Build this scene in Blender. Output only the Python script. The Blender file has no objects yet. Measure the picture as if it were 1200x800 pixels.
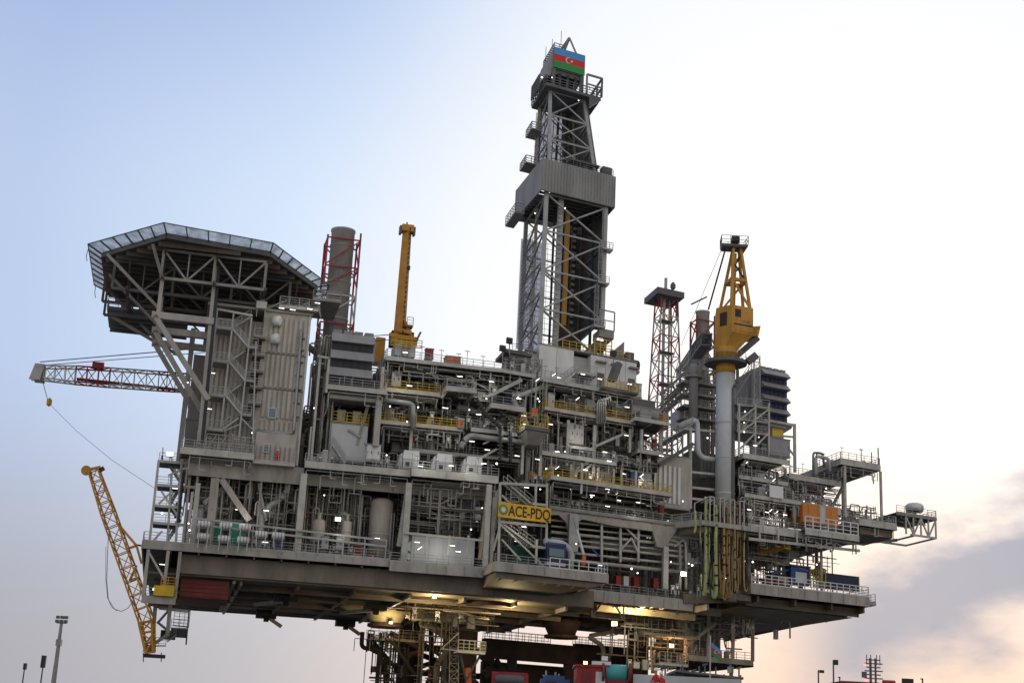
import bpy, bmesh, math, random
from mathutils import Vector, Matrix
rnd = random.Random(7)
SC = bpy.context.scene
COL = SC.collection
R = math.radians
# ------------------------------------------------------------------ camera model
F = 1650.0; CX, CY = 600.0, 400.0
EYE = Vector((0, 0, 4.0))
roll, pitch = R(2.83), math.atan(471/1650.0)
cr, sr, cp, sp = math.cos(roll), math.sin(roll), math.cos(pitch), math.sin(pitch)
FW = Vector((0, cp, sp)); R0 = Vector((1, 0, 0)); U0 = Vector((0, -sp, cp))
RV = cr*R0 + sr*U0; UV = -sr*R0 + cr*U0
def ray(px, py): return FW + RV*((px-CX)/F) - UV*((py-CY)/F)
def at_y(px, py, Y):
    r = ray(px, py); return EYE + r*(Y/r.y)
# ------------------------------------------------------------------ platform frame: u along the front, w to the back, z up
# the front bends by 14 degrees at u = UK
TA, TB, UK = R(13), R(27), 46.0
B0 = at_y(170, 635, 180.0)
uA = Vector((math.cos(TA), math.sin(TA), 0)); uB = Vector((math.cos(TB), math.sin(TB), 0))
WD = Vector((-math.sin(TA), math.cos(TA), 0))
BASE = Vector((B0.x, B0.y, 0))
def M(p):
    u, w, z = p
    b = BASE + WD*w + Vector((0, 0, z))
    return b + uA*u if u <= UK else b + uA*UK + uB*(u-UK)
def Q(px, py, w):
    """the place seen at a spot of the photo on the vertical plane w metres behind the front"""
    r = ray(px, py)
    for seg in (0, 1):
        o = BASE + WD*w; d = uA; off = 0
        if seg: o = o + uA*UK; d = uB; off = UK
        det = -r.x*d.y + d.x*r.y
        t = (-o.x*d.y + d.x*o.y)/det
        s = (r.x*o.y - r.y*o.x)/det
        if seg == 1 or s <= UK: return (s+off, w, 4 + t*r.z)
def QB(xl, yt, xr, yb, w):
    xc, yc = (xl+xr)/2, (yt+yb)/2
    return (Q(xl, yc, w)[0], Q(xr, yc, w)[0], Q(xc, yb, w)[2], Q(xc, yt, w)[2])   # u0,u1,z0,z1
def rot_at(u): return TA if u <= UK else TB
# ------------------------------------------------------------------ materials
MATS = {}
def mat(name, col, rough=.6, metal=0., wear=.25, rust=0., scale=.6, spec=.35, rib=None, streak=.0):
    m = bpy.data.materials.new(name); m.use_nodes = True; MATS[name] = m
    nt = m.node_tree; N = nt.nodes; L = nt.links
    b = N['Principled BSDF']; b.inputs['Roughness'].default_value = rough; b.inputs['Metallic'].default_value = metal
    b.inputs['Specular IOR Level'].default_value = spec
    tc = N.new('ShaderNodeNewGeometry')
    mp = N.new('ShaderNodeMapping'); mp.inputs['Scale'].default_value = (scale, scale, scale*(.35 if streak else 1))
    L.new(tc.outputs['Position'], mp.inputs['Vector'])
    no = N.new('ShaderNodeTexNoise'); no.inputs['Scale'].default_value = 1; no.inputs['Detail'].default_value = 5; no.inputs['Roughness'].default_value = .65
    L.new(mp.outputs[0], no.inputs['Vector'])
    rp = N.new('ShaderNodeValToRGB'); rp.color_ramp.elements[0].position = .35; rp.color_ramp.elements[1].position = .68
    k = 1-wear
    rp.color_ramp.elements[0].color = (col[0]*k, col[1]*k*.98, col[2]*k*.95, 1); rp.color_ramp.elements[1].color = (*col, 1)
    L.new(no.outputs['Fac'], rp.inputs['Fac'])
    last = rp.outputs[0]
    if rust > 0:
        n2 = N.new('ShaderNodeTexNoise'); n2.inputs['Scale'].default_value = scale*2.3; n2.inputs['Detail'].default_value = 8; n2.inputs['Roughness'].default_value = .7
        L.new(tc.outputs['Position'], n2.inputs['Vector'])
        r2 = N.new('ShaderNodeValToRGB'); r2.color_ramp.elements[0].position = .70-.22*rust; r2.color_ramp.elements[1].position = .86-.2*rust
        L.new(n2.outputs['Fac'], r2.inputs['Fac'])
        mx = N.new('ShaderNodeMix'); mx.data_type = 'RGBA'
        L.new(r2.outputs[0], mx.inputs[0]); L.new(last, mx.inputs[6]); mx.inputs[7].default_value = (.13, .055, .025, 1)
        last = mx.outputs[2]
    L.new(last, b.inputs['Base Color'])
    return m
def emis(name, col, s):
    m = bpy.data.materials.new(name); m.use_nodes = True; MATS[name] = m
    b = m.node_tree.nodes['Principled BSDF']; b.inputs['Base Color'].default_value = (.8, .8, .8, 1)
    b.inputs['Emission Color'].default_value = (*col, 1); b.inputs['Emission Strength'].default_value = s
    return m
mat('light_steel', (.50, .485, .44), .55, wear=.3, rust=.25)
mat('mid_steel', (.30, .29, .265), .55, wear=.3, rust=.3)
mat('dark_steel', (.13, .135, .14), .6, wear=.3, rust=.3)
mat('black_steel', (.035, .035, .04), .6)
mat('galvanised', (.36, .37, .365), .45, metal=.35, wear=.3)
mat('beam_beige', (.42, .39, .345), .6, wear=.38, rust=.45, scale=.45, streak=1)
mat('girder_shaded', (.235, .20, .16), .65, wear=.4, rust=.5, scale=.35, streak=1)  # base colour darkened to carry the shade under the deck edge
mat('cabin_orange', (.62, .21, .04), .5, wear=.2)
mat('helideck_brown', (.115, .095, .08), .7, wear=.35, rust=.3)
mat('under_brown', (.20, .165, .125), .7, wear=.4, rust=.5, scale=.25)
mat('cream', (.55, .47, .30), .6, wear=.3, rust=.3)
mat('cladding', (.46, .42, .375), .6, wear=.3, rust=.3, streak=1)
mat('stack_grey', (.40, .395, .39), .55, wear=.3, rust=.2, streak=1)
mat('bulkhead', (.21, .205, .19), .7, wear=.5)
mat('floor_plate', (.20, .19, .18), .8, wear=.4)
mat('white_paint', (.70, .70, .69), .5, wear=.22, rust=.2, streak=1)
mat('pale_panel', (.52, .54, .54), .5, wear=.15, rust=.1, streak=1)
mat('grey_cladding', (.27, .265, .26), .6, wear=.28, rust=.15, scale=.35, streak=1)
mat('intake_grey', (.30, .295, .30), .55, wear=.2, streak=1)
mat('yellow_paint', (.62, .40, .02), .55, wear=.3, rust=.15)
mat('crane_orange', (.52, .25, .03), .5, wear=.3, rust=.35)
mat('crane_yellow', (.55, .285, .045), .55, wear=.3, rust=.3, streak=1)
mat('safety_orange', (.75, .16, .03), .5)
mat('red_paint', (.36, .028, .028), .55, wear=.35)
mat('red_sheet', (.17, .035, .028), .7, wear=.35)
mat('dark_red', (.22, .03, .03), .6, wear=.3)
mat('navy', (.03, .04, .10), .5, wear=.25)
mat('blue_paint', (.04, .10, .30), .5, wear=.3)
mat('green_paint', (.01, .20, .13), .5, wear=.3)
mat('dark_green', (.02, .10, .08), .5, wear=.3)
mat('cyan_paint', (.07, .36, .34), .5, wear=.2)
mat('hose_green', (.40, .44, .19), .7, wear=.3)
mat('hose_orange', (.42, .27, .10), .7, wear=.3)
mat('hose_black', (.02, .02, .02), .6)
mat('rust_brown', (.065, .042, .034), .8, wear=.5, rust=.4)
mat('barge_dark', (.045, .035, .035), .8, wear=.4, rust=.3)
mat('sign_yellow', (.70, .40, .01), .5, wear=.05)
mat('flag_blue', (.06, .30, .62), .6, wear=.05); mat('flag_red', (.55, .035, .04), .6, wear=.05); mat('flag_green', (.03, .27, .07), .6, wear=.05)
mat('skin', (.45, .26, .18), .6, wear=.05)
mat('coverall_red', (.62, .04, .03), .8, wear=.2)
mat('helmet_white', (.8, .8, .8), .4, wear=.05)
mat('window_glass', (.10, .17, .20), .1, spec=.6, wear=.1)
mat('rubber', (.02, .02, .022), .8)
mat('tarp_blue', (.05, .10, .25), .6)
mat('concrete', (.30, .29, .27), .9, wear=.3)
emis('tube_light', (1, .97, .90), 4.5)
emis('flood_light', (1, .94, .82), 5.0)
emis('sodium_light', (1, .62, .22), 6.0)
emis('red_beacon', (1, .05, .02), 6.0)
m = mat('water', (.02, .04, .05), .12, spec=.5, wear=.2, scale=.05)
# safety net: fine wire, more hole than wire
def net_mat():
    m = bpy.data.materials.new('safety_net'); m.use_nodes = True; MATS['safety_net'] = m
    nt = m.node_tree; N = nt.nodes; L = nt.links; b = N['Principled BSDF']; b.inputs['Base Color'].default_value = (.33, .34, .36, 1); b.inputs['Roughness'].default_value = .7
    tr = N.new('ShaderNodeBsdfTransparent'); mx = N.new('ShaderNodeMixShader'); ge = N.new('ShaderNodeNewGeometry')
    ck = N.new('ShaderNodeTexNoise'); ck.inputs['Scale'].default_value = .8
    L.new(ge.outputs['Position'], ck.inputs['Vector'])
    rp = N.new('ShaderNodeMapRange'); rp.inputs[1].default_value = .3; rp.inputs[2].default_value = .7; rp.inputs[3].default_value = .30; rp.inputs[4].default_value = .55
    L.new(ck.outputs['Fac'], rp.inputs[0]); L.new(rp.outputs[0], mx.inputs[0])
    L.new(tr.outputs[0], mx.inputs[1]); L.new(b.outputs[0], mx.inputs[2]); L.new(mx.outputs[0], N['Material Output'].inputs['Surface'])
net_mat()
def sheet_mat():
    m = bpy.data.materials.new('translucent_sheet'); m.use_nodes = True; MATS['translucent_sheet'] = m
    nt = m.node_tree; N = nt.nodes; L = nt.links; b = N['Principled BSDF']; b.inputs['Base Color'].default_value = (.55, .55, .6, 1)
    tr = N.new('ShaderNodeBsdfTranslucent'); tr.inputs[0].default_value = (.80, .80, .84, 1); mx = N.new('ShaderNodeMixShader'); mx.inputs[0].default_value = .88
    L.new(b.outputs[0], mx.inputs[1]); L.new(tr.outputs[0], mx.inputs[2]); L.new(mx.outputs[0], N['Material Output'].inputs['Surface'])
sheet_mat()
# ------------------------------------------------------------------ mesh building
class MB:
    """collects boxes, bars and tubes; raw=True takes plain metres instead of platform u,w,z"""
    def __init__(s, raw=False): s.v = []; s.f = []; s.raw = raw
    def T(s, p): return Vector(p) if s.raw else M(p)
    def add(s, vs, fs):
        o = len(s.v); s.v += [tuple(a) for a in vs]; s.f += [tuple(i+o for i in f) for f in fs]
    def hexa(s, pts):
        s.add([s.T(p) for p in pts], [(3,2,1,0),(4,5,6,7),(0,1,5,4),(1,2,6,5),(2,3,7,6),(3,0,4,7)]); return s
    def box(s, u0, u1, w0, w1, z0, z1):
        if not s.raw and u0 < UK-.01 and u1 > UK+.01:
            s.box(u0, UK, w0, w1, z0, z1); u0 = UK
        return s.hexa([(u0,w0,z0),(u1,w0,z0),(u1,w1,z0),(u0,w1,z0),(u0,w0,z1),(u1,w0,z1),(u1,w1,z1),(u0,w1,z1)])
    def bx(s, xl, yt, xr, yb, w, d):
        u0, u1, z0, z1 = QB(xl, yt, xr, yb, w); return s.box(u0, u1, w, w+d, z0, z1)
    def wbar(s, P, Qq, a, b=None):
        b = b or a; d = Qq-P
        if d.length < 1e-4: return s
        d.normalize(); ref = Vector((0, 0, 1)) if abs(d.z) < .95 else uA
        x = d.cross(ref).normalized(); y = x.cross(d).normalized()
        x *= a/2; y *= b/2
        s.add([P-x-y, P+x-y, P+x+y, P-x+y, Qq-x-y, Qq+x-y, Qq+x+y, Qq-x+y], [(3,2,1,0),(4,5,6,7),(0,1,5,4),(1,2,6,5),(2,3,7,6),(3,0,4,7)]); return s
    def bar(s, p, q, a=.2, b=None): return s.wbar(s.T(p), s.T(q), a, b)
    def pbar(s, x0, y0, x1, y1, w, a=.2, b=None, w1=None):
        return s.bar(Q(x0, y0, w), Q(x1, y1, w if w1 is None else w1), a, b)
    def wtube(s, P, r, n=8, caps=True):
        k = len(P); rings = []
        for i in range(k):
            d = (P[min(i+1, k-1)]-P[max(i-1, 0)]).normalized()
            ref = Vector((0, 0, 1)) if abs(d.z) < .9 else Vector((0.9, .43, 0))
            x = d.cross(ref).normalized(); y = x.cross(d).normalized()
            rr = r[i] if isinstance(r, (list, tuple)) else r
            rings.append([P[i] + x*(rr*math.cos(2*math.pi*j/n)) + y*(rr*math.sin(2*math.pi*j/n)) for j in range(n)])
        o = len(s.v)
        for g in rings: s.v += [tuple(a) for a in g]
        for i in range(k-1):
            for j in range(n):
                a = o+i*n+j; b = o+i*n+(j+1) % n; s.f.append((a, b, b+n, a+n))
        if caps: s.f.append(tuple(o+j for j in reversed(range(n)))); s.f.append(tuple(o+(k-1)*n+j for j in range(n)))
        return s
    def rod(s, p, q, r, n=8): return s.wtube([s.T(p), s.T(q)], r, n)
    def prod(s, x0, y0, x1, y1, w, r, n=8, w1=None): return s.rod(Q(x0, y0, w), Q(x1, y1, w if w1 is None else w1), r, n)
    def pipe(s, pts, r, n=8, bend=None):
        P = [s.T(p) for p in pts]; bend = bend or 2.2*r; out = [P[0]]
        for i in range(1, len(P)-1):
            a = (P[i-1]-P[i]); c = (P[i+1]-P[i]); b = min(bend, a.length*.45, c.length*.45); a.normalize(); c.normalize()
            for t in (0, .25, .5, .75, 1):
                out.append(P[i] + a*b*(1-t)**2 + c*b*t**2)
        out.append(P[-1]); return s.wtube(out, r, n)
    def cyl(s, p, r, h, n=16, r1=None):
        P = s.T(p); return s.wtube([P, P+Vector((0, 0, h))], [r, r if r1 is None else r1], n)
    def lathe(s, p, prof, n=20):
        P = s.T(p); o = len(s.v)
        for (r, z) in prof:
            for j in range(n):
                a = 2*math.pi*j/n; s.v.append((P.x+r*math.cos(a), P.y+r*math.sin(a), P.z+z))
        for i in range(len(prof)-1):
            for j in range(n):
                a = o+i*n+j; b = o+i*n+(j+1) % n; s.f.append((a, b, b+n, a+n))
        s.f.append(tuple(o+j for j in reversed(range(n)))); s.f.append(tuple(o+(len(prof)-1)*n+j for j in range(n)))
        return s
    def ball(s, p, r, n=12, sz=1.):
        return s.lathe(p, [(max(.01, r*math.sin(math.pi*i/8)), -r*sz*math.cos(math.pi*i/8)) for i in range(9)], n)
    def prism(s, poly, z0, z1):
        n = len(poly)
        s.add([s.T((u, w, z0)) for u, w in poly]+[s.T((u, w, z1)) for u, w in poly],
              [tuple(reversed(range(n))), tuple(range(n, 2*n))]+[(i, (i+1) % n, n+(i+1) % n, n+i) for i in range(n)]); return s
    def wall(s, poly, w0, w1):           # outline in u,z pushed from w0 to w1
        n = len(poly)
        s.add([s.T((u, w0, z)) for u, z in poly]+[s.T((u, w1, z)) for u, z in poly],
              [tuple(range(n)), tuple(reversed(range(n, 2*n)))]+[(i, n+i, n+(i+1) % n, (i+1) % n) for i in range(n)]); return s
    def rail(s, pts, h=1.15, r=.055, step=1.6, mids=2, kick=True):
        for a, b in zip(pts[:-1], pts[1:]):
            A, B = s.T(a), s.T(b); n = max(1, round((B-A).length/step)); up = Vector((0, 0, 1))
            for i in range(n+1):
                c = A.lerp(B, i/n); s.wbar(c, c+up*h, r*1.3)
            for k in range(mids+1):
                zz = up*(h*(k+1)/(mids+1)); s.wbar(A+zz, B+zz, r*(1.3 if k == mids else 1))
            if kick: s.wbar(A+up*.08, B+up*.08, .03, .16)
        return s
    def ladder(s, p, h, wd=.5, cage=True):
        P = s.T(p); d = uA*(wd/2); up = Vector((0, 0, 1))
        s.wbar(P-d, P-d+up*h, .06); s.wbar(P+d, P+d+up*h, .06)
        for i in range(int(h/.35)): s.wbar(P-d+up*(.35*i+.2), P+d+up*(.35*i+.2), .035)
        if cage:
            for i in range(int((h-2)/1.2)):
                c = P+up*(2.2+1.2*i); rg = [c + Vector((-.38*math.cos(a), -.75*math.sin(a), 0)) for a in [math.pi*j/6 for j in range(7)]]
                for a, b in zip(rg[:-1], rg[1:]): s.wbar(a, b, .04)
            for j in (1, 3, 5):
                a = math.pi*j/6; o = Vector((-.38*math.cos(a), -.75*math.sin(a), 0)); s.wbar(P+o+up*2.2, P+o+up*h, .035)
        return s
    def stair(s, p, q, wd=.9, rail=True, treads=True):
        A, B = s.T(p), s.T(q); h = Vector((B.x-A.x, B.y-A.y, 0)).normalized(); sd = Vector((-h.y, h.x, 0))*(wd/2); up = Vector((0, 0, 1))
        for k in (-1, 1):
            s.wbar(A+sd*k, B+sd*k, .08, .28)
            if rail:
                for zz in (.55, 1.1): s.wbar(A+sd*k+up*zz, B+sd*k+up*zz, .075)
                n = max(2, int((B-A).length/1.3))
                for i in range(n+1): c = A.lerp(B, i/n)+sd*k; s.wbar(c, c+up*1.1, .07)
        if treads:
            n = max(3, int(abs(B.z-A.z)/.23))
            for i in range(1, n): c = A.lerp(B, i/n); s.wbar(c-sd, c+sd, .22, .05)
        return s
    def lattice(s, A, B, w0, h0, w1, h1, n, chord=.14, lace=.08, up=None, faces=(0, 1, 2, 3)):
        """four-chord lattice boom between world points A and B"""
        d = (B-A).normalized(); up = up or Vector((0, 0, 1)); x = d.cross(up).normalized(); y = x.cross(d).normalized()
        def c(t, k):
            w = w0+(w1-w0)*t; h = h0+(h1-h0)*t; q = [(-1,-1),(1,-1),(1,1),(-1,1)][k % 4]
            return A.lerp(B, t)+x*(q[0]*w/2)+y*(q[1]*h/2)
        for k in range(4): s.wbar(c(0, k), c(1, k), chord)
        for i in range(n):
            t0, t1 = i/n, (i+1)/n
            for k in faces:
                s.wbar(c(t0, k), c(t0, k+1), lace)
                if i % 2: s.wbar(c(t0, k), c(t1, k+1), lace)
                else: s.wbar(c(t0, k+1), c(t1, k), lace)
        for k in range(4): s.wbar(c(1, k), c(1, k+1), lace)
        return s
    def make(s, name, mname, loc=Vector((0, 0, 0)), parent=None, smooth=False):
        me = bpy.data.meshes.new(name)
        me.from_pydata([(a[0]-loc.x, a[1]-loc.y, a[2]-loc.z) for a in s.v], [], s.f); me.update()
        me.materials.append(MATS[mname])
        if smooth:
            for p in me.polygons: p.use_smooth = len(p.vertices) == 4
        o = bpy.data.objects.new(name, me); COL.objects.link(o)
        if parent: o.parent = parent
        else: o.location = loc
        return o
def B(): return MB()
class Thing:
    """an Empty at the thing's base that parents its parts"""
    def __init__(s, name, label, cat, p=None, group=None, world=None, rotz=None, kind=None):
        s.loc = Vector(world) if world is not None else M(p)
        o = bpy.data.objects.new(name, None); COL.objects.link(o); o.location = s.loc; o.empty_display_size = .3
        o['label'] = label; o['category'] = cat
        if group: o['group'] = group
        if kind: o['kind'] = kind
        s.o = o; s.local = rotz is not None
        if s.local: o.rotation_euler.z = rotz
    def part(s, name, mb, mname, parent=None, label=None, smooth=False):
        if not mb.v: return None
        pl = Vector((0, 0, 0)) if s.local else s.loc
        o = mb.make(name, mname, pl, parent or s.o, smooth)
        if label: o['label'] = label
        return o
def single(name, label, cat, mb, mname, p=None, group=None, smooth=False, kind=None):
    if p is not None: loc = M(p)
    else:
        xs = [a[0] for a in mb.v]; ys = [a[1] for a in mb.v]; zs = [a[2] for a in mb.v]
        loc = Vector(((min(xs)+max(xs))/2, (min(ys)+max(ys))/2, min(zs)))
    o = mb.make(name, mname, loc, None, smooth)
    o['label'] = label; o['category'] = cat
    if group: o['group'] = group
    if kind: o['kind'] = kind
    return o
def struct(name, mb, mname):
    o = mb.make(name, mname); o['kind'] = 'structure'; return o
def dup(root, loc, rotz=None, label=None, scale=None):
    r = root.copy(); COL.objects.link(r); r.location = loc
    if rotz is not None: r.rotation_euler.z = rotz
    if scale: r.scale = scale
    if label: r['label'] = label
    for ch in root.children:
        c = ch.copy(); COL.objects.link(c); c.parent = r
        for g in ch.children:
            d = g.copy(); COL.objects.link(d); d.parent = c
    return r
# ================================================================== decks
DK = {}
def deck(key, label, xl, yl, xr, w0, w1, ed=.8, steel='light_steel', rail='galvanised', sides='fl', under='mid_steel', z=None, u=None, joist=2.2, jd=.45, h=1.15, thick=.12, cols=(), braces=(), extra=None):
    """one steel deck: floor plate, edge girders, underframe and handrails"""
    if z is None: z = Q((xl+xr)/2, yl+.045*(xr-xl), w0)[2]
    if u is None: u = (Q(xl, yl, w0)[0], Q(xr, yl+.09*(xr-xl), w0)[0])
    u0, u1 = u
    t = Thing('steel_deck', label, 'deck', ((u0+u1)/2, w0, z-ed))
    t.part('floor', B().box(u0, u1, w0+.22, w1, z-thick, z), 'floor_plate')
    t.part('edge_girder', B().box(u0, u1, w0, w0+.2, z-ed, z+.02), steel)
    if 'f' in sides and ed > .6: t.part('girder_flange', B().box(u0, u1, w0-.12, w0-.003, z-ed-.003, z-ed+.1), steel)
    if 'l' in sides: t.part('edge_girder', B().box(u0-.2, u0-.003, w0, w1, z-ed, z+.015), steel)
    if 'r' in sides: t.part('edge_girder', B().box(u1+.003, u1+.2, w0, w1, z-ed, z+.015), steel)
    if ed > .7:
        m = B(); n = max(2, int((u1-u0)/2.4))
        for i in range(1, n): uu = u0+(u1-u0)*i/n; m.box(uu-.03, uu+.03, w0-.10, w0-.004, z-ed+.11, z-.05)
        t.part('girder_stiffener', m, steel)
    m = B(); n = max(2, int((u1-u0)/joist))
    for i in range(1, n):
        uu = u0+(u1-u0)*i/n; m.box(uu-.1, uu+.1, w0+.25, w1, z-thick-jd, z-thick-.004)
    for ww in (w0+(w1-w0)*.33, w0+(w1-w0)*.7): m.box(u0, u1, ww-.15, ww+.15, z-thick-jd*1.6, z-thick-jd-.004)
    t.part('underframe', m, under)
    if steel == 'light_steel' and u1-u0 > 6:
        r_ = random.Random(int(u0*31+z*7)); zz = z-ed-.25
        for k in range(4):
            a, b = sorted((r_.uniform(u0, u1), r_.uniform(u0, u1))); a, b = (a, b) if b-a > 4 else (u0+.3, u1-.3); w = w0+.4+.45*k; d = r_.uniform(.04, .11); dr_ = r_.uniform(.6, 2.6)
            t.part('edge_pipe', B().pipe([(a, w, zz-dr_), (a, w, zz-.1*k), (b, w, zz-.1*k), (b, w, zz-r_.uniform(.4, 1.8))], d, 6), r_.choice(('galvanised', 'light_steel', 'mid_steel')), smooth=True)
        for k in range(int((u1-u0)/2.2)):
            u = r_.uniform(u0, u1); h_ = r_.uniform(.7, 1.9); t.part('drop_bracket', B().bar((u, w0+.35, z-ed), (u, w0+.35, z-ed-h_), .09).bar((u, w0+.35, z-ed-h_), (u+r_.choice((-.8, .8)), w0+.35, z-ed-h_), .09), 'light_steel')
            u = r_.uniform(u0+.3, u1-.3); h_ = r_.uniform(1.2, 2.4); t.part('lamp_stand', B().bar((u, w0+.3, z), (u, w0+.3, z+h_), .07).bar((u-.35, w0+.3, z+h_), (u+.35, w0+.3, z+h_), .09), 'galvanised')
    if rail:
        if 'f' in sides: t.part('handrail', B().rail([(u0, w0+.1, z), (u1, w0+.1, z)], h), rail)
        if 'l' in sides: t.part('handrail', B().rail([(u0-.1, w0+.1, z), (u0-.1, min(w1, w0+9), z)], h), rail)
        if 'r' in sides: t.part('handrail', B().rail([(u1+.1, w0+.1, z), (u1+.1, min(w1, w0+9), z)], h), rail)
    DK[key] = (t, u0, u1, z, w0); return t
def col(t, xt, yt, xb, yb, w, a=.55, m='light_steel', n=4):
    p, q = Q(xt, yt, w), Q(xb, yb, w); uu = (p[0]+q[0])/2
    if n == 4: t.part('column', B().bar((uu, w, q[2]), (uu, w, p[2]), a), m)
    else: t.part('column', B().rod((uu, w, q[2]), (uu, w, p[2]), a/2, n), m, smooth=True)
def brace(t, x0, y0, x1, y1, w, a=.35, m='light_steel', w1=None): t.part('brace', B().pbar(x0, y0, x1, y1, w, a, None, w1), m)

# ---- lower deck, left half, with its deep box girders below
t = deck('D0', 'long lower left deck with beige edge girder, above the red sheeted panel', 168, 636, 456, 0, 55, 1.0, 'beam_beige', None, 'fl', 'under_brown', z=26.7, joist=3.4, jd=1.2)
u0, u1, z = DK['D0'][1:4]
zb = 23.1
t.part('bottom_girder', B().box(u0+4.6, 46, 1.6, 2.0, zb, 25.5), 'girder_shaded')
t.part('bottom_girder', B().box(46, 62, 2.0, 2.4, zb-.2, 25.2), 'girder_shaded')
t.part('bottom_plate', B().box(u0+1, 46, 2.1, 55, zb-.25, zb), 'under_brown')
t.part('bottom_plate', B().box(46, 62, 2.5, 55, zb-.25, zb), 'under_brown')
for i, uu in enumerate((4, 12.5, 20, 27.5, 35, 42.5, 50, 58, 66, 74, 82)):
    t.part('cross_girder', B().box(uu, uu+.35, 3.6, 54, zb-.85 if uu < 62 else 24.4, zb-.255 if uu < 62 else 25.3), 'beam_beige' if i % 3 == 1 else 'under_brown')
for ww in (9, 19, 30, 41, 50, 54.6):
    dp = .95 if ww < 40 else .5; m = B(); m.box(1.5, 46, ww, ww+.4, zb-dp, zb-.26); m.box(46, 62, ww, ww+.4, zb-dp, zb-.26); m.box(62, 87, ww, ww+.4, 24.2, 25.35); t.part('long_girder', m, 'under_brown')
t.part('handrail', B().rail([(u0, .1, z), (u1, .1, z)], 1.15), 'galvanised')
t.part('handrail', B().rail([(u0-.1, .1, z), (u0-.1, 12, z)], 1.15), 'galvanised')
# double pipe rail running above the handrail
for (ya, yb_) in ((607, 634), (614, 641)): t.part('pipe_rail', B().pbar(228, ya, 452, yb_-1, 0, .26), 'galvanised')
for x in (247, 270, 296, 322, 347, 373, 402, 427, 452):
    y0 = 606+(x-228)*.115; t.part('rail_post', B().pbar(x+1, y0, x-1, 637+(x-168)*.065, 0, .16), 'galvanised')
col(t, 246, 560, 247, 645, 1.2, .75, 'beam_beige'); col(t, 252, 560, 249, 643, 1.5, .5)
col(t, 357, 555, 347, 650, .6, .85); col(t, 231, 566, 226, 637, 1.0, .6); col(t, 224, 576, 220, 640, 1.2, .35)
brace(t, 259, 561, 292, 610, 2, .8, 'beam_beige'); brace(t, 303, 566, 312, 610, 3, .3)
col(t, 480, 566, 472, 657, .3, .8); brace(t, 478, 570, 467, 640, 1.5, .55)
# ---- small step-out of the lower deck below the white enclosure
t = deck('D0b', 'short lower deck under the long white enclosure, left of the laydown platform', 457, 656, 566, -.6, 10, 1.3, 'beam_beige', 'galvanised', 'f', 'under_brown')
col(t, 574, 568, 567, 668, -.3, .7); col(t, 579, 575, 575, 664, .6, .4); brace(t, 571, 575, 562, 655, 1, .4, 'cream')
u0, u1, z = DK['D0b'][1:4]
t.part('pipe_rail', B().pbar(474, 624, 566, 633, -.3, .3), 'light_steel')
for x in (499, 526, 548): t.part('rail_post', B().pbar(x+1, 627, x-1, 650, -.3, .25), 'light_steel')
# ---- laydown platform under the sign
t = deck('LAY', 'cantilevered laydown platform with tapered underside below the yellow name sign', 580, 659, 712, -6.5, 3, 1.2, 'beam_beige', None, 'flr', 'under_brown', joist=1.7)
u0, u1, z, w0 = DK['LAY'][1:5]
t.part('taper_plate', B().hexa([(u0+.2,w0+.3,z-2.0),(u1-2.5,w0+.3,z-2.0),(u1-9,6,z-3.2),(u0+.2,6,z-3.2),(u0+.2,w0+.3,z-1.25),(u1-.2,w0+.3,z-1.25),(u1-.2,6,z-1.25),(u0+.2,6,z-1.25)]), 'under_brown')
for i in range(7):
    uu = u0+1+i*(u1-u0-4)/6; t.part('rib', B().box(uu, uu+.18, w0+.35, 4, z-2.2, z-2.02), 'under_brown')
t.part('handrail', B().rail([(u0+8, w0+.1, z), (u1, w0+.1, z), (u1+.1, w0+6, z)], 1.35, .09, 1.5, 1), 'white_paint')
t.part('handrail', B().rail([(u0, w0+.1, z), (u0+8, w0+.1, z)], 1.1), 'galvanised')
# ---- recessed lower deck right of it
t = deck('L0r', 'recessed lower deck with pale deep girder between the laydown platform and the hanging hoses', 672, 690, 812, 3, 55, 1.5, 'beam_beige', 'galvanised', 'f', 'under_brown', joist=3, jd=1.0)
t.part('side_girder', B().pbar(800, 701, 884, 700, 3, .5, 1.4), 'under_brown')
# ---- right laydown deck
t = deck('RLAY', 'lower right laydown deck with white handrail and haunched underside beams', 881, 685, 1018, 0, 60, 1.5, 'beam_beige', None, 'flr', 'under_brown', joist=3, jd=1.3)
u0, u1, z, w0 = DK['RLAY'][1:5]
t.part('handrail', B().rail([(u0, .1, z), (u1, .1, z)], 1.5, .10, 1.25, 2), 'white_paint')
t.part('handrail', B().rail([(u1+.1, .1, z), (u1+.1, 18, z)], 1.2, .06), 'white_paint')
t.part('end_step', B().box(u1+.21, u1+1.6, .2, 30, z-1.2, z-.6), 'beam_beige')
for i, uu in enumerate((u0+1.5, u0+8.5, u0+15.5, u1-.6)):
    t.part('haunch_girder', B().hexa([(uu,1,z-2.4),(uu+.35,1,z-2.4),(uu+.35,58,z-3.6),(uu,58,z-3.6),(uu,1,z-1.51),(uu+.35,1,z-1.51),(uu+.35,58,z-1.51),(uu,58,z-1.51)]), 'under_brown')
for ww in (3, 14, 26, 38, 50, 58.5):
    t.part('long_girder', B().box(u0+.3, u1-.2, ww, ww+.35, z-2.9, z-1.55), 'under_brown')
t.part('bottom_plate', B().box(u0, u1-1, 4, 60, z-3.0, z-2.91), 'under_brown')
t.part('pipe_support', B().pipe([Q(938, 720, 8), Q(960, 708, 6), Q(982, 706, 3), Q(982, 700, 3)], .18), 'galvanised')
t.part('end_rail', B().rail([(u1+1.5, .3, z-.6), (u1+1.5, 6, z-.6)], 1.2, .06), 'galvanised')

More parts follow.
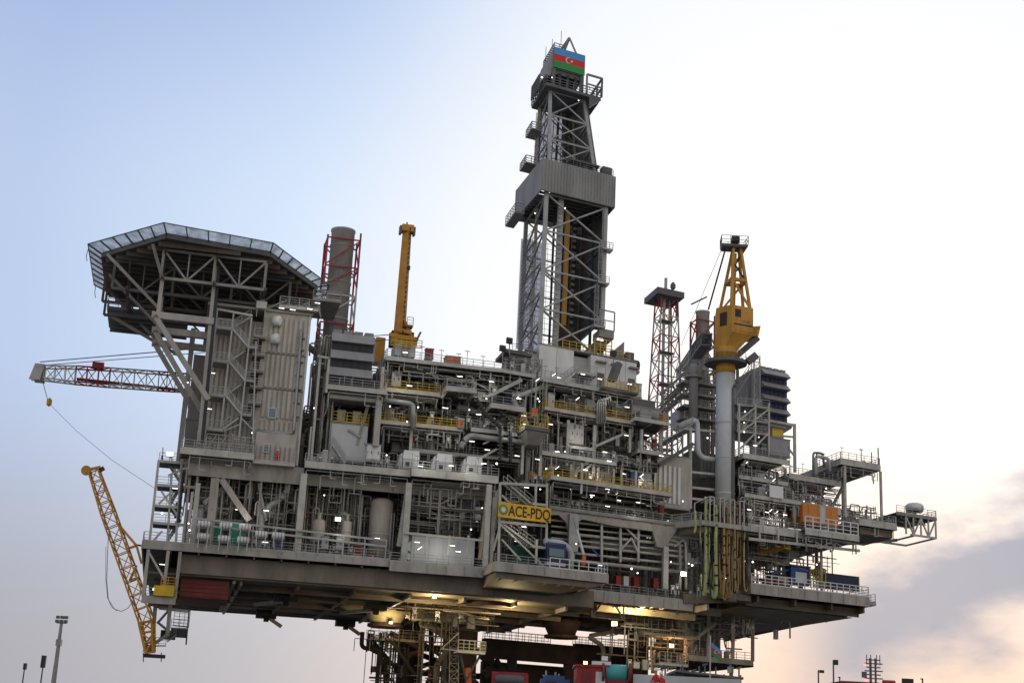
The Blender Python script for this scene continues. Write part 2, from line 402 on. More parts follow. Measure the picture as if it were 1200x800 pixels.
# ---- mid decks
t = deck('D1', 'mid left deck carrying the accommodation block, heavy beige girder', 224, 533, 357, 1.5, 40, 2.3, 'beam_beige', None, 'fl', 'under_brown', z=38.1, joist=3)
t = deck('D1b', 'mid deck edge with pale girder under the tall light grey machinery box', 357, 546, 481, 0, 40, .8, 'light_steel', 'galvanised', 'f', 'mid_steel', z=38.7)
u0, u1, z, w0 = DK['D1b'][1:5]
t.part('second_girder', B().box(u0, u1, 3, 3.4, z-2.6, z-1.1), 'beam_beige')
t = deck('D1c', 'mid deck edge with pale girder under the three white machinery hoods', 482, 557, 584, -.6, 40, .95, 'light_steel', 'galvanised', 'f', 'mid_steel', z=38.9)
u0, u1, z, w0 = DK['D1c'][1:5]
t.part('second_girder', B().box(u0, u1, 3, 3.4, z-2.8, z-1.2), 'beam_beige')
t.part('cable_tray', B().box(u0, u1, 2, 2.7, z-1.6, z-1.45), 'galvanised')
t = deck('D1R', 'central walkway deck on a big pale haunched girder right of the sign', 644, 598, 797, 1, 40, .35, 'mid_steel', 'galvanised', 'f', 'under_brown', z=36.1)
u0, u1, z, w0 = DK['D1R'][1:5]
def hz(x, y): a = Q(x, y, w0+.3); return (a[0], a[2])
t.part('haunched_girder', B().wall([hz(640,594),hz(682,602),hz(792,613),hz(792,622),hz(779,642),hz(770,640),hz(765,622),hz(720,616),hz(683,608),hz(676,612),hz(672,626),hz(668,626),hz(664,612),hz(655,603),hz(640,603)], w0+.3, w0+.9), 'beam_beige')
col(t, 779, 640, 780, 690, w0+.6, .75); col(t, 670, 622, 669, 655, w0+.6, .9)
t = deck('D2R', 'central deck with yellow handrail and thin pale edge above the walkway', 647, 564, 787, -1.5, 30, .5, 'light_steel', 'yellow_paint', 'flr', 'under_brown', z=39.9, joist=2.8)
u0, u1, z, w0 = DK['D2R'][1:5]
for x in (669, 701, 719, 728, 745, 768): col(t, x, 541+(x-640)*.1, x, 566+(x-647)*.11, w0+1.2, .28)
brace(t, 669, 562, 678, 547, w0+1.2, .2); brace(t, 752, 558, 764, 575, w0+.8, .3)
col(t, 684, 543, 679, 578, w0+.3, .3, 'pale_panel')
t = deck('D3R', 'central process deck level with the grey stair rising to its right', 635, 533, 722, .5, 30, .5, 'light_steel', 'galvanised', 'f', 'mid_steel', z=43.6)
t = deck('D3Rb', 'small landing with red cabinet at the right end of the central process decks', 749, 527, 776, .5, 12, .5, 'light_steel', 'galvanised', 'flr', 'mid_steel')
u0, u1, z, w0 = DK['D3Rb'][1:5]
col(t, 751, 503, 751, 527, 1, .35); col(t, 774, 504, 774, 531, 1, .35)
t = deck('D4R', 'central upper process deck with yellow and grey handrails, left of the slatted box', 640, 481, 745, .5, 34, .42, 'light_steel', 'yellow_paint', 'fl', 'mid_steel', z=50.0)
col(t, 665, 492, 665, 546, 1.5, .4); col(t, 696, 498, 696, 558, 1.5, .45); col(t, 738, 502, 738, 530, 1.5, .35)
brace(t, 697, 523, 731, 508, 1.3, .35); brace(t, 692, 545, 684, 551, 1.3, .3)
t.part('cross_beam', B().pbar(665, 523, 697, 527, 1.4, .45), 'light_steel')
t = deck('D4Rb', 'step out deck holding the slatted box at the right end of the upper process level', 745, 496, 783, -1.5, 20, .45, 'light_steel', 'galvanised', 'flr', 'mid_steel', z=50.2)
col(t, 752, 503, 752, 530, -1, .3)
t = deck('D5R', 'upper deck in front of the white drilling building', 634, 452, 744, 1.5, 34, .5, 'light_steel', 'galvanised', 'fl', 'mid_steel', z=54.4)
u0, u1, z, w0 = DK['D5R'][1:5]
t.part('yellow_rail', B().rail([(u0+9.6, w0-1.6, z-.1), (u1, w0-1.6, z-.1), (u1+.1, w0+8, z-.1)], 1.2, .07, 1.4), 'yellow_paint')
t.part('yellow_platform', B().box(u0+9.6, u1, w0-1.7, w0-.13, z-.4, z-.1), 'dark_steel')
brace(t, 662, 449, 669, 444, 1.5, .3)
# ---- decks of the left process tower
t = deck('D5L', 'top pipe deck left of the derrick, edge rail in grey and yellow', 454, 416, 628, 2, 40, .5, 'light_steel', 'galvanised', 'fl', 'dark_steel', z=54.8)
u0, u1, z, w0 = DK['D5L'][1:5]
t = deck('D4L', 'process deck with yellow handrail below the top pipe deck', 449, 454, 516, 1.5, 22, .5, 'light_steel', 'yellow_paint', 'fl', 'dark_steel', z=50.2)
brace(t, 517, 466, 525, 456, 1.5, .4)
t = deck('D4Lb', 'step out bay with grey slatted handrail right of the yellow railed process deck', 524, 456, 557, -1, 22, .6, 'light_steel', 'galvanised', 'flr', 'dark_steel', z=50.7)
t = deck('D4Lc', 'narrow walkway between the slatted bay and the sloping white beam', 557, 460, 575, 1.5, 20, .5, 'light_steel', 'galvanised', 'f', 'dark_steel', z=50.2)
u0, u1, z, w0 = DK['D4Lc'][1:5]
brace(t, 571, 465, 611, 445, 1.2, .5); brace(t, 566, 464, 574, 464, 1.2, .4)
t = deck('D3L', 'middle process deck with yellow rail behind the large grey pipe', 446, 498, 542, 1.5, 22, .45, 'light_steel', 'yellow_paint', 'fl', 'dark_steel', z=45.6)
t = deck('D3Lb', 'middle process deck behind the two black cable trays', 552, 501, 613, 1.5, 22, .5, 'light_steel', 'galvanised', 'f', 'dark_steel', z=45.8)
brace(t, 566, 500, 580, 490, 1.4, .3); brace(t, 564, 536, 582, 526, 1.4, .3); brace(t, 590, 509, 566, 520, 1.6, .25)
t = deck('LAND', 'triangular bottomed landing under the sloping white beam', 577, 473, 615, -.5, 10, .6, 'light_steel', 'galvanised', 'flr', 'mid_steel')
t = deck('BASK', 'small yellow railed crane landing hanging out between the two process towers', 617, 499, 642, -3, 5, .5, 'dark_steel', 'yellow_paint', 'flr', 'dark_steel', h=1.8)
u0, u1, z, w0 = DK['BASK'][1:5]
t.part('underside', B().hexa([(u0+.8,w0+1.5,z-2.2),(u1-.8,w0+1.5,z-2.2),(u1-.8,4,z-2.2),(u0+.8,4,z-2.2),(u0,w0+.2,z-.55),(u1,w0+.2,z-.55),(u1,4.5,z-.55),(u0,4.5,z-.55)]), 'mid_steel')
t = deck('DHOOD', 'grey access level behind the white hoods with big horizontal pipe above', 480, 522, 612, 4, 24, .4, 'light_steel', 'galvanised', 'f', 'dark_steel', z=42.6)
col(t, 612, 500, 613, 556, 1, .4); col(t, 633, 505, 634, 558, 1, .4); col(t, 449, 430, 440, 545, 1.4, .4); col(t, 484, 476, 480, 480+60, 2.5, .4)
t = deck('DINT', 'deck under the grey louvred air intake beside the accommodation block', 383, 461, 451, -.5, 26, .55, 'light_steel', 'galvanised', 'flr', 'mid_steel', z=49.3)
u0, u1, z, w0 = DK['DINT'][1:5]
t.part('lower_frame', B().box(u0+.5, u1-.3, .3, 4, z-1.6, z-1.1), 'mid_steel')
col(t, 443, 470, 441, 523, .3, .8, 'beam_beige'); col(t, 387, 418, 381, 460, -.3, .3); col(t, 374, 418, 366, 540, .6, .3); col(t, 366, 500, 360, 540, 1, .25)
t.part('top_beam', B().pbar(372, 417, 387, 420, -.3, .3), 'light_steel'); brace(t, 432, 472, 418, 522, 2.5, .45, 'beam_beige')
# ---- right modules
t = deck('R3', 'upper right module deck left of the flare deck', 872, 534, 926, 1, 30, .7, 'light_steel', 'galvanised', 'fl', 'mid_steel', z=48.1)
u0, u1, z, w0 = DK['R3'][1:5]
t = deck('R2', 'right module deck behind the blank white panel', 873, 581, 939, 1, 30, .5, 'light_steel', 'galvanised', 'fr', 'dark_steel', z=42.0)
t = deck('R2b', 'narrow grey walkway deck between the two upper right module levels', 866, 557, 924, 2, 26, .5, 'light_steel', 'galvanised', 'f', 'dark_steel', z=44.9)
t = deck('R1', 'long right main deck on a white girder below the orange module', 864, 613, 954, 0, 45, 1.1, 'light_steel', 'galvanised', 'f', 'under_brown', z=37.3)
t = deck('R1b', 'right main deck section with white handrail in front of the orange module', 944, 625, 1006, -2.0, 45, .9, 'light_steel', None, 'fr', 'under_brown', z=37.4)
u0, u1, z, w0 = DK['R1b'][1:5]
t.part('handrail', B().rail([(u0, w0+.1, z), (u1, w0+.1, z)], 1.9, .12, 1.5, 2), 'white_paint')
t.part('lower_chord', B().pbar(877, 631, 1007, 645, -.5, .4), 'light_steel')
for i in range(6):
    x = 890+i*22; t.part('hanger', B().pbar(x, 617+i*2.4, x, 633+i*2.3, -.5, .22), 'light_steel')
for x in (950, 972, 978): t.part('brace', B().pbar(x, 631, x+14 if x < 975 else x-14, 640, -.5, .22), 'light_steel')
t = deck('R1c', 'end deck between the orange module and the radome platform', 1008, 609, 1050, -.5, 16, 1.0, 'light_steel', 'galvanised', 'flr', 'mid_steel', z=40.4)
u0, u1, z, w0 = DK['R1c'][1:5]
t.part('tank_floor', B().box(u0+.4, u1-.3, .2, 10, z-2.2, z-1.1), 'under_brown')

t = deck('R1d', 'cantilever truss platform carrying the white radome', 1051, 605, 1097, 1.5, 12, .4, 'mid_steel', 'galvanised', 'fr', 'mid_steel', z=42.8)
u0, u1, z, w0 = DK['R1d'][1:5]
zl = z-3.3
t.part('bottom_chord', B().bar((u0+3, w0+.2, zl), (u1, w0+.2, zl), .3), 'light_steel'); t.part('bottom_chord', B().bar((u0, 11.5, zl), (u1, 11.5, zl), .3), 'light_steel')
n = 4
for i in range(n+1):
    uu = u0+2+(u1-u0-2)*i/n; t.part('truss_post', B().bar((uu, w0+.2, zl), (uu, w0+.2, z-.4), .22), 'light_steel')
    if i < n: t.part('truss_diagonal', B().bar((uu, w0+.2, zl if i % 2 else z-.4), (uu+(u1-u0-2)/n, w0+.2, z-.4 if i % 2 else zl), .2), 'light_steel')
for uu in (u0+4, u1): t.part('cross_chord', B().bar((uu, w0+.2, zl), (uu, 11.5, zl), .25), 'mid_steel')
t.part('support_strut', B().bar((u0-9, 8, z-5.4), (u0+4, 8, zl), .5), 'mid_steel')
# ---- flare deck
zf = 49.6
a = Q(988, 545, 0); b_ = Q(1030, 550, 0)
t = deck('FL', 'high right end deck on slender white columns with pipes over it', 986, 545, 1031, 0, 22, .9, 'light_steel', 'galvanised', 'flr', 'mid_steel', z=zf, joist=1.8)
u0, u1, z, w0 = DK['FL'][1:5]
for x, ww, a in ((990, .4, .36), (1032, .4, .34)): t.part('column', B().bar((Q(x, 560, ww)[0], ww, 40.5), (Q(x, 560, ww)[0], ww, z-.9), a), 'light_steel')
for uu, ww in ((u0+1, 14), (u0+6, 19), (u1-1, 19), (u1-.5, 12)): t.part('column', B().bar((uu, ww, 40), (uu, ww, z-.9), .45), 'light_steel')
t.part('brace', B().bar((u1-.5, 12, z-1.5), (u1-5, 12, 41), .4), 'mid_steel'); t.part('brace', B().bar((u0+1, 14, z-1.5), (u0-1.5, 14, 43), .4), 'mid_steel')
t.part('mid_beam', B().bar((u0+1, 14, 45.2), (u1, 14, 45.2), .35), 'mid_steel'); t.part('mid_beam', B().bar((u0+4, 19, 46.5), (u1, 19, 46.5), .35), 'mid_steel')
t.part('mast', B().bar((u1, .4, z), (u1, .4, z+2.9), .16), 'mid_steel'); t.part('mast', B().bar((u1-.9, 1.2, z), (u1-.9, 1.2, z+2.2), .14), 'mid_steel')
t = deck('FLb', 'narrow pipe bridge joining the upper right module to the high end deck', 926, 556, 986, 3, 14, .8, 'light_steel', 'galvanised', 'fl', 'mid_steel', z=46.6)
# ---- inner walls added to block the sky and darken the open bays
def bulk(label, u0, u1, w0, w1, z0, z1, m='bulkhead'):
    t = Thing('added_wall', label, 'wall', ((u0+u1)/2, w0, z0))
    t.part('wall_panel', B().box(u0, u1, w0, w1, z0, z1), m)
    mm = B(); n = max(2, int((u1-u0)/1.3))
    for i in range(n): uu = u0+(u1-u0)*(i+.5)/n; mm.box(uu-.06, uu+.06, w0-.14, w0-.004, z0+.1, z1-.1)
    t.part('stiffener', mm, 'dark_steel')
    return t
bulk('added sky-blocking wall behind the green tanks and lower left vessels', 6, 46, 15, 40, 26.8, 37.4)
bulk('added sky-blocking wall behind the pale pipe lattice under the central walkway', 47, 88, 17, 40, 26.5, 35.5)
bulk('added sky-blocking wall behind the left process decks', 29.5, 45.8, 16, 38, 38.9, 54)
bulk('added sky-blocking wall behind the yellow crane landing', 46.2, 53.8, 13, 38, 38.9, 54.5)
bulk('added sky-blocking wall behind the central process decks', 54, 74, 13, 34, 36.3, 55.8)
bulk('added sky-blocking wall behind the right modules', 86.5, 98.5, 15, 32, 37.5, 48)
bulk('added sky-blocking wall above the right laydown deck', 86.5, 100.5, 24, 40, 28.4, 36)
bulk('added sky-blocking wall between the accommodation block and air intake', 19.3, 29.2, 20, 36, 38.8, 49)
# ================================================================== accommodation block
def ribs(mb, u0, u1, w, z0, z1, step=.62, d=.24):
    n = int((u1-u0)/step)
    for i in range(n):
        uu = u0+(i+.5)*(u1-u0)/n; mb.box(uu-.19, uu+.19, w-d, w-.003, z0, z1)
    return mb
lq = Thing('accommodation_block', 'tall beige ribbed living quarters block under the helideck', 'building', (11, 3, 38.5))
U0, U1 = 5.2, 18.3; ZT = 59.3
lq.part('wall', B().box(U0, 12.2, 4.2, 26, 38.5, ZT-1), 'cladding'); lq.part('ribbed_cladding', ribs(B(), U0, 12.1, 4.2, 38.6, ZT-1.2), 'cladding')
lq.part('wall', B().box(12.2, U1, 2.2, 26, 38.5, ZT), 'cladding')
for z0, z1 in ((41.3, 44.2), (44.6, 48.4), (48.8, 53.3), (53.7, 58.6)): lq.part('ribbed_cladding', ribs(B(), 12.9, U1-.1, 2.2, z0, z1), 'cladding')
lq.part('cable_rail', B().box(12.4, U1, 2.02, 2.08, 53.42, 53.52), 'dark_steel'); lq.part('cable_rail', B().box(12.4, U1, 2.02, 2.08, 48.5, 48.62), 'dark_steel')
lq.part('corner_trim', B().box(U1-.02, U1+.25, 2.1, 2.5, 38.4, ZT), 'pale_panel')
lq.part('roof_slab', B().box(4.5, U1+.4, 1.8, 26, ZT, ZT+.35), 'mid_steel')
lq.part('lower_block', B().box(12.6, 17.9, .9, 2.15, 38.2, 42.3), 'cladding'); lq.part('ribbed_cladding', ribs(B(), 12.7, 17.8, .9, 38.3, 40.6), 'cladding')
lq.part('balcony_rail', B().rail([(12.6, .2, 38.3), (17.9, .2, 38.3)], 2.0, .03, 1.0, 4), 'light_steel'); lq.part('balcony_floor', B().box(12.5, 18, .1, .9, 37.9, 38.25), 'light_steel')
for x, y, ww, hh in ((319, 484, 1.0, 1.35), (312, 525, .7, 1.1)):
    c = Q(x, y, .60 if y > 500 else 1.88)
    f = lq.part('window', B().box(c[0]-ww/2, c[0]+ww/2, c[1]-.06, c[1]+.06, c[2]-hh/2, c[2]+hh/2), 'window_glass')
    m = B()
    for s in (-1, 1):
        m.box(c[0]+s*ww/2-.06, c[0]+s*ww/2+.06, c[1]-.1, c[1]+.04, c[2]-hh/2, c[2]+hh/2); m.box(c[0]-ww/2-.06, c[0]+ww/2+.06, c[1]-.1, c[1]+.04, c[2]+s*hh/2-.06, c[2]+s*hh/2+.06)
    lq.part('window_frame', m, 'pale_panel', parent=f)
lq.part('drain_pipe', B().pipe([Q(353, 386, 1.7), Q(344, 507, 1.7), Q(334, 508, 1.7), Q(300, 504, 1.5)], .2), 'galvanised', smooth=True)
for y in (396, 410, 424, 440, 456, 472, 488):
    p = Q(351-(y-390)*.075, y, 1.85); lq.part('pipe_bracket', B().box(p[0]-.1, p[0]+.8, 1.6, 2.1, p[2]-.05, p[2]+.05), 'dark_steel')
lq.part('side_annex', B().box(3.4, 5.1, 13, 26, 38.6, 55), 'grey_cladding')
for z0 in (41, 45.5, 50): lq.part('annex_band', B().box(3.3, 5.15, 12.9, 26.1, z0, z0+.25), 'mid_steel')
lq.part('annex_column', B().box(2.6, 3.3, 10, 11, 38.6, 58), 'mid_steel')
# balconies down the recessed corner
for i, y in enumerate((397, 418, 437, 456, 475)):
    z = Q(303, y, 2.6)[2]; x0 = 298-(y-390)*.08
    a = Q(x0, y, 1.2)[0]; b = Q(x0+14, y, 1.2)[0]
    f = lq.part('balcony', B().box(a, b, 1.2, 4.1, z-.3, z), 'under_brown'); lq.part('handrail', B().rail([(a, 1.25, z), (b, 1.25, z)]), 'galvanised', parent=f)
lq.part('door', B().box(*[Q(302, 470, 4.1)[0]-.5, Q(302, 470, 4.1)[0]+.5, 4.0, 4.18, Q(302, 475, 4)[2], Q(302, 475, 4)[2]+2.1]), 'yellow_paint', label='yellow door on the recessed corner')
t = deck('BAL', 'long balcony with double handrail at the foot of the living quarters', 213, 526, 296, -.8, 4, .8, 'light_steel', 'galvanised', 'flr', 'under_brown', z=38.9)
u0, u1, z, w0 = DK['BAL'][1:5]
t.part('handrail', B().rail([(u0+3, w0+.9, z), (u1, w0+.9, z)], 2.3, .06, 1.5, 3), 'galvanised')
for i in range(5): t.part('brace', B().bar((u0+3+i*1.3, w0+1, z+.1), (u0+4.2+i*1.3, w0+1, z+2.2), .1), 'galvanised')
# external stair
st = Thing('stair_tower', 'open grey zigzag stair on the beige living quarters', 'stairs', (7, 1, 39))
for xt, yt, xb, yb in ((255, 362, 238, 520), (274, 366, 259, 500), (295, 372, 279, 522), (300, 400, 296, 520)): st.part('post', B().pbar(xt, yt, xb, yb, .6, .2), 'galvanised')
st.part('top_beam', B().pbar(254, 362, 296, 370, .6, .28), 'light_steel')
lands = (384, 423, 463, 503)
for i, y in enumerate(lands):
    xs = 253-(y-391)*.095
    a = Q(xs, y-1, .6); b = Q(xs+19, y+1, .6); zz = a[2]
    f = st.part('landing', B().box(a[0], b[0], .5, 3.6, zz-.25, zz), 'mid_steel'); st.part('landing_rail', B().rail([(a[0], .55, zz), (b[0], .55, zz)]), 'galvanised', parent=f)
    mz = zz-2.25; ur = Q(xs+37, y+18, 1)[0]
    if i < 3:
        st.part('flight', B().stair((b[0], 1.0, zz), (ur, 1.0, mz), .9), 'galvanised')
        st.part('flight', B().stair((ur, 2.6, mz), (b[0]-.3, 2.6, zz-4.45), .9), 'galvanised')
        st.part('landing', B().box(ur-.2, ur+1.3, .6, 3.4, mz-.2, mz), 'mid_steel')
        st.part('landing_rail', B().rail([(ur-.2, .6, mz), (ur+1.3, .6, mz)]), 'galvanised')
st.part('flight', B().stair((Q(272, 384, 2)[0], 2.6, Q(272, 384, 2)[2]), (Q(294, 370, 2)[0], 2.6, Q(294, 371, 2)[2]), .9), 'galvanised')
for x0, y0, x1, y1 in ((262, 503, 279, 490), (282, 489, 296, 503), (262, 505, 281, 497)): st.part('brace', B().pbar(x0, y0, x1, y1, .6, .16), 'galvanised')
# dishes
for n_, (x, y) in (('upper', (325, 376)), ('lower', (323, 397))):
    t = Thing('antenna_dish', n_+' of two white drum antennas on the corner of the living quarters', 'antenna', Q(x, y, 1.4), group='white drum antennas on the living quarters')
    p = Q(x, y, 1.4); m = B(); P = M(p); d = Vector((.93, -.3, .0))
    m.wtube([P-d*.5, P-d*.4, P+d*.2, P+d*.42, P+d*.5], [.6, .72, .72, .66, .4], 18); t.part('radome', m, 'white_paint', smooth=True)
    t.part('bracket', B().bar((p[0], p[1]+.3, p[2]), (p[0]+.1, p[1]+.9, p[2]), .18), 'mid_steel')
t = Thing('equipment_cabinet', 'pale cabinet on legs at the top of the living quarters stair', 'cabinet', Q(306, 372, 1.5))
c = Q(306, 358, 1.5); t.part('housing', B().box(c[0]-.65, c[0]+.75, 1.2, 2.2, c[2]-.45, c[2]+.55), 'pale_panel')
for s in (-.5, .6): t.part('leg', B().bar((c[0]+s, 1.3, c[2]-1.7), (c[0]+s, 1.3, c[2]-.45), .1), 'galvanised')

# ================================================================== helideck
H = 67.0
outer = [(-12.4, 6.0), (-2.3, -6.6), (12.1, -4.0), (21.5, 11.5), (21.5, 26), (12.5, 36), (-2.3, 36), (-12.3, 25)]
inner = [(-10.4, 7.3), (-1.8, -4.2), (11.9, -1.9), (19.6, 10.6), (19.6, 25), (12, 34), (-2, 34), (-10.3, 25)]
he = Thing('helideck', 'octagonal helideck on dark trusses with a pale net rim', 'helideck', (4.5, 14, 60))
he.part('deck_plate', B().prism(inner, H-1.0, H-.55), 'helideck_brown')
m = B()
for i in range(20):
    ww = -2.5+i*1.9
    # clip to octagon
    us = []
    for a, b in zip(inner, inner[1:]+inner[:1]):
        if (a[1]-ww)*(b[1]-ww) < 0: us.append(a[0]+(b[0]-a[0])*(ww-a[1])/(b[1]-a[1]))
    if len(us) == 2: m.box(min(us)+.3, max(us)-.3, ww-.12, ww+.12, H-1.75, H-1.004)
he.part('underdeck_beams', m, 'helideck_brown')
m = B()
for i in range(8):
    a, b = inner[i], inner[(i+1) % 8]; m.bar((a[0], a[1], H-.85), (b[0], b[1], H-.85), .3, .55)
he.part('rim_beam', m, 'dark_steel')
for i in (7, 0, 1, 2, 3):
    a, b = inner[i], inner[(i+1) % 8]; c, d = outer[i], outer[(i+1) % 8]
    m = B(); L = math.dist(a, b); n = max(3, round(L/2.6))
    for k in range(n+1):
        f = k/n; p = (a[0]+(b[0]-a[0])*f, a[1]+(b[1]-a[1])*f, H-.7); q = (c[0]+(d[0]-c[0])*f, c[1]+(d[1]-c[1])*f, H+.15)
        m.bar(p, q, .14, .2)
    m.bar((c[0], c[1], H+.15), (d[0], d[1], H+.15), .12); m.bar((a[0], a[1], H-.45), (b[0], b[1], H-.45), .14)
    fr = he.part('net_frame', m, 'dark_steel')
    m = B(); m.hexa([(a[0],a[1],H-.62),(b[0],b[1],H-.62),(d[0],d[1],H+.10),(c[0],c[1],H+.10),(a[0],a[1],H-.60),(b[0],b[1],H-.60),(d[0],d[1],H+.12),(c[0],c[1],H+.12)])
    he.part('safety_net', m, 'safety_net', parent=fr)
zb_, zt_ = 61.3, H-1.75
for ww, ua, ub in ((-1.2, -2, 11.6), (6, -8.5, 15.5), (13, -10, 18.5), (20, -10, 19), (27, -8, 17.5)):
    m = B(); n = 4 if ww < 0 else 6; m.bar((ua, ww, zb_), (ub, ww, zb_), .36); m.bar((ua, ww, zt_), (ub, ww, zt_), .3)
    for k in range(n+1):
        u = ua+(ub-ua)*k/n; m.bar((u, ww, zb_), (u, ww, zt_), .34 if k % 2 == 0 else .18)
        if k < n:
            v = ua+(ub-ua)*(k+1)/n; m.bar((u, ww, zt_ if k % 2 == 0 else zb_), (v, ww, zb_ if k % 2 == 0 else zt_), .24)
    he.part('truss', m, 'mid_steel' if ww < 0 else 'helideck_brown' if ww > 8 else 'dark_steel')
for u, wa, wb in ((-6.5, 5, 28), (-1.8, -2, 30), (5, -2, 31), (11.8, -1.5, 31), (16.5, 6, 28)):
    m = B(); m.bar((u, wa, zb_+.05), (u, wb, zb_+.05), .36); n = 6
    for k in range(n):
        a = wa+(wb-wa)*k/n; b = wa+(wb-wa)*(k+1)/n; m.bar((u, a, zb_ if k % 2 else zt_), (u, b, zt_ if k % 2 else zb_), .25)
    he.part('cross_truss', m, 'helideck_brown')
# diagonal outrigger bars out to the left
for ww in (3, 12, 21): he.part('outrigger', B().bar((-9.5, ww, zt_-.2), (-1.8, ww, 58.2), .35), 'mid_steel')
he.part('outrigger', B().bar((-3.5, -3, zt_), (-1.8, -1.2, zb_), .3), 'mid_steel')
# beige supports at the left end of the block
for k, ww in enumerate((-.5, 7, 14)):
    he.part('support_beam', B().bar((-2.6, ww, 56.3), (5.5, ww, 56.3), .65, .9), 'beam_beige')
    he.part('support_strut', B().bar((-2.2, ww, 56.2), (5.3+(.6 if ww < 0 else 0), ww, 45.6), .65), 'beam_beige')
    he.part('support_post', B().bar((-1.8, ww, 56.6), (-1.8, ww, zb_), .5), 'beam_beige')
he.part('support_column', B().pbar(255, 292, 233, 522, -.2, .55), 'beam_beige')
he.part('drain_pipe', B().prod(258, 300, 237, 518, -.5, .22), 'black_steel')
for u in (11.8, 18): he.part('support_column', B().bar((u, 3, ZT+.3), (u, 3, zb_), .45), 'mid_steel')
for ua, ub in ((12, 15), (15, 18)): he.part('knee_brace', B().bar((ua, 2.5, ZT+.3), (ub, 2.5, zb_), .25), 'mid_steel')
# access platform under the left side
pf = he.part('access_platform', B().box(-9.5, 2, 17, 27, 61.3, 61.7), 'dark_steel')
he.part('platform_rail', B().rail([(-2, 17, 61.7), (-9.5, 17, 61.7), (-9.5, 27, 61.7)], 1.3, .06), 'mid_steel', parent=pf)
for i in range(5): he.part('platform_beam', B().box(-9.3, 2, 17.5+2.2*i, 17.8+2.2*i, 60.6, 61.296), 'dark_steel', parent=pf)
he.part('platform_strut', B().bar((-9, 18, 60.7), (1, 20, 56.5), .4), 'mid_steel')
# access platform on the right side
pf = he.part('access_platform', B().box(18.6, 22.5, 3, 12, 62.0, 62.3), 'mid_steel')
he.part('platform_rail', B().rail([(18.6, 3, 62.3), (22.5, 3, 62.3), (22.5, 12, 62.3)], 1.2, .05), 'galvanised', parent=pf)
he.part('under_walkway', B().box(14, 19.3, 1.0, 2.2, 59.8, 60.1), 'light_steel'); he.part('walkway_rail', B().rail([(14, 1.05, 60.1), (19.3, 1.05, 60.1), (20.5, 9, 61)], 1.3, .06, 1.2, 3), 'galvanised')
he.part('trailing_cable', B().pipe([Q(104, 290, 5), Q(101, 300, 5), Q(102, 306, 5)], .05, 5), 'black_steel'); he.part('trailing_cable', B().pipe([Q(112, 335, 20), Q(111, 343, 20), Q(112, 349, 20)], .05, 5), 'black_steel')

# ================================================================== exhaust stacks
def stack(label, xc, ytop, w, r, zbase, fr, zred, group=None, dia=None):
    p = Q(xc, ytop, w); zt = p[2]; u = p[0]
    t = Thing('exhaust_stack', label, 'exhaust stack', (u, w, zbase))
    t.part('flue', B().lathe((u, w, zbase), [(r, 0), (r, zt-zbase-.4), (r*1.06, zt-zbase-.35), (r*1.06, zt-zbase-.05), (r*.92, zt-zbase), (r*.9, zt-zbase-2)], 24), 'stack_grey', smooth=True)
    for k in (3, 9, 15): t.part('flue_band', B().lathe((u, w, zt-k), [(r+.02, 0), (r+.1, .02), (r+.1, .3), (r+.02, .32)], 24), 'mid_steel')
    pos = [(u-fr, w-fr*.9), (u+fr, w-fr*.9), (u+fr, w+fr*.9), (u-fr, w+fr*.9)]
    segs = [(zt-1.0, zt-10, 'red_paint'), (zt-10, zt-15.5, 'light_steel'), (zt-15.5, zt-21, 'red_paint'), (zt-21, zbase, 'light_steel')]
    hts = [zt-1-k*4.6 for k in range(int((zt-zbase-1)/4.6)+1)]
    for za, zb, mm in segs:
        if za <= zb: continue
        m = B()
        for (a, b) in pos: m.bar((a, b, zb), (a, b, za-(0 if (a > u) else .8)), .28)
        for h in hts:
            if zb <= h-1.2 < za:
                for (a, b), (c, d) in zip(pos, pos[1:]+pos[:1]): m.bar((a, b, h-1.2), (c, d, h-1.2), .2); m.bar((a, b, max(h-5.6, zb)), (c, d, h-1.3), .18)
        t.part('frame', m, mm, label='red band of the stack frame' if 'red' in mm else 'white band of the stack frame')
    return t
t = stack('fat grey exhaust stack in a red and white frame beside the helideck', 402.5, 270, 25, 1.85, 49.4, 2.55, 0)
t2 = stack('slimmer grey exhaust stack in a red frame behind the yellow crane', 823.5, 365, 35, 1.25, 50, 1.9, 0)

# ================================================================== air intakes
def intake(label, xl, yt, xr, yb, w, d, tiers, mdark, out=.7):
    u0, u1, z0, z1 = QB(xl, yt, xr, yb, w)
    t = Thing('air_intake', label, 'air intake', ((u0+u1)/2, w, z0))
    t.part('casing', B().box(u0+.1, u1-.1, w+.6, w+d, z0, z1), 'intake_grey')
    h = (z1-z0)/tiers
    for i in range(tiers):
        za = z0+i*h; zm = za+h*.46
        t.part('louvre', B().box(u0+.12, u1-.12, w+.3, w+.59, za+.05, zm), mdark)
        m = B()
        n = 6
        for k in range(1, n): uu = u0+(u1-u0)*k/n; m.box(uu-.035, uu+.035, w+.2, w+.29, za+.05, zm)
        t.part('louvre_bar', m, 'black_steel')
        t.part('hood', B().hexa([(u0,w-out,zm),(u1,w-out,zm),(u1,w+.58,zm),(u0,w+.58,zm),(u0,w+.3,za+h-.02),(u1,w+.3,za+h-.02),(u1,w+.58,za+h-.02),(u0,w+.58,za+h-.02)]), 'intake_grey')
    t.part('plinth', B().box(u0+.3, u1-.3, w+.5, w+d-.3, z0-1.0, z0-.003), 'mid_steel')
    for k in range(4):
        a = u0+(u1-u0)*(k+.1)/4; t.part('roof_box', B().box(a, a+(u1-u0)/5, w+.8, w+d-.5, z1+.004, z1+.6), 'grey_cladding')
    return t, u0, u1, z0, z1
intake('left air intake, grey box with three black louvre bands, beside the exhaust stack', 387, 391, 438, 451, 1.2, 10, 3, 'black_steel', .3)
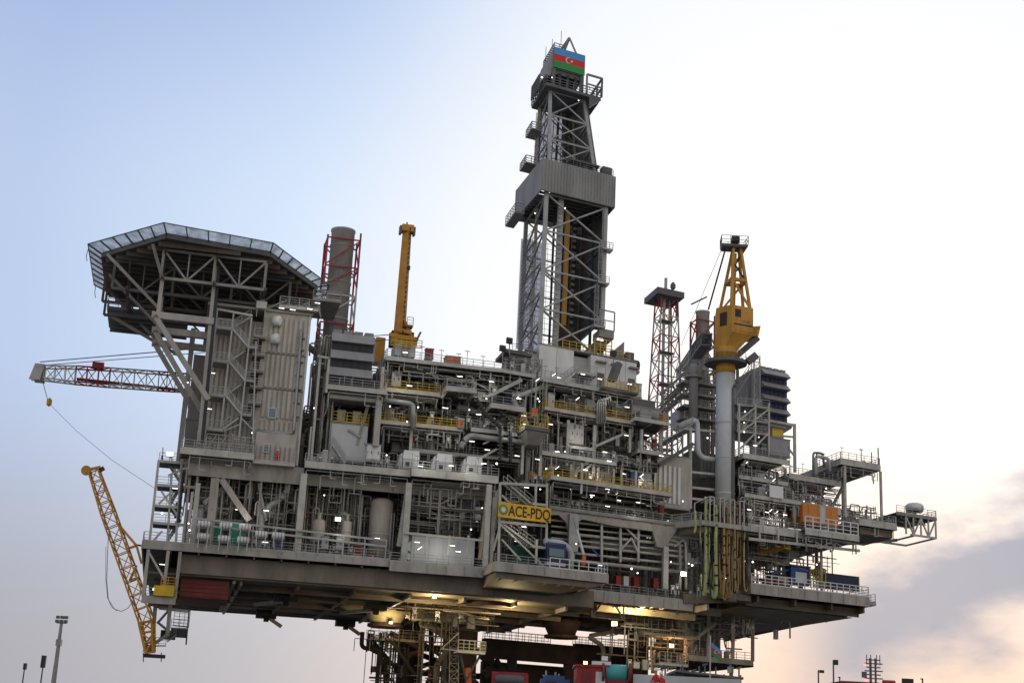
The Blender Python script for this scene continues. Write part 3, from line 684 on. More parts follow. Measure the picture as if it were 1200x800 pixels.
t, u0, u1, z0, z1 = intake('right air intake, stepped grey box with four navy louvre bands', 893, 434, 924, 492, 8, 14, 4, 'navy', 1.1)
t.part('side_frame', B().box(u0-1.6, u0-.02, 9, 21, z0, z1-.3), 'grey_cladding')
for k in range(4): t.part('side_frame', B().bar((u0-4.5+k*1.2, 10, z0-1), (u0-4.5+k*1.2, 10, z0+2.2+1.4*k), .25), 'mid_steel')
t.part('side_stair', B().stair((u0-5.3, 9.5, z0+2.4), (u0-1.6, 9.5, z1-.5), .8, True, False), 'mid_steel')
t.part('roof_ladder', B().rail([(u0-1.6, 9, z1-.3), (u0+.2, 9, z1-.3)], 1.4), 'yellow_paint')
t.part('duct', B().wall([(u0+.3, z0), (u1+1.2, z0), (u1+1.2, z0-.6), (u0+3.8, z0-2.4), (u0+1.2, z0-2.4)], 9, 18), 'grey_cladding')
t.part('support_post', B().bar((u1+1.3, 8.2, 48.2), (u1+1.3, 8.2, z0), .4), 'light_steel'); t.part('support_brace', B().bar((u1+1.1, 8.2, 51), (u0+3, 8.2, z0-2), .25), 'light_steel'); t.part('support_beam', B().bar((u1+1.4, 8.2, z0-.25), (u0+.3, 8.2, z0-.25), .4), 'light_steel'); t.part('support_brace', B().bar((u1+1.2, 8.3, 54), (u0+3.5, 9, z0-2.2), .3), 'light_steel')

# ================================================================== radio mast
p = Q(781, 350, 40); um = p[0]; zt = p[2]; zb0 = 50
t = Thing('radio_mast', 'red and white lattice radio mast with dark platform on top, right of the derrick', 'mast', (um, 40, zb0))
hb, ht = 3.1, 1.75
def mcorner(z, k): f = (z-zb0)/(zt-zb0); h = hb+(ht-hb)*f; s = [(-1,-1),(1,-1),(1,1),(-1,1)][k % 4]; return (um+s[0]*h, 40+s[1]*h, z)
nb = 9
for i in range(nb):
    za, zb = zb0+(zt-zb0)*i/nb, zb0+(zt-zb0)*(i+1)/nb; m = B()
    for k in range(4):
        m.bar(mcorner(za, k), mcorner(zb, k), .24); m.bar(mcorner(zb, k), mcorner(zb, k+1), .16)
        m.bar(mcorner(za, k), mcorner(zb, k+1), .14); 
        if k % 2: m.bar(mcorner(za, k+1), mcorner(zb, k), .12)
    t.part('mast_section', m, 'red_paint' if i % 2 == 0 else 'light_steel', label='red mast section' if i % 2 == 0 else 'white mast section')
t.part('cable_ladder', B().bar((um-.5, 40, zb0), (um-.5, 40, zt), .45), 'galvanised'); t.part('cable_ladder', B().bar((um+.7, 40, zb0), (um+.7, 40, zt), .3), 'galvanised')
t.part('platform', B().box(um-2.9, um+2.9, 37.5, 45, zt-.1, zt+.3), 'dark_steel'); t.part('platform_screen', B().box(um-2.9, um+2.9, 37.4, 37.5, zt-.2, zt+1.0), 'dark_steel'); t.part('platform_screen', B().box(um-3.0, um-2.9, 37.4, 45, zt-.2, zt+1.0), 'dark_steel')
t.part('antenna', B().bar((um-.6, 39, zt+.3), (um-.6, 39, zt+3.6), .45), 'galvanised'); t.part('antenna', B().lathe((um+1, 39, zt+1.7), [(.3, 0), (.5, .3), (.5, .9), (.2, 1.4)], 12), 'dark_steel'); t.part('side_antenna', B().bar((um+2.1, 39.5, zt-4), (um+2.1, 39.5, zt-.3), .35), 'dark_steel')
for k in range(5):
    z = zb0+6+k*6; t.part('rest_platform', B().box(um-1.5, um+1.5, 38.6, 41, z, z+.12), 'mid_steel')

# ================================================================== left pedestal crane with raised boom
t = Thing('pedestal_crane', 'orange crane with its boom raised straight up on the top pipe deck', 'crane', (32.8, 15, 55))
p = Q(468, 392, 15); q_ = Q(477.5, 266, 15)
t.part('boom', B().wtube([M((p[0], 15, p[2])), M((q_[0], 15, q_[2]))], [.95, .72], 4), 'crane_orange')
m = B()
for i in range(22):
    f = i/22; c = (p[0]+(q_[0]-p[0])*f, 14.1+.15*f, p[2]+(q_[2]-p[2])*f); m.box(c[0]+.28, c[0]+.42, c[1]-.14, c[1]-.01, c[2], c[2]+.45)
t.part('boom_bracing', m, 'rust_brown')
t.part('boom_head', B().box(q_[0]-.9, q_[0]+.9, 14.2, 15.8, q_[2]-.9, q_[2]+.15), 'crane_orange')
for s in (-1, 1): t.part('head_bracket', B().box(q_[0]+s*1.05-.16, q_[0]+s*1.05+.16, 14.4, 15.5, q_[2]-1.3, q_[2]-.05), 'dark_steel')
t.part('beacon', B().cyl((q_[0]-.1, 15, q_[2]+.15), .12, .6, 8), 'dark_steel'); t.part('side_lamp', B().box(q_[0]+.25, q_[0]+.8, 14.5, 15, p[2]+10.2, p[2]+10.8), 'black_steel')
for pts in (((462, 404), (465, 388), (468, 372)), ((486, 404), (480, 390), (474, 376))):
    m = B()
    for a, b in zip(pts[:-1], pts[1:]): m.pbar(*a, *b, 14.5, .45)
    t.part('frame_leg', m, 'crane_orange')
for x0, y0, x1, y1 in ((456, 392, 490, 398), (459, 399, 488, 403), (463, 386, 482, 390)): t.part('machinery_frame', B().pbar(x0, y0, x1, y1, 14.3, .55), 'crane_orange')
t.part('winch_house', B().bx(459, 388, 485, 403, 15.5, 3), 'rust_brown'); t.part('counterweight', B().bx(440, 395, 451, 424, 22, 3), 'crane_orange')
t.part('operator_basket', B().rail([Q(477, 381, 13.8), Q(484, 382, 13.8), Q(484, 382, 15)], 1.3, .06, .7), 'crane_orange'); t.part('basket_floor', B().bx(476, 381, 484, 383, 13.8, 1.5), 'dark_steel')
t.part('stay', B().pbar(488, 399, 493, 389, 14, .3), 'dark_steel')
t.part('pedestal', B().bx(463, 403, 487, 417, 13, 4), 'pale_panel'); pq = QB(463, 403, 487, 417, 13); t.part('pedestal_rail', B().rail([(pq[0]-.8, 12.4, pq[3]-.6), (pq[1]+.8, 12.4, pq[3]-.6)], 1.2, .07, .8), 'yellow_paint'); t.part('pedestal_post', B().box(pq[0]+.9, pq[0]+1.3, 12.7, 12.99, pq[2], pq[3]), 'mid_steel'); t.part('pedestal_post', B().box(pq[1]-1.2, pq[1]-.9, 12.7, 12.99, pq[2], pq[3]), 'mid_steel')
t.part('hoist_rope', B().prod(456, 392, 418, 395, 15, .07, 5, 25), 'black_steel'); t.part('hoist_rope', B().prod(456, 398, 418, 401, 15, .06, 5, 25), 'black_steel')

# ================================================================== red and white lattice boom crane behind the living quarters
t = Thing('lattice_crane', 'red and white lattice crane boom reaching left behind the living quarters', 'crane', Q(250, 440, 34))
wA = 32
A_, C_ = M(Q(52, 437, wA)), M(Q(250, 451, wA))
P0, P1, P2, P3, P4, P5 = (A_.lerp(C_, f) for f in (0, .18, .38, .67, .77, 1))
for a, b, mm, h0, h1 in ((P0, P1, 'light_steel', 1.9, 2.4), (P1, P2, 'red_paint', 2.4, 2.6), (P2, P3, 'light_steel', 2.6, 2.6), (P3, P4, 'red_paint', 2.6, 2.6), (P4, P5, 'light_steel', 2.6, 2.4)):
    t.part('boom_section', MB(True).lattice(a, b, 2.0, h0, 2.0, h1, max(2, int((b-a).length/1.5)), .2, .12), mm)
h = Q(44, 437, wA)
t.part('boom_head', B().bx(41, 430, 53, 446, wA-.8, 1.6), 'mid_steel', label='grey boom head at the tip'); t.part('head_sheave', B().hexa([Q(38,433,wA-1.2)[:1]+(wA-1.2,h[2]-.8)]*0 or [(h[0]-1,wA-1.3,h[2]-1.3),(h[0]+.6,wA-1.3,h[2]-1.3),(h[0]+.6,wA-1.05,h[2]-1.3),(h[0]-1,wA-1.05,h[2]-1.3),(h[0]-.4,wA-1.3,h[2]+1.2),(h[0]+1,wA-1.3,h[2]+1.2),(h[0]+1,wA-1.05,h[2]+1.2),(h[0]-.4,wA-1.05,h[2]+1.2)]), 'galvanised')
t.part('head_rail', B().rail([Q(37, 446, wA-1), Q(48, 447, wA-1)], 1.2, .06, .8), 'mid_steel')
t.part('walkway', B().pbar(90, 444, 250, 461, wA, 1.0, .25), 'dark_red'); t.part('winch', B().bx(108, 424, 122, 431, wA, 1), 'red_paint')
t.part('pendant', B().prod(47, 424, 235, 408, wA, .09, 5), 'galvanised'); t.part('pendant', B().prod(50, 428, 240, 413, wA, .07, 5), 'galvanised')
t.part('hoist_rope', B().prod(50, 447, 58, 476, wA, .05, 5), 'black_steel'); t.part('hook_block', B().lathe(Q(57, 476, wA), [(.1, 0), (.4, .3), (.4, 1.0), (.1, 1.3)], 10), 'yellow_paint')
t.part('tag_line', B().wtube([M(Q(57, 472, wA)), M(Q(90, 505, 24)), M(Q(130, 538, 12)), M(Q(183, 573, 2))], .035, 5), 'galvanised')

# ================================================================== orange stowed boom at the lower left corner
t = Thing('stowed_boom', 'orange lattice crane boom leaning out at the lower left corner of the platform', 'crane boom', Q(172, 764, 1))
wB = 1.0
K = [Q(110, 551, wB), Q(127, 601, wB), Q(172, 728, wB), Q(176, 764, wB)]
bx0 = [M(k) for k in K]
up = Vector((.0, -1, 0))
t.part('boom_section', MB(True).lattice(bx0[0], bx0[1], 1.2, 1.2, 1.6, 1.5, 4, .2, .11, up), 'crane_orange')
t.part('boom_section', MB(True).lattice(bx0[1], bx0[2], 1.6, 1.5, 1.6, 1.9, 8, .2, .11, up), 'crane_orange')
t.part('boom_foot', MB(True).lattice(bx0[2], bx0[3], 1.6, 1.9, .9, 1.2, 3, .26, .16, up), 'crane_orange')
t.part('head_sheave', B().wtube([M(Q(101, 551, wB-.4)), M(Q(101, 551, wB+.4))], .65, 14), 'crane_yellow'); t.part('head_bar', B().pbar(100, 551, 118, 547, wB, .35), 'crane_orange'); t.part('head_lamp', B().pbar(117, 551, 122, 548, wB, .5), 'black_steel')
for x0, y0, x1, y1 in ((137, 612, 160, 639), (160, 639, 148, 643), (160, 639, 166, 660), (160, 662, 152, 680), (163, 676, 152, 680)): t.part('kingpost_bar', B().pbar(x0, y0, x1, y1, wB, .3), 'crane_orange')
t.part('pendant', B().prod(160, 638, 171, 640, wB, .12, 6), 'black_steel')
t.part('rope_loop', B().wtube([M(Q(*a, wB)) for a in ((127, 625), (126, 650), (125, 680), (127, 702), (134, 713), (142, 716), (150, 712), (157, 702))], .05, 5), 'galvanised'); t.part('rope_loop', B().wtube([M(Q(*a, wB)) for a in ((124, 640), (124, 680), (126, 700), (131, 711), (137, 715))], .04, 5), 'galvanised')

# bracket frame hanging under that corner
t = Thing('boom_rest', 'grey steel frame with grating hanging below the lower left corner around the boom foot', 'steel frame', Q(195, 760, 2))
wf = 2.2
for x0, y0, x1, y1, a in ((183, 700, 178, 757, .5), (200, 704, 196, 745, .5), (176, 757, 198, 742, .4), (186, 712, 221, 716, .35), (184, 728, 200, 741, .3), (200, 712, 186, 728, .3), (168, 760, 182, 762, .6)): t.part('frame_bar', B().pbar(x0, y0, x1, y1, wf, a), 'mid_steel' if a > .3 else 'dark_steel')
t.part('platform', B().bx(168, 766, 194, 769, wf-1, 3.5), 'black_steel'); t.part('platform', B().bx(200, 736, 220, 745, wf+1, 3), 'black_steel'); t.part('pivot', B().bx(188, 738, 206, 748, wf+.6, 2), 'rust_brown')
for pts, h in (([(168, 757), (194, 757)], 1.1), ([(200, 736), (220, 737)], 1.2), ([(196, 752), (206, 745)], 1.0)): t.part('handrail', B().rail([Q(*a, wf-.9) for a in pts], h, .05, .9), 'dark_steel')
t.part('ladder_screen', B().rail([Q(203, 733, wf+4), Q(221, 735, wf+4)], 2.6, .05, .6, 5), 'dark_steel'); t.part('drop_post', B().pbar(222, 711, 218, 755, wf+3, .18), 'black_steel'); t.part('drop_post', B().pbar(168, 764, 168, 775, wf-1, .12), 'black_steel'); t.part('drop_post', B().pbar(189, 764, 189, 775, wf-1, .12), 'black_steel')
# ================================================================== derrick
dr = Thing('drilling_derrick', 'tall grey drilling derrick with a grey wind wall band around its middle', 'derrick', (60, 14, 61.5))
ua, ub, wa, wb = 55.0, 66.0, 14.0, 27.0
z0, z1 = 61.5, 88.6
legs = [(ua, wa), (ub, wa), (ub, wb), (ua, wb)]
for (a, b) in legs: dr.part('leg', B().bar((a, b, z0), (a, b, z1), .62), 'galvanised')
lv = [62.5, 68.9, 75.3, 81.8, 88]
def panel(a, b, levels, r=.25, x=True):
    m = B()
    for za in levels: m.bar((*a, za), (*b, za), r)
    for za, zb in zip(levels[:-1], levels[1:]):
        m.bar((*a, za), (*b, zb), r)
        if x: m.bar((*b, za), (*a, zb), r)
    return m
for i in range(4): dr.part('face_bracing', panel(legs[i], legs[(i+1) % 4], lv if i != 3 else [62.5, 67, 72, 77, 82, 88], .25 if i in (0, 3) else .2, x=(i == 0)), 'galvanised')
m = B().bar((ua+3.0, wa+1.2, z0), (ua+3.0, wa+1.2, z1), .8)
for i in range(35): m.box(ua+2.55, ua+3.45, wa+.70, wa+.95, z0+i*.75, z0+i*.75+.3)
dr.part('inner_column', m, 'galvanised')
for k in (.5,):
    w = wa+(wb-wa)*k; dr.part('side_column', B().bar((ua+.2, w, z0), (ua+.2, w, z1), .4), 'mid_steel')
# guide beams inside
dr.part('guide_beam', B().box(60.0, 60.7, 18, 18.8, z0, z1-1), 'crane_orange', label='orange vertical guide beam'); dr.part('guide_beam', B().box(63.9, 64.2, 20, 21, z0, z1-1), 'rust_brown', label='thin orange vertical guide beam')
for u, w, a in ((58.4, 20, .3), (62.9, 22, .9), (57.6, 23, .25), (61.3, 25, .3), (64.9, 17, .4)): dr.part('guide_rail', B().box(u-a/2, u+a/2, w, w+.5, z0, z1), 'black_steel')
m = B()
for i in range(24): zz = z0+1+i*1.08; m.box(62.5, 63.1, 21.7, 21.95, zz, zz+.45)
dr.part('rack_teeth', m, 'mid_steel')
dr.part('top_drive', B().box(58.6, 61.8, 17, 19, 62, 68), 'rust_brown'); dr.part('top_drive_frame', B().box(58.2, 59, 16.6, 17.4, 62, 70), 'crane_orange')
# mesh on the back and left sides
def mesh(a, b, za, zb, n, k, r=.055):
    m = B()
    for i in range(n+1): p = (a[0]+(b[0]-a[0])*i/n, a[1]+(b[1]-a[1])*i/n); m.bar((*p, za), (*p, zb), r)
    for i in range(k+1): z = za+(zb-za)*i/k; m.bar((*a, z), (*b, z), r)
    return m
dr.part('wind_mesh', mesh((ua-.3, wb+.3), (ub, wb+.3), z0+3, 85, 12, 22), 'dark_steel'); dr.part('wind_mesh', mesh((ua-.5, wa+5), (ua-.5, wb), z0+6, 84, 8, 20), 'dark_steel')
dr.part('translucent_wall', B().box(ua-.6, ua+3.6, wb+.6, wb+.68, 66, 85), 'translucent_sheet'); dr.part('translucent_wall', B().hexa([(55.6,24.9,zb2) for zb2 in ()] or [(55.5,24.95,94),(61,24.95,94),(61,25.0,94),(55.5,25.0,94),(55.6,23.4,106.6),(60,23.4,106.6),(60,23.45,106.6),(55.6,23.45,106.6)]), 'translucent_sheet'); dr.part('wind_wall', B().box(ub+.25, ub+.4, wa+1, wb, z0+8, z1), 'dark_steel'); dr.part('wind_wall', B().box(62.2, ub, wb+.4, wb+.55, z0, z1), 'dark_steel')
# side platforms and ladders on the right leg
for k, z in enumerate((67.3, 74.6, 80.4)):
    u = ub-1.9+.5*k
    p = dr.part('side_platform', B().box(u, u+2.0, wa-1.5, wa+.2, z, z+.15), 'galvanised'); dr.part('platform_rail', B().rail([(u, wa-1.45, z+.15), (u+2, wa-1.45, z+.15)], 1.15, .06, .7), 'galvanised', parent=p)
    dr.part('ladder', B().ladder((u+.4, wa-1.0, z), 7.0), 'galvanised')
dr.part('corner_cabin', B().box(ub-.8, ub+1.9, wa-1, wa+2.5, 66, 67.2), 'mid_steel'); dr.part('cabin_frame', B().rail([(ub-.8, wa-1, 67.2), (ub+1.9, wa-1, 67.2)], 3.2, .14, 2.6, 1), 'mid_steel')
dr.part('end_screen', B().hexa([(ub+2.1,wa,62.2),(ub+4.2,wa,62.2),(ub+4.2,wa+.2,62.2),(ub+2.1,wa+.2,62.2),(ub+2.1,wa,64.3),(ub+4.2,wa,66.3),(ub+4.2,wa+.2,66.3),(ub+2.1,wa+.2,64.3)]), 'grey_cladding')
# wind wall band
zb_, zt_ = 88.0, 93.4
band = [(53.7, 13.0), (67.4, 13.0), (67.4, 26), (53.0, 28)]
m = B()
for a, b in zip(band, band[1:]+band[:1]):
    d = Vector((b[0]-a[0], b[1]-a[1])); d.normalize(); n_ = Vector((-d.y, d.x))*.2
    m.hexa([(a[0],a[1],zb_),(b[0],b[1],zb_),(b[0]+n_.x,b[1]+n_.y,zb_),(a[0]+n_.x,a[1]+n_.y,zb_),(a[0],a[1],zt_),(b[0],b[1],zt_),(b[0]+n_.x,b[1]+n_.y,zt_),(a[0]+n_.x,a[1]+n_.y,zt_)])
bw = dr.part('wind_wall_band', m, 'grey_cladding')
m = B(); ribs(m, 53.8, 67.3, 13.0, zb_+.1, zt_-.1, .55, .06); dr.part('wall_ribs', m, 'grey_cladding', parent=bw)
m = B()
for i in range(9): w = 13.5+i*1.35; m.box(53.8, 67.2, w, w+.2, zb_+.2, zb_+.6)
dr.part('band_floor', m, 'dark_steel'); dr.part('band_plate', B().prism([(56, 14.5), (67, 14.5), (67, 25.5), (53.5, 27)], zb_+.62, zb_+.7), 'black_steel')
pf = dr.part('band_platform', B().box(51.4, 53.0, 21, 28, 86.6, 86.8), 'mid_steel'); dr.part('platform_rail', B().rail([(53, 21, 86.8), (51.4, 21, 86.8), (51.4, 28, 86.8)], 1.5, .07, 1.2, 2), 'mid_steel', parent=pf)
# upper tapered part
zu0, zu1 = 93.5, 107.0
lo = [(55.4, 14.5), (63.9, 14.5), (63.9, 24.5), (55.4, 24.5)]; hi = [(55.5, 16.3), (61.9, 16.3), (61.9, 23), (55.5, 23)]
def up(k, f): return (lo[k % 4][0]+(hi[k % 4][0]-lo[k % 4][0])*f, lo[k % 4][1]+(hi[k % 4][1]-lo[k % 4][1])*f, zu0+(zu1-zu0)*f)
for k in range(4): dr.part('upper_leg', B().bar(up(k, 0), up(k, 1), .5), 'galvanised')
for k in range(4):
    m = B()
    for i in range(3):
        f0, f1 = i/3, (i+1)/3
        m.bar(up(k, f1), up(k+1, f1), .26); m.bar(up(k, f0), up(k+1, f1), .2)
        if k == 0 or i == 1: m.bar(up(k+1, f0), up(k, f1), .2)
    dr.part('upper_bracing', m, 'galvanised')
m = B()
for i in range(8):
    u = 56+i*.85; m.bar((u, 24.6, zu0), (u-.2, 23, zu1), .10 if i % 2 else .35)
for i in range(9): z = zu0+i*1.4; m.bar((55.4, 24.4, z), (62.5, 24.0, z), .10)
dr.part('upper_mesh', m, 'black_steel')
dr.part('upper_wall', B().hexa([(64.0,15,zu0),(64.8,15,zu0),(64.8,24,zu0),(64.0,24,zu0),(62.0,16.3,zu1),(62.6,16.3,zu1),(62.6,23,zu1),(62.0,23,zu1)]), 'dark_steel')
dr.part('upper_wall', B().hexa([(61,24.7,zu0),(64,24.7,zu0),(64,24.9,zu0),(61,24.9,zu0),(59.9,23.1,zu1),(62,23.1,zu1),(62,23.3,zu1),(59.9,23.3,zu1)]), 'dark_steel')
dr.part('ladder', B().ladder((55.0, 22, zu0), 12), 'mid_steel')
for z, u in ((95.2, 52.6), (101.4, 53.4)):
    p = dr.part('side_platform', B().box(u, u+2, 20, 24, z, z+.2), 'mid_steel'); dr.part('platform_rail', B().rail([(u+2, 20, z), (u, 20, z), (u, 24, z)], 1.3, .09, 1), 'mid_steel', parent=p)
dr.part('upper_deck', B().box(59, 64.6, 14, 15.6, zu0+1.3, zu0+1.6), 'dark_steel'); dr.part('upper_deck_rail', B().rail([(57, 13.4, zu0), (67, 13.4, zu0)], 1.1, .06, 1.3), 'dark_steel'); dr.part('upper_cabin', B().box(65.2, 67, 14, 15.5, zu0, zu0+1.7), 'dark_steel')
for u in (60.4, 61.6, 62.6): dr.part('hose', B().pipe([(u, 14.2, zu0+.1), (u, 14.2, zu0+2.4), (u+.3, 16, zu0+3)], .15), 'black_steel')
# crown
pf = dr.part('crown_platform', B().box(54.2, 64.6, 14.6, 24, 107.0, 107.4), 'dark_steel'); dr.part('crown_rail', B().rail([(54.2, 24, 107.4), (54.2, 14.7, 107.4), (64.6, 14.7, 107.4)], 1.4, .11, 1.3), 'dark_steel', parent=pf)
dr.part('crown_basket', B().rail([(53.6, 17, 107.4), (53.6, 22, 107.4)], 2.4, .16, .9, 3), 'dark_steel')
dr.part('crown_frame', B().rail([(61.8, 14.5, 107.5), (64.7, 14.5, 107.5)], 3.4, .22, 3, 1, False), 'mid_steel'); dr.part('crown_frame', B().rail([(64.7, 14.5, 107.5), (64.7, 23, 107.5)], 3.4, .22, 3, 1, False), 'mid_steel')
dr.part('crown_gusset', B().wall([(62.4, 105), (64.7, 107), (62.4, 107)], 14.5, 14.8), 'dark_steel')
for u, w in ((56.0, 16.5), (61.4, 16.5), (61.4, 22), (56.0, 22)): dr.part('crown_post', B().bar((u, w, 107.4), (u, w, 111.3), .6), 'dark_steel')
for u in (57, 58.5, 60): dr.part('crown_sheave', B().box(u, u+.5, 16.5, 20, 107.8, 110.8), 'black_steel')
dr.part('crown_block', B().box(56.0, 61.7, 16.3, 24.5, 111.3, 115.0), 'grey_cladding')
dr.part('crown_gable', B().hexa([(54.0,17,108.6),(55.99,16.5,110.6),(55.99,24.3,110.6),(54.0,24,108.6),(55.7,17,114.6),(55.99,16.5,115),(55.99,24.3,115),(55.7,24,114.6)]), 'grey_cladding'); dr.part('crown_skirt', B().box(56.3, 61.5, 16.6, 24, 110.5, 111.29), 'dark_steel')
for pts in (((58.2, 20, 115), (59.2, 18, 118.6)), ((60.6, 17, 115), (59.2, 18, 118.6)), ((57, 22, 115), (59.2, 18, 118.6))): dr.part('gin_pole', B().bar(*pts, .32), 'mid_steel')
for u, w, h in ((58.2, 20, 5.6), (56.2, 23, 3.6), (56.8, 21, 4.2)): dr.part('lightning_rod', B().bar((u, w, 115), (u, w, 115+h), .08), 'dark_steel')
m = B(); m.rail([(56.1, 24, 115), (56.1, 17, 115), (58, 17, 115)], 1.3, .08, .8); dr.part('top_rail', m, 'dark_steel')
# flag board on the crown
zf0, zf1 = 111.4, 115.05; uf0, uf1 = 55.9, 61.8; h3 = (zf1-zf0)/3
fb = Thing('flag_board', 'striped blue, red and green board with crescent and star on top of the derrick', 'flag', (59, 16.2, zf0))
for i, mm in enumerate(('flag_green', 'flag_red', 'flag_blue')): fb.part('stripe', B().box(uf0, uf1, 16.02, 16.2, zf0+i*h3, zf0+(i+1)*h3-(.001 if i < 2 else 0)), mm, label=('green', 'red', 'blue')[i]+' stripe')
def crescent(c, R_, n=20):
    out = []; d = .22*R_; r2 = .8*R_
    for i in range(n+1): a = R(40)+R(280)*i/n; out.append((c[0]+R_*math.cos(a), c[1]+R_*math.sin(a)))
    for i in range(n+1): a = R(320)-R(280)*i/n; a = R(52)+(R(308)-R(52))*(1-i/n); out.append((c[0]+d+r2*math.cos(a), c[1]+r2*math.sin(a)))
    return out
def star(c, R_, n=8): return [(c[0]+(R_ if i % 2 == 0 else R_*.5)*math.cos(math.pi*i/n+.2), c[1]+(R_ if i % 2 == 0 else R_*.5)*math.sin(math.pi*i/n+.2)) for i in range(2*n)]
cz = zf0+1.5*h3
fb.part('crescent', B().wall(crescent((58.6, cz), .55), 15.97, 16.01), 'white_paint'); fb.part('star', B().wall(star((59.25, cz), .28), 15.97, 16.01), 'white_paint')

# white drilling building at the derrick's foot
wbld = Thing('drilling_building', 'white boxy building under the derrick with a stair up its front', 'building', (60, 9, 56.5))
zt = 61.4; n0, n1 = 59.2, 62.2
wbld.part('wall', B().box(53.3, n0, 8, 24, 55.4, zt), 'white_paint'); wbld.part('wall', B().box(n0, n1, 10, 24, 54.5, zt-.3), 'pale_panel'); wbld.part('wall', B().box(n1, 70.4, 8, 24, 54.5, zt-.2), 'white_paint')
wbld.part('side_wall', B().hexa([(50.8,9,55.6),(53.29,9,55.6),(53.29,24,55.6),(50.8,24,55.6),(52.9,9,zt-.5),(53.29,9,zt-.3),(53.29,24,zt-.3),(52.9,24,zt-.5)]), 'white_paint')
wbld.part('roof_edge', B().box(53.2, 70.5, 7.9, 8.3, zt-.08, zt+.12), 'mid_steel')
for u in (63.9, 66.6, 69.8): wbld.part('canopy', B().box(u-.9, u+.9, 7.2, 7.99, 60.1, 60.35), 'mid_steel')
for u, ww in ((61, 1.4), (64, 1.2), (69.5, 1.2)): wbld.part('door', B().box(u-ww/2, u+ww/2, 7.93 if u > n1 else 9.93, 8.0 if u > n1 else 10, 55.2, 58.6), 'dark_steel')
wbld.part('lamp_canopy', B().box(51.0, 53.0, 8.0, 8.9, 60.0, 60.3), 'mid_steel')
m = B()
for u in (56.3, 64.8, 67.4, 68.4): m.box(u-.03, u+.03, 7.975, 7.999, 55.7 if u < 60 else 54.6, zt-.3)
wbld.part('wall_seam', m, 'mid_steel'); wbld.part('front_stair', B().stair((55.6, 5.6, 54.5), (58.9, 5.6, 57.4), 1.0), 'galvanised'); wbld.part('stair_landing', B().box(58.9, 62.4, 5.0, 7.9, 57.1, 57.4), 'galvanised'); wbld.part('landing_rail', B().rail([(58.9, 5.1, 57.4), (62.4, 5.1, 57.4)]), 'galvanised')
wbld.part('floor_rail', B().rail([(57.5, 9, zt+.15), (69.5, 9, zt+.15)], 1.4, .07, 1.2), 'yellow_paint'); wbld.part('floor_gate', B().rail([(63, 8.6, zt+.15), (66, 8.6, zt+.15)], 2.6, .1, .9, 2), 'yellow_paint'); wbld.part('drill_floor', B().box(54, 70, 9.5, 26, zt+.13, zt+.4), 'dark_steel')
for x, y in ((705, 402), (694, 412)): wbld.part('roof_machine', B().bx(x-6, y-3, x+6, y+6, 12, 3), 'dark_steel')
# dark lumps on its right
t = Thing('drum_machine', 'dark rounded machine on the right end of the white building roof', 'machine', (69.5, 13, 61.5))
c = Q(735, 425, 13); t.part('drum', B().wtube([M((c[0]-1.8, 13, c[2]-.3)), M((c[0]+1.8, 13, c[2]-.3))], 1.0, 12), 'black_steel'); t.part('motor', B().box(c[0]-.5, c[0]+.9, 12, 13.6, c[2]+.3, c[2]+1.5), 'dark_steel'); t.part('frame', B().box(c[0]-2, c[0]+2, 12, 14.5, c[2]-1.6, c[2]-1.2), 'mid_steel')
t = Thing('chute', 'dark inclined chute standing on the deck before the white building', 'chute', Q(717, 447, 4)); t.part('trough', B().pbar(717, 446, 724, 426, 4, 1.4, .9), 'dark_steel'); t.part('leg', B().pbar(722, 447, 722, 430, 4, .2), 'mid_steel')

# ================================================================== yellow pedestal crane
uc, wc = 85.3, 4.0
yc = Thing('pedestal_crane', 'yellow crane with slanted cab and open A frame on a tall white pedestal', 'crane', (uc, wc, 37.4))
yc.part('pedestal', B().lathe((uc, wc, 37.4), [(1.48, 0), (1.48, 23.6)], 28), 'pale_panel', smooth=True); yc.part('pedestal_collar', B().lathe((uc, wc, 61.0), [(1.51, 0), (1.51, 1.7)], 24), 'crane_yellow', smooth=True)
m = B(); m.lathe((uc, wc, 62.4), [(1.5, 0), (3.3, .05), (3.3, .55), (1.5, .6)], 24); yc.part('ring_platform', m, 'dark_steel')
m = B()
for i in range(14):
    a, b = 2*math.pi*i/14, 2*math.pi*(i+1)/14; P = M((uc, wc, 63.0)); p = P+Vector((3.2*math.cos(a), 3.2*math.sin(a), 0)); q = P+Vector((3.2*math.cos(b), 3.2*math.sin(b), 0))
    if 2 < i < 9: continue
    m.wbar(p, p+Vector((0, 0, 1.1)), .05); m.wbar(p+Vector((0, 0, 1.1)), q+Vector((0, 0, 1.1)), .05)
yc.part('ring_rail', m, 'mid_steel')
yc.part('slew_cone', B().lathe((uc, wc, 63.0), [(1.85, 0), (1.85, 1.1), (1.95, 1.15), (1.95, 1.4), (1.7, 1.45), (1.7, 2.2)], 24), 'crane_yellow', smooth=True)
yc.part('cable_conduit', B().pipe([(uc+.7, wc-1.6, 38), (uc+.7, wc-1.6, 58.6), (uc+1.5, wc-1.6, 59.4), (uc+1.5, wc-1.6, 61.5)], .26, 8), 'dark_steel')
for z in (42, 47.5, 53): yc.part('conduit_clamp', B().lathe((uc, wc, z), [(1.49, 0), (1.56, .02), (1.56, .2), (1.49, .22)], 24), 'pale_panel')
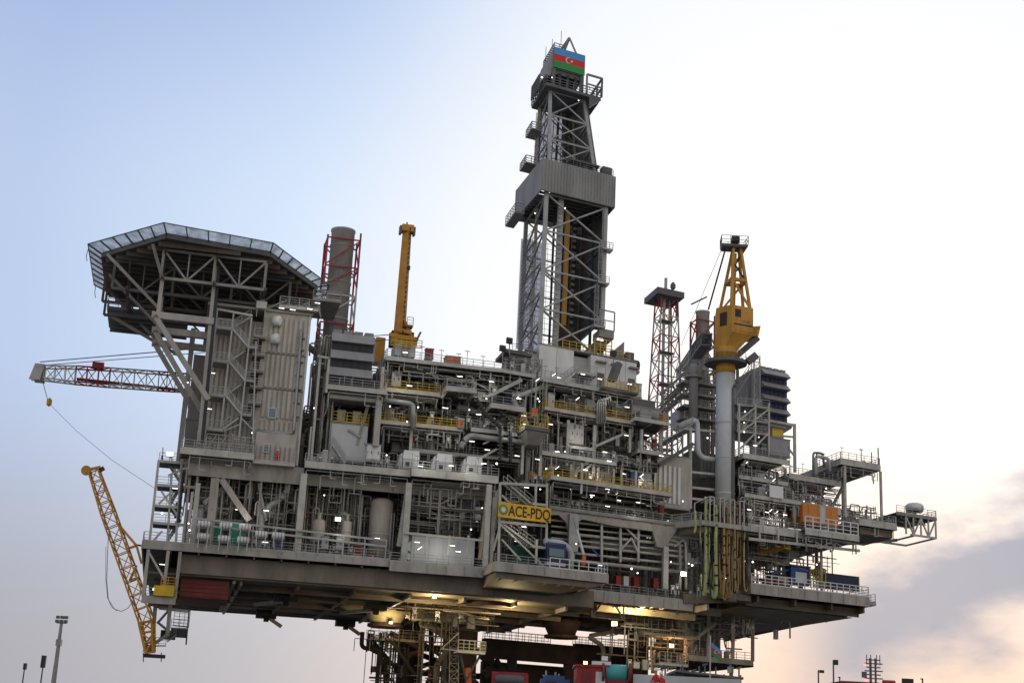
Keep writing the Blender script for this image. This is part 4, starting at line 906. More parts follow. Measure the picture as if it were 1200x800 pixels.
# cab: five sided box with its corner towards us
def P2(dx, dy, z): P = M((uc, wc, z)); return (P.x+dx, P.y+dy, z)
def hull(pts0, z0, pts1, z1):
    m = MB(True); n = len(pts0)
    m.add([Vector(P2(x, y, z0)) for x, y in pts0]+[Vector(P2(x, y, z1)) for x, y in pts1], [tuple(reversed(range(n))), tuple(range(n, 2*n))]+[(i, (i+1) % n, n+(i+1) % n, n+i) for i in range(n)]); return m
top = [(-1.6, -.2), (.5, -2.5), (4.1, -1.1), (3.6, 3.2), (-1.2, 3.4)]
bot = [(-1.6, -.2), (.5, -2.6), (4.1, -1.1), (3.6, 3.2), (-1.2, 3.4)]
low = [(-1.9, .4), (-.4, -1.5), (1.7, -.9), (1.7, 1.8), (-1.4, 2.0)]
cab = yc.part('machinery_cab', hull(bot, 67.2, top, 71.6), 'crane_yellow'); yc.part('cab_base', hull(low, 64.8, bot, 67.19), 'crane_yellow')
def facebox(a, b, f0, f1, z0, z1, off=.04):
    A_, B_ = Vector((*a, 0)), Vector((*b, 0)); d = B_-A_; nn = Vector((d.y, -d.x, 0)).normalized()*off; m = MB(True)
    p, q = A_+d*f0, A_+d*f1
    m.add([Vector(P2(v.x, v.y, z)) for z in (z0, z1) for v in (p+nn, q+nn, q-nn, p-nn)], [(3,2,1,0),(4,5,6,7),(0,1,5,4),(1,2,6,5),(2,3,7,6),(3,0,4,7)]); return m
yc.part('louvre', facebox(top[1], top[2], .15, .42, 69.7, 71.0), 'rust_brown', parent=cab); yc.part('louvre', facebox(top[0], top[1], .25, .7, 68.4, 70.6), 'rust_brown', parent=cab); yc.part('cab_step', facebox(top[1], top[2], .12, .95, 67.5, 68.4, .12), 'crane_yellow', parent=cab); yc.part('cab_rim', facebox(top[1], top[2], .1, .97, 68.45, 68.62, .16), 'rust_brown', parent=cab)
# small dark letter-like strokes on the front
m = MB(True)
for i in range(11):
    f = .2+.06*i
    g = facebox(top[1], top[2], f, f+.035, 69.0, 69.25+.1*(i % 3 == 0), .05); m.add([Vector(a) for a in g.v], g.f)
yc.part('cab_marking', m, 'dark_steel', parent=cab)
yc.part('rear_platform', hull([(2.6, 1), (5.0, 0), (5.5, 3), (3, 4)], 67.4, [(2.6, 1), (5.4, -.4), (5.9, 3.4), (3, 4.4)], 69.0), 'crane_yellow'); yc.part('rear_strut', MB(True).wbar(Vector(P2(1.8, 1, 64.2)), Vector(P2(5.2, 1, 67.4)), .9), 'dark_steel'); yc.part('rear_basket', MB(True).wbar(Vector(P2(3.2, -1, 62.8)), Vector(P2(4.6, -1, 64)), 1.1), 'dark_steel')
apex = [(1.0, -.6, 81.8), (2.2, -.3, 81.8), (2.1, .6, 81.8), (1.1, .6, 81.8)]
foot = [(.5, -2.1, 71.6), (3.6, -1.0, 71.6), (3.2, 2.6, 71.6), (-.7, 2.2, 71.6)]
for a, b in zip(apex, foot): yc.part('frame_leg', MB(True).wbar(Vector(P2(*a)), Vector(P2(*b)), .4), 'crane_yellow')
yc.part('frame_leg', MB(True).wbar(Vector(P2(1.4, 0, 81)), Vector(P2(1.4, 1.4, 71.6)), .4), 'crane_yellow')
for i, j in ((0, 1), (1, 2), (2, 3), (3, 0)):
    f = .55; a = Vector(P2(*apex[i])).lerp(Vector(P2(*foot[i])), f); b = Vector(P2(*apex[j])).lerp(Vector(P2(*foot[j])), f); yc.part('frame_tie', MB(True).wbar(a, b, .5), 'crane_yellow')
    a2 = Vector(P2(*apex[i])).lerp(Vector(P2(*foot[i])), .25)
    if i in (0, 2): yc.part('frame_lacing', MB(True).wbar(a2, b, .22), 'rust_brown'); yc.part('frame_lacing', MB(True).wbar(a, Vector(P2(*foot[j])), .3), 'crane_yellow')
yc.part('frame_ladder', MB(True).wbar(Vector(P2(-.2, 0, 81.5)), Vector(P2(-2.6, 1.5, 71.8)), .5, .12), 'rust_brown')
pfm = yc.part('top_platform', hull([(-.9, -1.4), (3.2, -1.2), (3, 1.6), (-.7, 1.4)], 81.7, [(-1.0, -1.5), (3.3, -1.3), (3.1, 1.7), (-.8, 1.5)], 82.1), 'dark_steel')
m = MB(True); q4 = [(-1, -1.5), (3.3, -1.3), (3.1, 1.7), (-.8, 1.5)]
for a, b in zip(q4, q4[1:]+q4[:1]):
    for k in range(4): f = k/3; x, y = a[0]+(b[0]-a[0])*f, a[1]+(b[1]-a[1])*f; m.wbar(Vector(P2(x, y, 82.1)), Vector(P2(x, y, 83.5)), .07)
    for z in (82.8, 83.5): m.wbar(Vector(P2(*a, z)), Vector(P2(*b, z)), .07)
yc.part('top_rail', m, 'dark_steel', parent=pfm); yc.part('top_sheave', MB(True).wtube([Vector(P2(.8, -.2, 83.1)), Vector(P2(1.9, -.2, 83.1))], .75, 12), 'rust_brown')
yc.part('top_bracket', MB(True).wbar(Vector(P2(3.1, -1, 82)), Vector(P2(1.6, 1, 79.6)), .3), 'dark_steel')
bA, bB = Vector(P2(-3.0, .5, 66.6)), M(Q(797, 438, 44))
yc.part('boom', MB(True).lattice(bA, bA.lerp(bB, .35), 1.6, 1.8, 1.6, 1.8, 8, .3, .18), 'dark_steel', label='dark inner boom section'); yc.part('boom', MB(True).lattice(bA.lerp(bB, .35), bB, 1.6, 1.8, 1.4, 1.4, 14, .18, .1), 'mid_steel', label='grey outer boom section')
yc.part('stay_rope', MB(True).wtube([Vector(P2(-.6, 0, 82)), M(Q(798, 405, 44))], .05, 5), 'galvanised'); yc.part('boom_lamp', MB(True).wbar(Vector(P2(-3.0, .4, 73.6)), Vector(P2(-5.5, .4, 72.2)), .22), 'dark_steel')
yc.part('access_tower', MB(True).lattice(Vector(P2(5.4, 3, 50)), Vector(P2(5.4, 3, 65)), .9, .9, .9, .9, 14, .08, .05, Vector((0, 1, 0))), 'galvanised')
# ================================================================== equipment
def cabinet(name, label, cat, xl, yt, xr, yb, w, d, m, door=True, feet=True, m2='mid_steel', roof=True, nd=2):
    u0, u1, z0, z1 = QB(xl, yt, xr, yb, w); t = Thing(name, label, cat, ((u0+u1)/2, w, z0))
    zb = z0+(.2 if feet else 0)
    t.part('housing', B().box(u0, u1, w, w+d, zb, z1), m)
    if roof: t.part('roof_lip', B().box(u0-.08, u1+.08, w-.1, w+d+.08, z1+.003, z1+.13), m2)
    if door:
        mm = B(); n = nd
        for i in range(n): a = u0+(u1-u0)*i/n; b = u0+(u1-u0)*(i+1)/n; mm.box(a+.12, b-.12, w-.05, w-.003, zb+.2, z1-.2)
        dd = t.part('door_panel', mm, m); hm = B()
        for i in range(n): b = u0+(u1-u0)*(i+1)/n-.3; hm.box(b-.05, b+.05, w-.12, w-.053, (zb+z1)/2-.2, (zb+z1)/2+.2)
        t.part('handle', hm, 'dark_steel', parent=dd)
    if feet: t.part('base_skid', B().box(u0-.05, u1+.05, w-.06, w+d, z0-.02, zb-.003), m2)
    return t
def container(label, xl, yt, xr, yb, w, d, m, ribsn=14, frame=None, posts=None):
    u0, u1, z0, z1 = QB(xl, yt, xr, yb, w); t = Thing('shipping_container', label, 'container', ((u0+u1)/2, w, z0))
    t.part('body', B().box(u0+.05, u1-.05, w+.06, w+d, z0+.1, z1-.1), m); mm = B()
    for i in range(ribsn): a = u0+.25+(u1-u0-.5)*i/ribsn; mm.box(a, a+(u1-u0)/ribsn*.5, w-.0, w+.058, z0+.25, z1-.25)
    t.part('corrugation', mm, m)
    mm = B(); f = frame or m
    for z in (z0, z1-.16): mm.box(u0, u1, w-.03, w+.14, z, z+.16)
    t.part('rail_frame', mm, f)
    for u in (u0, u1-.16): t.part('corner_post', B().box(u, u+.17, w-.05, w+.13, z0, z1+.02), posts or f)
    return t
def vessel(label, xl, yt, xr, yb, w, m='cladding', legs=True, cat='tank', name='process_vessel'):
    u0, u1, z0, z1 = QB(xl, yt, xr, yb, w); r = (u1-u0)/2; t = Thing(name, label, cat, ((u0+u1)/2, w, z0)); h = z1-z0; uc = (u0+u1)/2
    l = .9 if legs else 0
    t.part('shell', B().lathe((uc, w+r, z0+l), [(r*.5, 0), (r*.9, r*.18), (r, r*.4), (r, h-l-r*.4), (r*.9, h-l-r*.18), (r*.45, h-l)], 24), m, smooth=True)
    t.part('band', B().lathe((uc, w+r, z0+h*.62), [(r+.01, 0), (r+.07, .02), (r+.07, .18), (r+.01, .2)], 24), m)
    if legs:
        for s in (-.6, .6): t.part('leg', B().bar((uc+s*r, w+r*.3, z0), (uc+s*r, w+r*.3, z0+l+.3), .2), 'mid_steel')
    t.part('nozzle', B().cyl((uc, w+r, z1), r*.3, .7, 10), m); t.part('nozzle_flange', B().cyl((uc, w+r, z1+.7), r*.5, .14, 10), m)
    return t
# ---- lower left deck
for n_, (x0, x1) in (('leftmost green box tank behind stacked white raft drums', (243, 261)), ('second green box tank between two stacks of white raft drums', (270, 288))):
    cabinet('box_tank', n_, 'tank', x0, 613, x1, 641, 2.2, 4, 'green_paint', nd=1)
drums = [(239, 614), (264.5, 616), (287, 618), (238, 628.5), (262.5, 631), (285, 632.5), (306, 626), (326, 627.5)]
dn = ['top raft drum of the leftmost stack on the lower left deck', 'top raft drum of the second stack, between the green tanks', 'top raft drum of the third stack, right of the green tanks', 'bottom raft drum of the leftmost stack on the lower left deck', 'bottom raft drum of the second stack, between the green tanks', 'bottom raft drum of the third stack, right of the green tanks', 'single white raft drum just right of the third drum stack', 'single white raft drum farthest right, above a blue box']
proto = None
for i, ((x, y), lb) in enumerate(zip(drums, dn)):
    p = Q(x, y, -.75); P = M(p)
    if proto is None:
        t = Thing('life_raft_drum', lb, 'life raft', world=P, group='white life raft drums along the lower left deck', rotz=TA)
        m = MB(True); m.wtube([Vector((-.78, 0, 0)), Vector((-.7, 0, 0)), Vector((-.02, 0, 0)), Vector((.02, 0, 0)), Vector((.7, 0, 0)), Vector((.78, 0, 0))], [.35, .46, .47, .47, .46, .35], 16); t.part('canister', m, 'white_paint', smooth=True)
        for s in (-.4, 0, .4): t.part('strap', MB(True).wtube([Vector((s-.05, 0, 0)), Vector((s+.05, 0, 0))], .485, 16), 'mid_steel')
        t.part('cradle', MB(True).box(-.6, .6, -.4, .4, -.62, -.46), 'dark_steel'); 
        for s in (-.55, .55): t.part('cradle_post', MB(True).box(s-.06, s+.06, -.45, -.35, -1.5, -.1), 'light_steel')
        proto = t.o
    else: dup(proto, P, TA, lb)
cabinet('storage_box', 'blue box behind the farthest right raft drum', 'box', 318, 632, 333, 645, 2.4, 2, 'blue_paint')
vessel('left of two pale flanged vessels behind the lower left handrail', 366, 607, 381, 644, 2.0); vessel('right of two pale flanged vessels behind the lower left handrail', 401, 609, 412, 646, 2.4)
for a, n_ in ((377, 'left'), (394, 'right')): cabinet('control_cabinet', n_+' pale control panel in front of the flanged vessels', 'cabinet', a, 629+(a-377)*.05, a+8, 643+(a-377)*.06, 1.2, .6, 'pale_panel', nd=1)
t = Thing('vertical_tank', 'big cream vertical tank on the lower deck under the mid deck', 'tank', Q(450, 650, 5))
u0, u1, z0, z1 = QB(434, 582, 461, 652, 4); r = (u1-u0)/2
t.part('shell', B().lathe(((u0+u1)/2, 4+r, z0), [(r, 0), (r, z1-z0-.6), (r*.93, z1-z0-.3), (r*.6, z1-z0)], 28), 'cladding', smooth=True); t.part('shell_band', B().lathe(((u0+u1)/2, 4+r, z0+3), [(r+.01, 0), (r+.05, .02), (r+.05, .2), (r+.01, .22)], 28), 'cladding')
t.part('ladder', B().ladder((u1-.2, 3.8, z0), 6, .4, False), 'galvanised')
cabinet('hose_cabinet', 'red fire hose cabinet on the lower deck left of the lifebuoy', 'cabinet', 415, 639, 423, 651, 1.2, .8, 'red_paint', nd=1)
p = Q(437, 649, .25); t = Thing('lifebuoy', 'red lifebuoy hung on the rail below the cream vertical tank', 'lifebuoy', p)
m = B(); P = M(p); m.wtube([P+uA*(.36*math.cos(a))+Vector((0, 0, .36*math.sin(a))) for a in [2*math.pi*i/16 for i in range(17)]], .1, 6, False); t.part('ring', m, 'red_paint', smooth=True); t.part('strap', B().box(p[0]-.06, p[0]+.06, p[1]-.12, p[1]-.02, p[2]-.47, p[2]-.25), 'white_paint')
# ---- long white enclosure
u0, u1, z0, z1 = QB(482, 630, 556, 660, 1.2)
t = Thing('machine_enclosure', 'long white machinery enclosure with slanted left end on the lower deck', 'enclosure', ((u0+u1)/2, 1.2, z0))
t.part('housing', B().box(u0, u1, 1.2, 6, z0, z1), 'pale_panel'); t.part('roof_lip', B().box(u0-.1, u1+.1, 1.1, 6.1, z1+.003, z1+.15), 'light_steel'); t.part('slanted_end', B().wall([(u0-1.0, z0+1.9), (u0-.003, z0+1.2), (u0-.003, z1-.6)], 1.4, 5.5), 'white_paint'); t.part('end_box', B().hexa([(u0-1.1,1.3,z0+.3),(u0-.01,1.3,z0+.05),(u0-.01,5,z0+.05),(u0-1.1,5,z0+.3),(u0-1.1,1.3,z0+.7),(u0-.01,1.3,z0+1.1),(u0-.01,5,z0+1.1),(u0-1.1,5,z0+.7)]), 'white_paint')
for i in range(4): a = u0+.3+(u1-u0-.6)*i/4; t.part('door_panel', B().box(a+.1, a+(u1-u0-.6)/4-.1, 1.14, 1.197, z0+.2, z1-.25), 'pale_panel')
t.part('exhaust_silencer', B().rod(Q(517, 624, 2), Q(530, 625, 2), .5, 10), 'black_steel')
# ---- three white hoods
hp = None
for i, (xl, yt, xr, yb, lb) in enumerate(((466, 524, 493, 549, 'leftmost of the three white sloped machinery hoods on the mid deck'), (506, 528, 531, 553, 'middle of the three white sloped machinery hoods on the mid deck'), (540, 533, 567, 558, 'rightmost of the three white sloped machinery hoods on the mid deck'))):
    u0, u1, z0, z1 = QB(xl, yt, xr, yb, .5); P = M(((u0+u1)/2, .5, 38.92))
    if hp is None:
        t = Thing('machinery_hood', lb, 'machinery hood', world=P, group='white sloped hoods on the mid deck', rotz=TA); W_, H_ = 1.35, 2.75
        def hx(m, x0, x1, x2, x3, y0, y1, z0, z1, y0t=None):
            y0t = y0 if y0t is None else y0t
            return m.hexa([(x0,y0,z0),(x1,y0,z0),(x1,y1,z0),(x0,y1,z0),(x2,y0t,z1),(x3,y0t,z1),(x3,y1,z1),(x2,y1,z1)])
        t.part('housing', hx(MB(True), -W_+.55, W_, -W_+.55, W_, 0, 3, .35, 1.5), 'white_paint'); t.part('hood', hx(MB(True), -W_+.45, W_+.06, -W_+.7, W_+.02, -.12, 3, 1.503, 2.75, .35), 'white_paint')
        t.part('side_duct', hx(MB(True), -W_-.2, -W_+.44, -W_+.2, -W_+.44, .1, 2.6, .4, 2.2), 'pale_panel'); t.part('base_skid', MB(True).box(-W_, W_, 0, 3, 0, .345), 'mid_steel'); t.part('vent', MB(True).box(-.45, .1, -.05, -.003, .5, 1.1), 'black_steel'); t.part('lamp_bracket', MB(True).box(.3, .36, -.6, -.54, 0, 2.2), 'light_steel')
        hp = t.o
    else: dup(hp, P, TA, lb)
cabinet('electrical_cabinet', 'white electrical cabinet left of the three hoods', 'cabinet', 430, 521, 446, 541, .6, 2, 'white_paint')
# machinery box under left intake
cabinet('machinery_box', 'tall light grey machinery box below the left air intake', 'enclosure', 387, 497, 430, 541, 2.4, 12, 'pale_panel', nd=1)
u0, u1, z0, z1 = QB(387, 497, 430, 541, 2.4); DKM = z1
t = Thing('guard_rail', 'yellow handrail frame on top of the tall light grey machinery box', 'handrail', ((u0+u1)/2, 2.4, z1)); t.part('rail', B().rail([(u0, 2.3, z1+.2), (u1, 2.3, z1+.2), (u1, 8, z1+.2)], 1.4, .08, 1.1), 'yellow_paint'); t.part('rail', B().rail([(u0, 2.3, z1+.2), (u0, 8, z1+.2)], 1.4, .08, 1.1), 'yellow_paint')
for x, n_ in ((400, 'left'), (418, 'right')): cabinet('junction_box', n_+' pale junction box behind the yellow rail on the machinery box', 'box', x-4.5, 481+(x-400)*.1, x+4.5, 494+(x-400)*.1, 2.9, 1, 'pale_panel', nd=1)
t = Thing('access_stair', 'steep grey stair before the tall light grey machinery box', 'stairs', Q(402, 543, 1)); t.part('flight', B().stair(Q(404, 543, 1.4), Q(389, 521, 1.4), .9), 'galvanised'); t.part('brace', B().pbar(408, 503, 422, 512, 2.2, .3), 'galvanised')
# ---- process tower
def pile(label, specs, m='mid_steel', name='equipment_skid'):
    pass
cabinet('electrical_cabinet', 'pale cabinet behind the yellow rail left of the process decks', 'cabinet', 459, 437, 470, 453, 3, 2, 'pale_panel')
cabinet('electrical_cabinet', 'dark blue cabinet at the end of the upper process deck', 'cabinet', 592, 458, 604, 474, 4, 2, 'navy')
cabinet('fire_box', 'small red box on the yellow railed process deck', 'box', 537, 493, 543, 501, 1, .6, 'safety_orange', nd=1); cabinet('fire_box', 'small red box on the yellow crane landing', 'box', 624, 479, 630, 488, -1.5, .6, 'safety_orange', nd=1); cabinet('fire_cabinet', 'red upright cabinet on the small right landing', 'cabinet', 766, 515, 770, 526, 1.5, .8, 'red_paint', nd=1); cabinet('fire_cabinet', 'red upright cabinet at the right end of the central walkway', 'cabinet', 773, 592, 778, 603, 1.6, .8, 'red_paint', nd=1)
cabinet('enclosure', 'dark grey enclosure with yellow rail at left of the upper process deck', 'enclosure', 663, 465, 685, 489, 4, 5, 'dark_steel'); cabinet('enclosure', 'pale double cabinet in the middle of the upper process deck', 'cabinet', 685, 468, 697, 491, 4, 3, 'pale_panel'); cabinet('enclosure', 'grey shelved box at the left edge of the upper process deck', 'cabinet', 642, 461, 650, 481, 2.5, 3, 'pale_panel', nd=1); cabinet('enclosure', 'small pale cabinet next to the dark grey enclosure', 'cabinet', 655, 469, 663, 478, 5, 3, 'pale_panel', nd=1); cabinet('enclosure', 'grey brown enclosure behind glass panels on the upper process deck', 'enclosure', 717, 474, 738, 496, 4, 4, 'grey_cladding')
u0, u1, z0, z1 = QB(750, 481, 763, 495, -1); t = Thing('slatted_box', 'pale slatted box on the step out deck', 'box', ((u0+u1)/2, -1, z0)); t.part('frame', B().box(u0, u1, -.9, 2, z0, z1), 'dark_steel')
m = B()
for k in range(6): z = z0+(z1-z0)*k/6; m.box(u0-.03, u1+.03, -1.05, -.91, z+.03, z+.22)
t.part('slat', m, 'pale_panel')
cabinet('enclosure', 'long pale topped shelter at the right end of the upper process level', 'shelter', 741, 478, 775, 487, 1.5, 6, 'intake_grey', nd=3); cabinet('machine_block', 'dark top box with yellow rim right of the white drilling building', 'machine', 742, 469, 768, 478, 5, 5, 'dark_steel', door=False)
cabinet('enclosure', 'tall cream panel doors in the middle process bay', 'enclosure', 667, 497, 684, 521, 2.5, 3, 'white_paint', nd=3)
cabinet('machine_block', 'grey cream tower top just right of the white drilling building', 'machine', 744, 450, 752, 466, 6, 4, 'pale_panel', nd=1)
cabinet('orange_screen', 'orange upright panel at the right end of the upper process level', 'panel', 777, 485, 782, 501, -1, 1.6, 'crane_orange', door=False)
cabinet('machine_block', 'yellow machine behind the rail left of the central yellow deck', 'machine', 631, 551, 645, 563, 2, 3, 'yellow_paint'); cabinet('panel', 'tilted orange panel beside the yellow machine', 'panel', 620, 552, 627, 562, 2, .4, 'crane_orange', door=False, roof=False)
cabinet('machine_block', 'blue machine on the central yellow railed deck', 'machine', 739, 553, 753, 571, 2, 4, 'navy', nd=1)
for i, x in enumerate((690, 697, 704, 711)): vessel(('first', 'second', 'third', 'fourth')[i]+' from left of the cream filter columns on the central yellow deck', x-3, 546+i, x+3, 568+i, 2.5, 'cladding', False, 'tank', 'filter_column')
cabinet('wall_module', 'tall pale wall module with vertical stripes beside the yellow crane pedestal', 'enclosure', 770, 534, 809, 596, 5, 14, 'cladding', door=False)
u0, u1, z0, z1 = QB(772, 540, 800, 590, 4.9); 
t = Thing('wall_columns', 'row of white strips on the tall pale wall module', 'panels', ((u0+u1)/2, 4.9, z0))
for i in range(5): a = u0+(u1-u0)*i/5; t.part('strip', B().box(a, a+.45, 4.8, 4.98, z0, z1-.8), 'white_paint')
# right frame by crane
t = Thing('pipe_support_tower', 'open white frame between the pale wall module and the crane pedestal', 'steel frame', Q(822, 590, 6))
for x in (809, 840): t.part('post', B().pbar(x, 500, x, 596, 5.2, .4), 'light_steel')
for y in (502, 552, 570, 583): t.part('beam', B().pbar(800, y, 842, y+4, 5.2, .35), 'light_steel')
t.part('back_wall', B().bx(808, 530, 842, 596, 12, 3), 'bulkhead'); t.part('back_wall', B().bx(812, 575, 840, 594, 11.4, .3), 'rust_brown')
t.part('elbow_pipe', B().pipe([Q(795, 500, 5), Q(806, 494, 5), Q(817, 492, 5), Q(818, 530, 5), Q(823, 536, 5), Q(840, 539, 5)], .42, 12), 'pale_panel', smooth=True)
# process tower right
t = Thing('process_column', 'grey process column with ring platform left of the crane pedestal', 'tank', Q(814, 520, 9))
u0, u1, z0, z1 = QB(810, 442, 819, 505, 9); r = (u1-u0)/2; uc2 = (u0+u1)/2
t.part('shell', B().lathe((uc2, 9+r, z0), [(r, 0), (r, z1-z0), (r*1.15, z1-z0+.3), (r*1.15, z1-z0+1.6), (r*.6, z1-z0+2.4)], 20), 'intake_grey', smooth=True); t.part('ring_platform', B().lathe((uc2, 9+r, z1), [(r, 0), (r*2, .05), (r*2, .3), (r, .35)], 20), 'mid_steel')
m = B(); P = M((uc2, 9+r, z1+.3))
for i in range(12):
    a, b = 2*math.pi*i/12, 2*math.pi*(i+1)/12
    p, q = P+Vector((r*1.95*math.cos(a), r*1.95*math.sin(a), 0)), P+Vector((r*1.95*math.cos(b), r*1.95*math.sin(b), 0)); m.wbar(p, p+Vector((0, 0, 1.2)), .08); m.wbar(p+Vector((0, 0, 1.2)), q+Vector((0, 0, 1.2)), .08); m.wbar(p+Vector((0, 0, .6)), q+Vector((0, 0, .6)), .06)
t.part('ring_rail', m, 'mid_steel')
t = Thing('riser_tower', 'dark scaffold like tower of pipes between the process column and crane pedestal', 'pipework', Q(829, 500, 12))
for x in (822, 826, 830, 835): t.part('pipe', B().prod(x, 425+(x-822)*2, x, 560, 12, .32, 8), 'mid_steel' if x % 4 else 'galvanised')
t.part('frame', MB(True).lattice(M(Q(828, 520, 14)), M(Q(828, 425, 14)), 3.2, 3.2, 2.6, 2.6, 8, .25, .16, Vector((0, 1, 0))), 'mid_steel'); t.part('white_tank', B().bx(796, 480, 812, 500, 14, 4), 'pale_panel')
for i, (x, y) in enumerate(((800, 455), (790, 468), (803, 440))): t.part('pipe_bridge', MB(True).lattice(M(Q(x-25, y+24, 16)), M(Q(x+15, y-12, 16)), 1.1, 1.1, 1.1, 1.1, 9, .16, .1), 'mid_steel')
for y in (448, 462, 476, 490): t.part('access_floor', B().bx(802, y, 840, y+1.5, 10, 4), 'mid_steel'); t.part('floor_rail', B().rail([Q(802, y, 10), Q(840, y+3, 10)], 1.2, .06), 'galvanised')
t = Thing('pipe_bridge', 'dark pipe bridge sloping from the derrick side towards the pale wall module', 'pipework', Q(790, 520, 6))
t.part('bridge_beam', B().pbar(772, 545, 812, 520, 4.5, .5), 'dark_steel'); t.part('bridge_beam', B().pbar(772, 522, 812, 500, 8, .8), 'dark_steel')
for k in range(6): t.part('bridge_post', B().pbar(776+k*6, 520-k*3, 776+k*6, 543-k*3.6, 6, .2), 'mid_steel')
t.part('bridge_rail', B().rail([Q(772, 520, 4.5), Q(812, 497, 4.5)], 1.2, .06), 'galvanised')
# ---- modules on the right
t = Thing('screen_panel', 'blank white square panel on the right module', 'panel', Q(910, 584, .6)); t.part('board', B().bx(902, 569, 918, 583, .6, .15), 'white_paint')
for x in (905, 915): t.part('leg', B().pbar(x, 583, x, 586, .7, .2), 'mid_steel')
cabinet('machinery_box', 'grey tapered machine block below the right air intake', 'enclosure', 902, 514, 926, 534, 3, 8, 'intake_grey', nd=1); cabinet('fire_box', 'small green box on the upper right module', 'box', 893, 521, 898, 528, 1.5, 1, 'green_paint', nd=1)
cabinet('valve_block', 'yellow framed valve skid under the right air intake', 'skid', 905, 503, 918, 512, 6, 3, 'yellow_paint', door=False)
u0, u1, z0, z1 = QB(941, 592, 982, 614, .5)
t = Thing('accommodation_cabin', 'orange cabin module with white door frame on the right main deck', 'cabin', ((u0+u1)/2, .5, z0)); t.part('housing', B().box(u0, u1, .5, 7, z0, z1), 'cabin_orange'); t.part('door_frame', B().box(u0+3.2, u0+4.4, .38, .497, z0, z1), 'light_steel'); t.part('door', B().box(u0+3.45, u0+4.15, .3, .377, z0+.2, z1-.3), 'pale_panel')
for k in (.15, .42, .8): t.part('frame_post', B().box(u0+(u1-u0)*k, u0+(u1-u0)*k+.16, .42, .497, z0, z1), 'crane_orange')
t.part('roof_rail', B().rail([(u0, .6, z1), (u1, .6, z1)], 1.4, .06), 'galvanised'); t.part('roof_pipe', B().pipe([(u0+1, 2, z1), (u0+1, 2, z1+1.6), (u0+2.2, 2, z1+1.6), (u0+2.2, 2, z1)], .15), 'galvanised')
# flare deck piping
t = Thing('pipe_loop', 'looping pale pipes at the left end of the high end deck', 'pipework', Q(962, 552, 3))
t.part('pipe', B().pipe([Q(956, 556, 3), Q(956, 534, 3), Q(971, 537, 3), Q(973, 552, 3)], .28, 10), 'pale_panel', smooth=True); t.part('pipe', B().pipe([Q(953, 556, 4), Q(953, 530, 4), Q(964, 531, 4), Q(966, 548, 4)], .2, 10), 'galvanised', smooth=True); t.part('davit', B().pipe([Q(957, 545, 3), Q(957, 530, 3), Q(966, 532, 3)], .12, 6), 'dark_steel'); t.part('vessel', B().ball(Q(974, 546, 5), 1.2, 14, .9), 'pale_panel', smooth=True)
cabinet('fire_box', 'small red box on the high end deck rail', 'box', 1011, 541, 1014, 547, 1.5, .5, 'red_paint', nd=1, feet=False)
# radome
p = Q(1072, 606, 3); t = Thing('radome', 'white mushroom shaped radome on a post at the far right platform', 'radome', p)
zr = Q(1072, 598, 3)[2]; t.part('dome', B().lathe((p[0], 3, zr), [(1.0, -.2), (1.42, 0), (1.5, .35), (1.46, .8), (1.1, 1.12), (.5, 1.28), (.05, 1.3)], 24), 'white_paint', smooth=True); t.part('dome_ring', B().lathe((p[0], 3, zr-.28), [(.9, 0), (1.3, .05), (1.3, .2), (.9, .25)], 24), 'dark_steel'); t.part('post', B().cyl((p[0], 3, p[2]-.5), .32, zr-p[2]+.4, 12), 'light_steel'); t.part('emblem', B().box(p[0]+.35, p[0]+.7, 1.49, 1.56, zr+.2, zr+.6), 'navy')
for x in (1056, 1062): t.part('rod_antenna', B().pbar(x, 607, x, 599-(x-1056)*.8, 2, .12), 'mid_steel')
t = Thing('access_tower', 'open white stair and platform frame between crane pedestal and right air intake', 'steel frame', Q(884, 530, 2))
for x in (866, 885, 901): t.part('post', B().pbar(x, 473, x, 535, 1.6, .28), 'light_steel'); t.part('post', B().pbar(x, 473, x, 535, 7, .25), 'mid_steel')
for y in (475, 492, 506): t.part('floor', B().bx(864, y, 902, y+1.6, 1.5, 6), 'mid_steel'); t.part('handrail', B().rail([Q(864, y, 1.5), Q(902, y+3, 1.5)], 1.2, .06), 'galvanised')
for x0, y0, x1, y1 in ((866, 492, 884, 478), (884, 492, 900, 480), (866, 507, 884, 494), (884, 524, 900, 508), (868, 525, 884, 508)): t.part('brace', B().pbar(x0, y0, x1, y1, 1.6, .24), 'light_steel')
t.part('flight', B().stair(Q(866, 506, 2.5), Q(886, 476, 2.5), .9), 'light_steel')
# ---- right laydown cargo
container('navy shipping container with yellow corner posts at the right end of the laydown deck', 967, 673, 1007, 690, 3.5, 2.5, 'navy', 16, 'navy', 'yellow_paint')
u0, u1, z0, z1 = QB(928, 664, 950, 684, 4)
t = Thing('skid_unit', 'blue framed unit with white door panel left of the navy container', 'machine', ((u0+u1)/2, 4, z0)); t.part('frame', B().box(u0, u1, 4.3, 7, z0, z1), 'blue_paint'); t.part('door_panel', B().box(u0+.8, u1-.7, 4.15, 4.28, z0+.3, z1-.8), 'white_paint'); t.part('roof_lip', B().box(u0-.2, u1+.1, 4.0, 7, z1+.003, z1+.25), 'blue_paint')
u0, u1, z0, z1 = QB(904, 668, 927, 686, 5)
t = Thing('skid_unit', 'low blue framed skid with grey bag left of the blue unit', 'machine', ((u0+u1)/2, 5, z0)); t.part('frame', B().box(u0, u1, 5.2, 7, z0, z1-.5), 'navy'); t.part('bag', B().box(u0+1.3, u1-.3, 5, 5.18, z0+.2, z1-.9), 'cladding'); t.part('top_bar', B().bar((u0, 5, z1-.6), (u1, 5, z1+.3), .35), 'blue_paint')
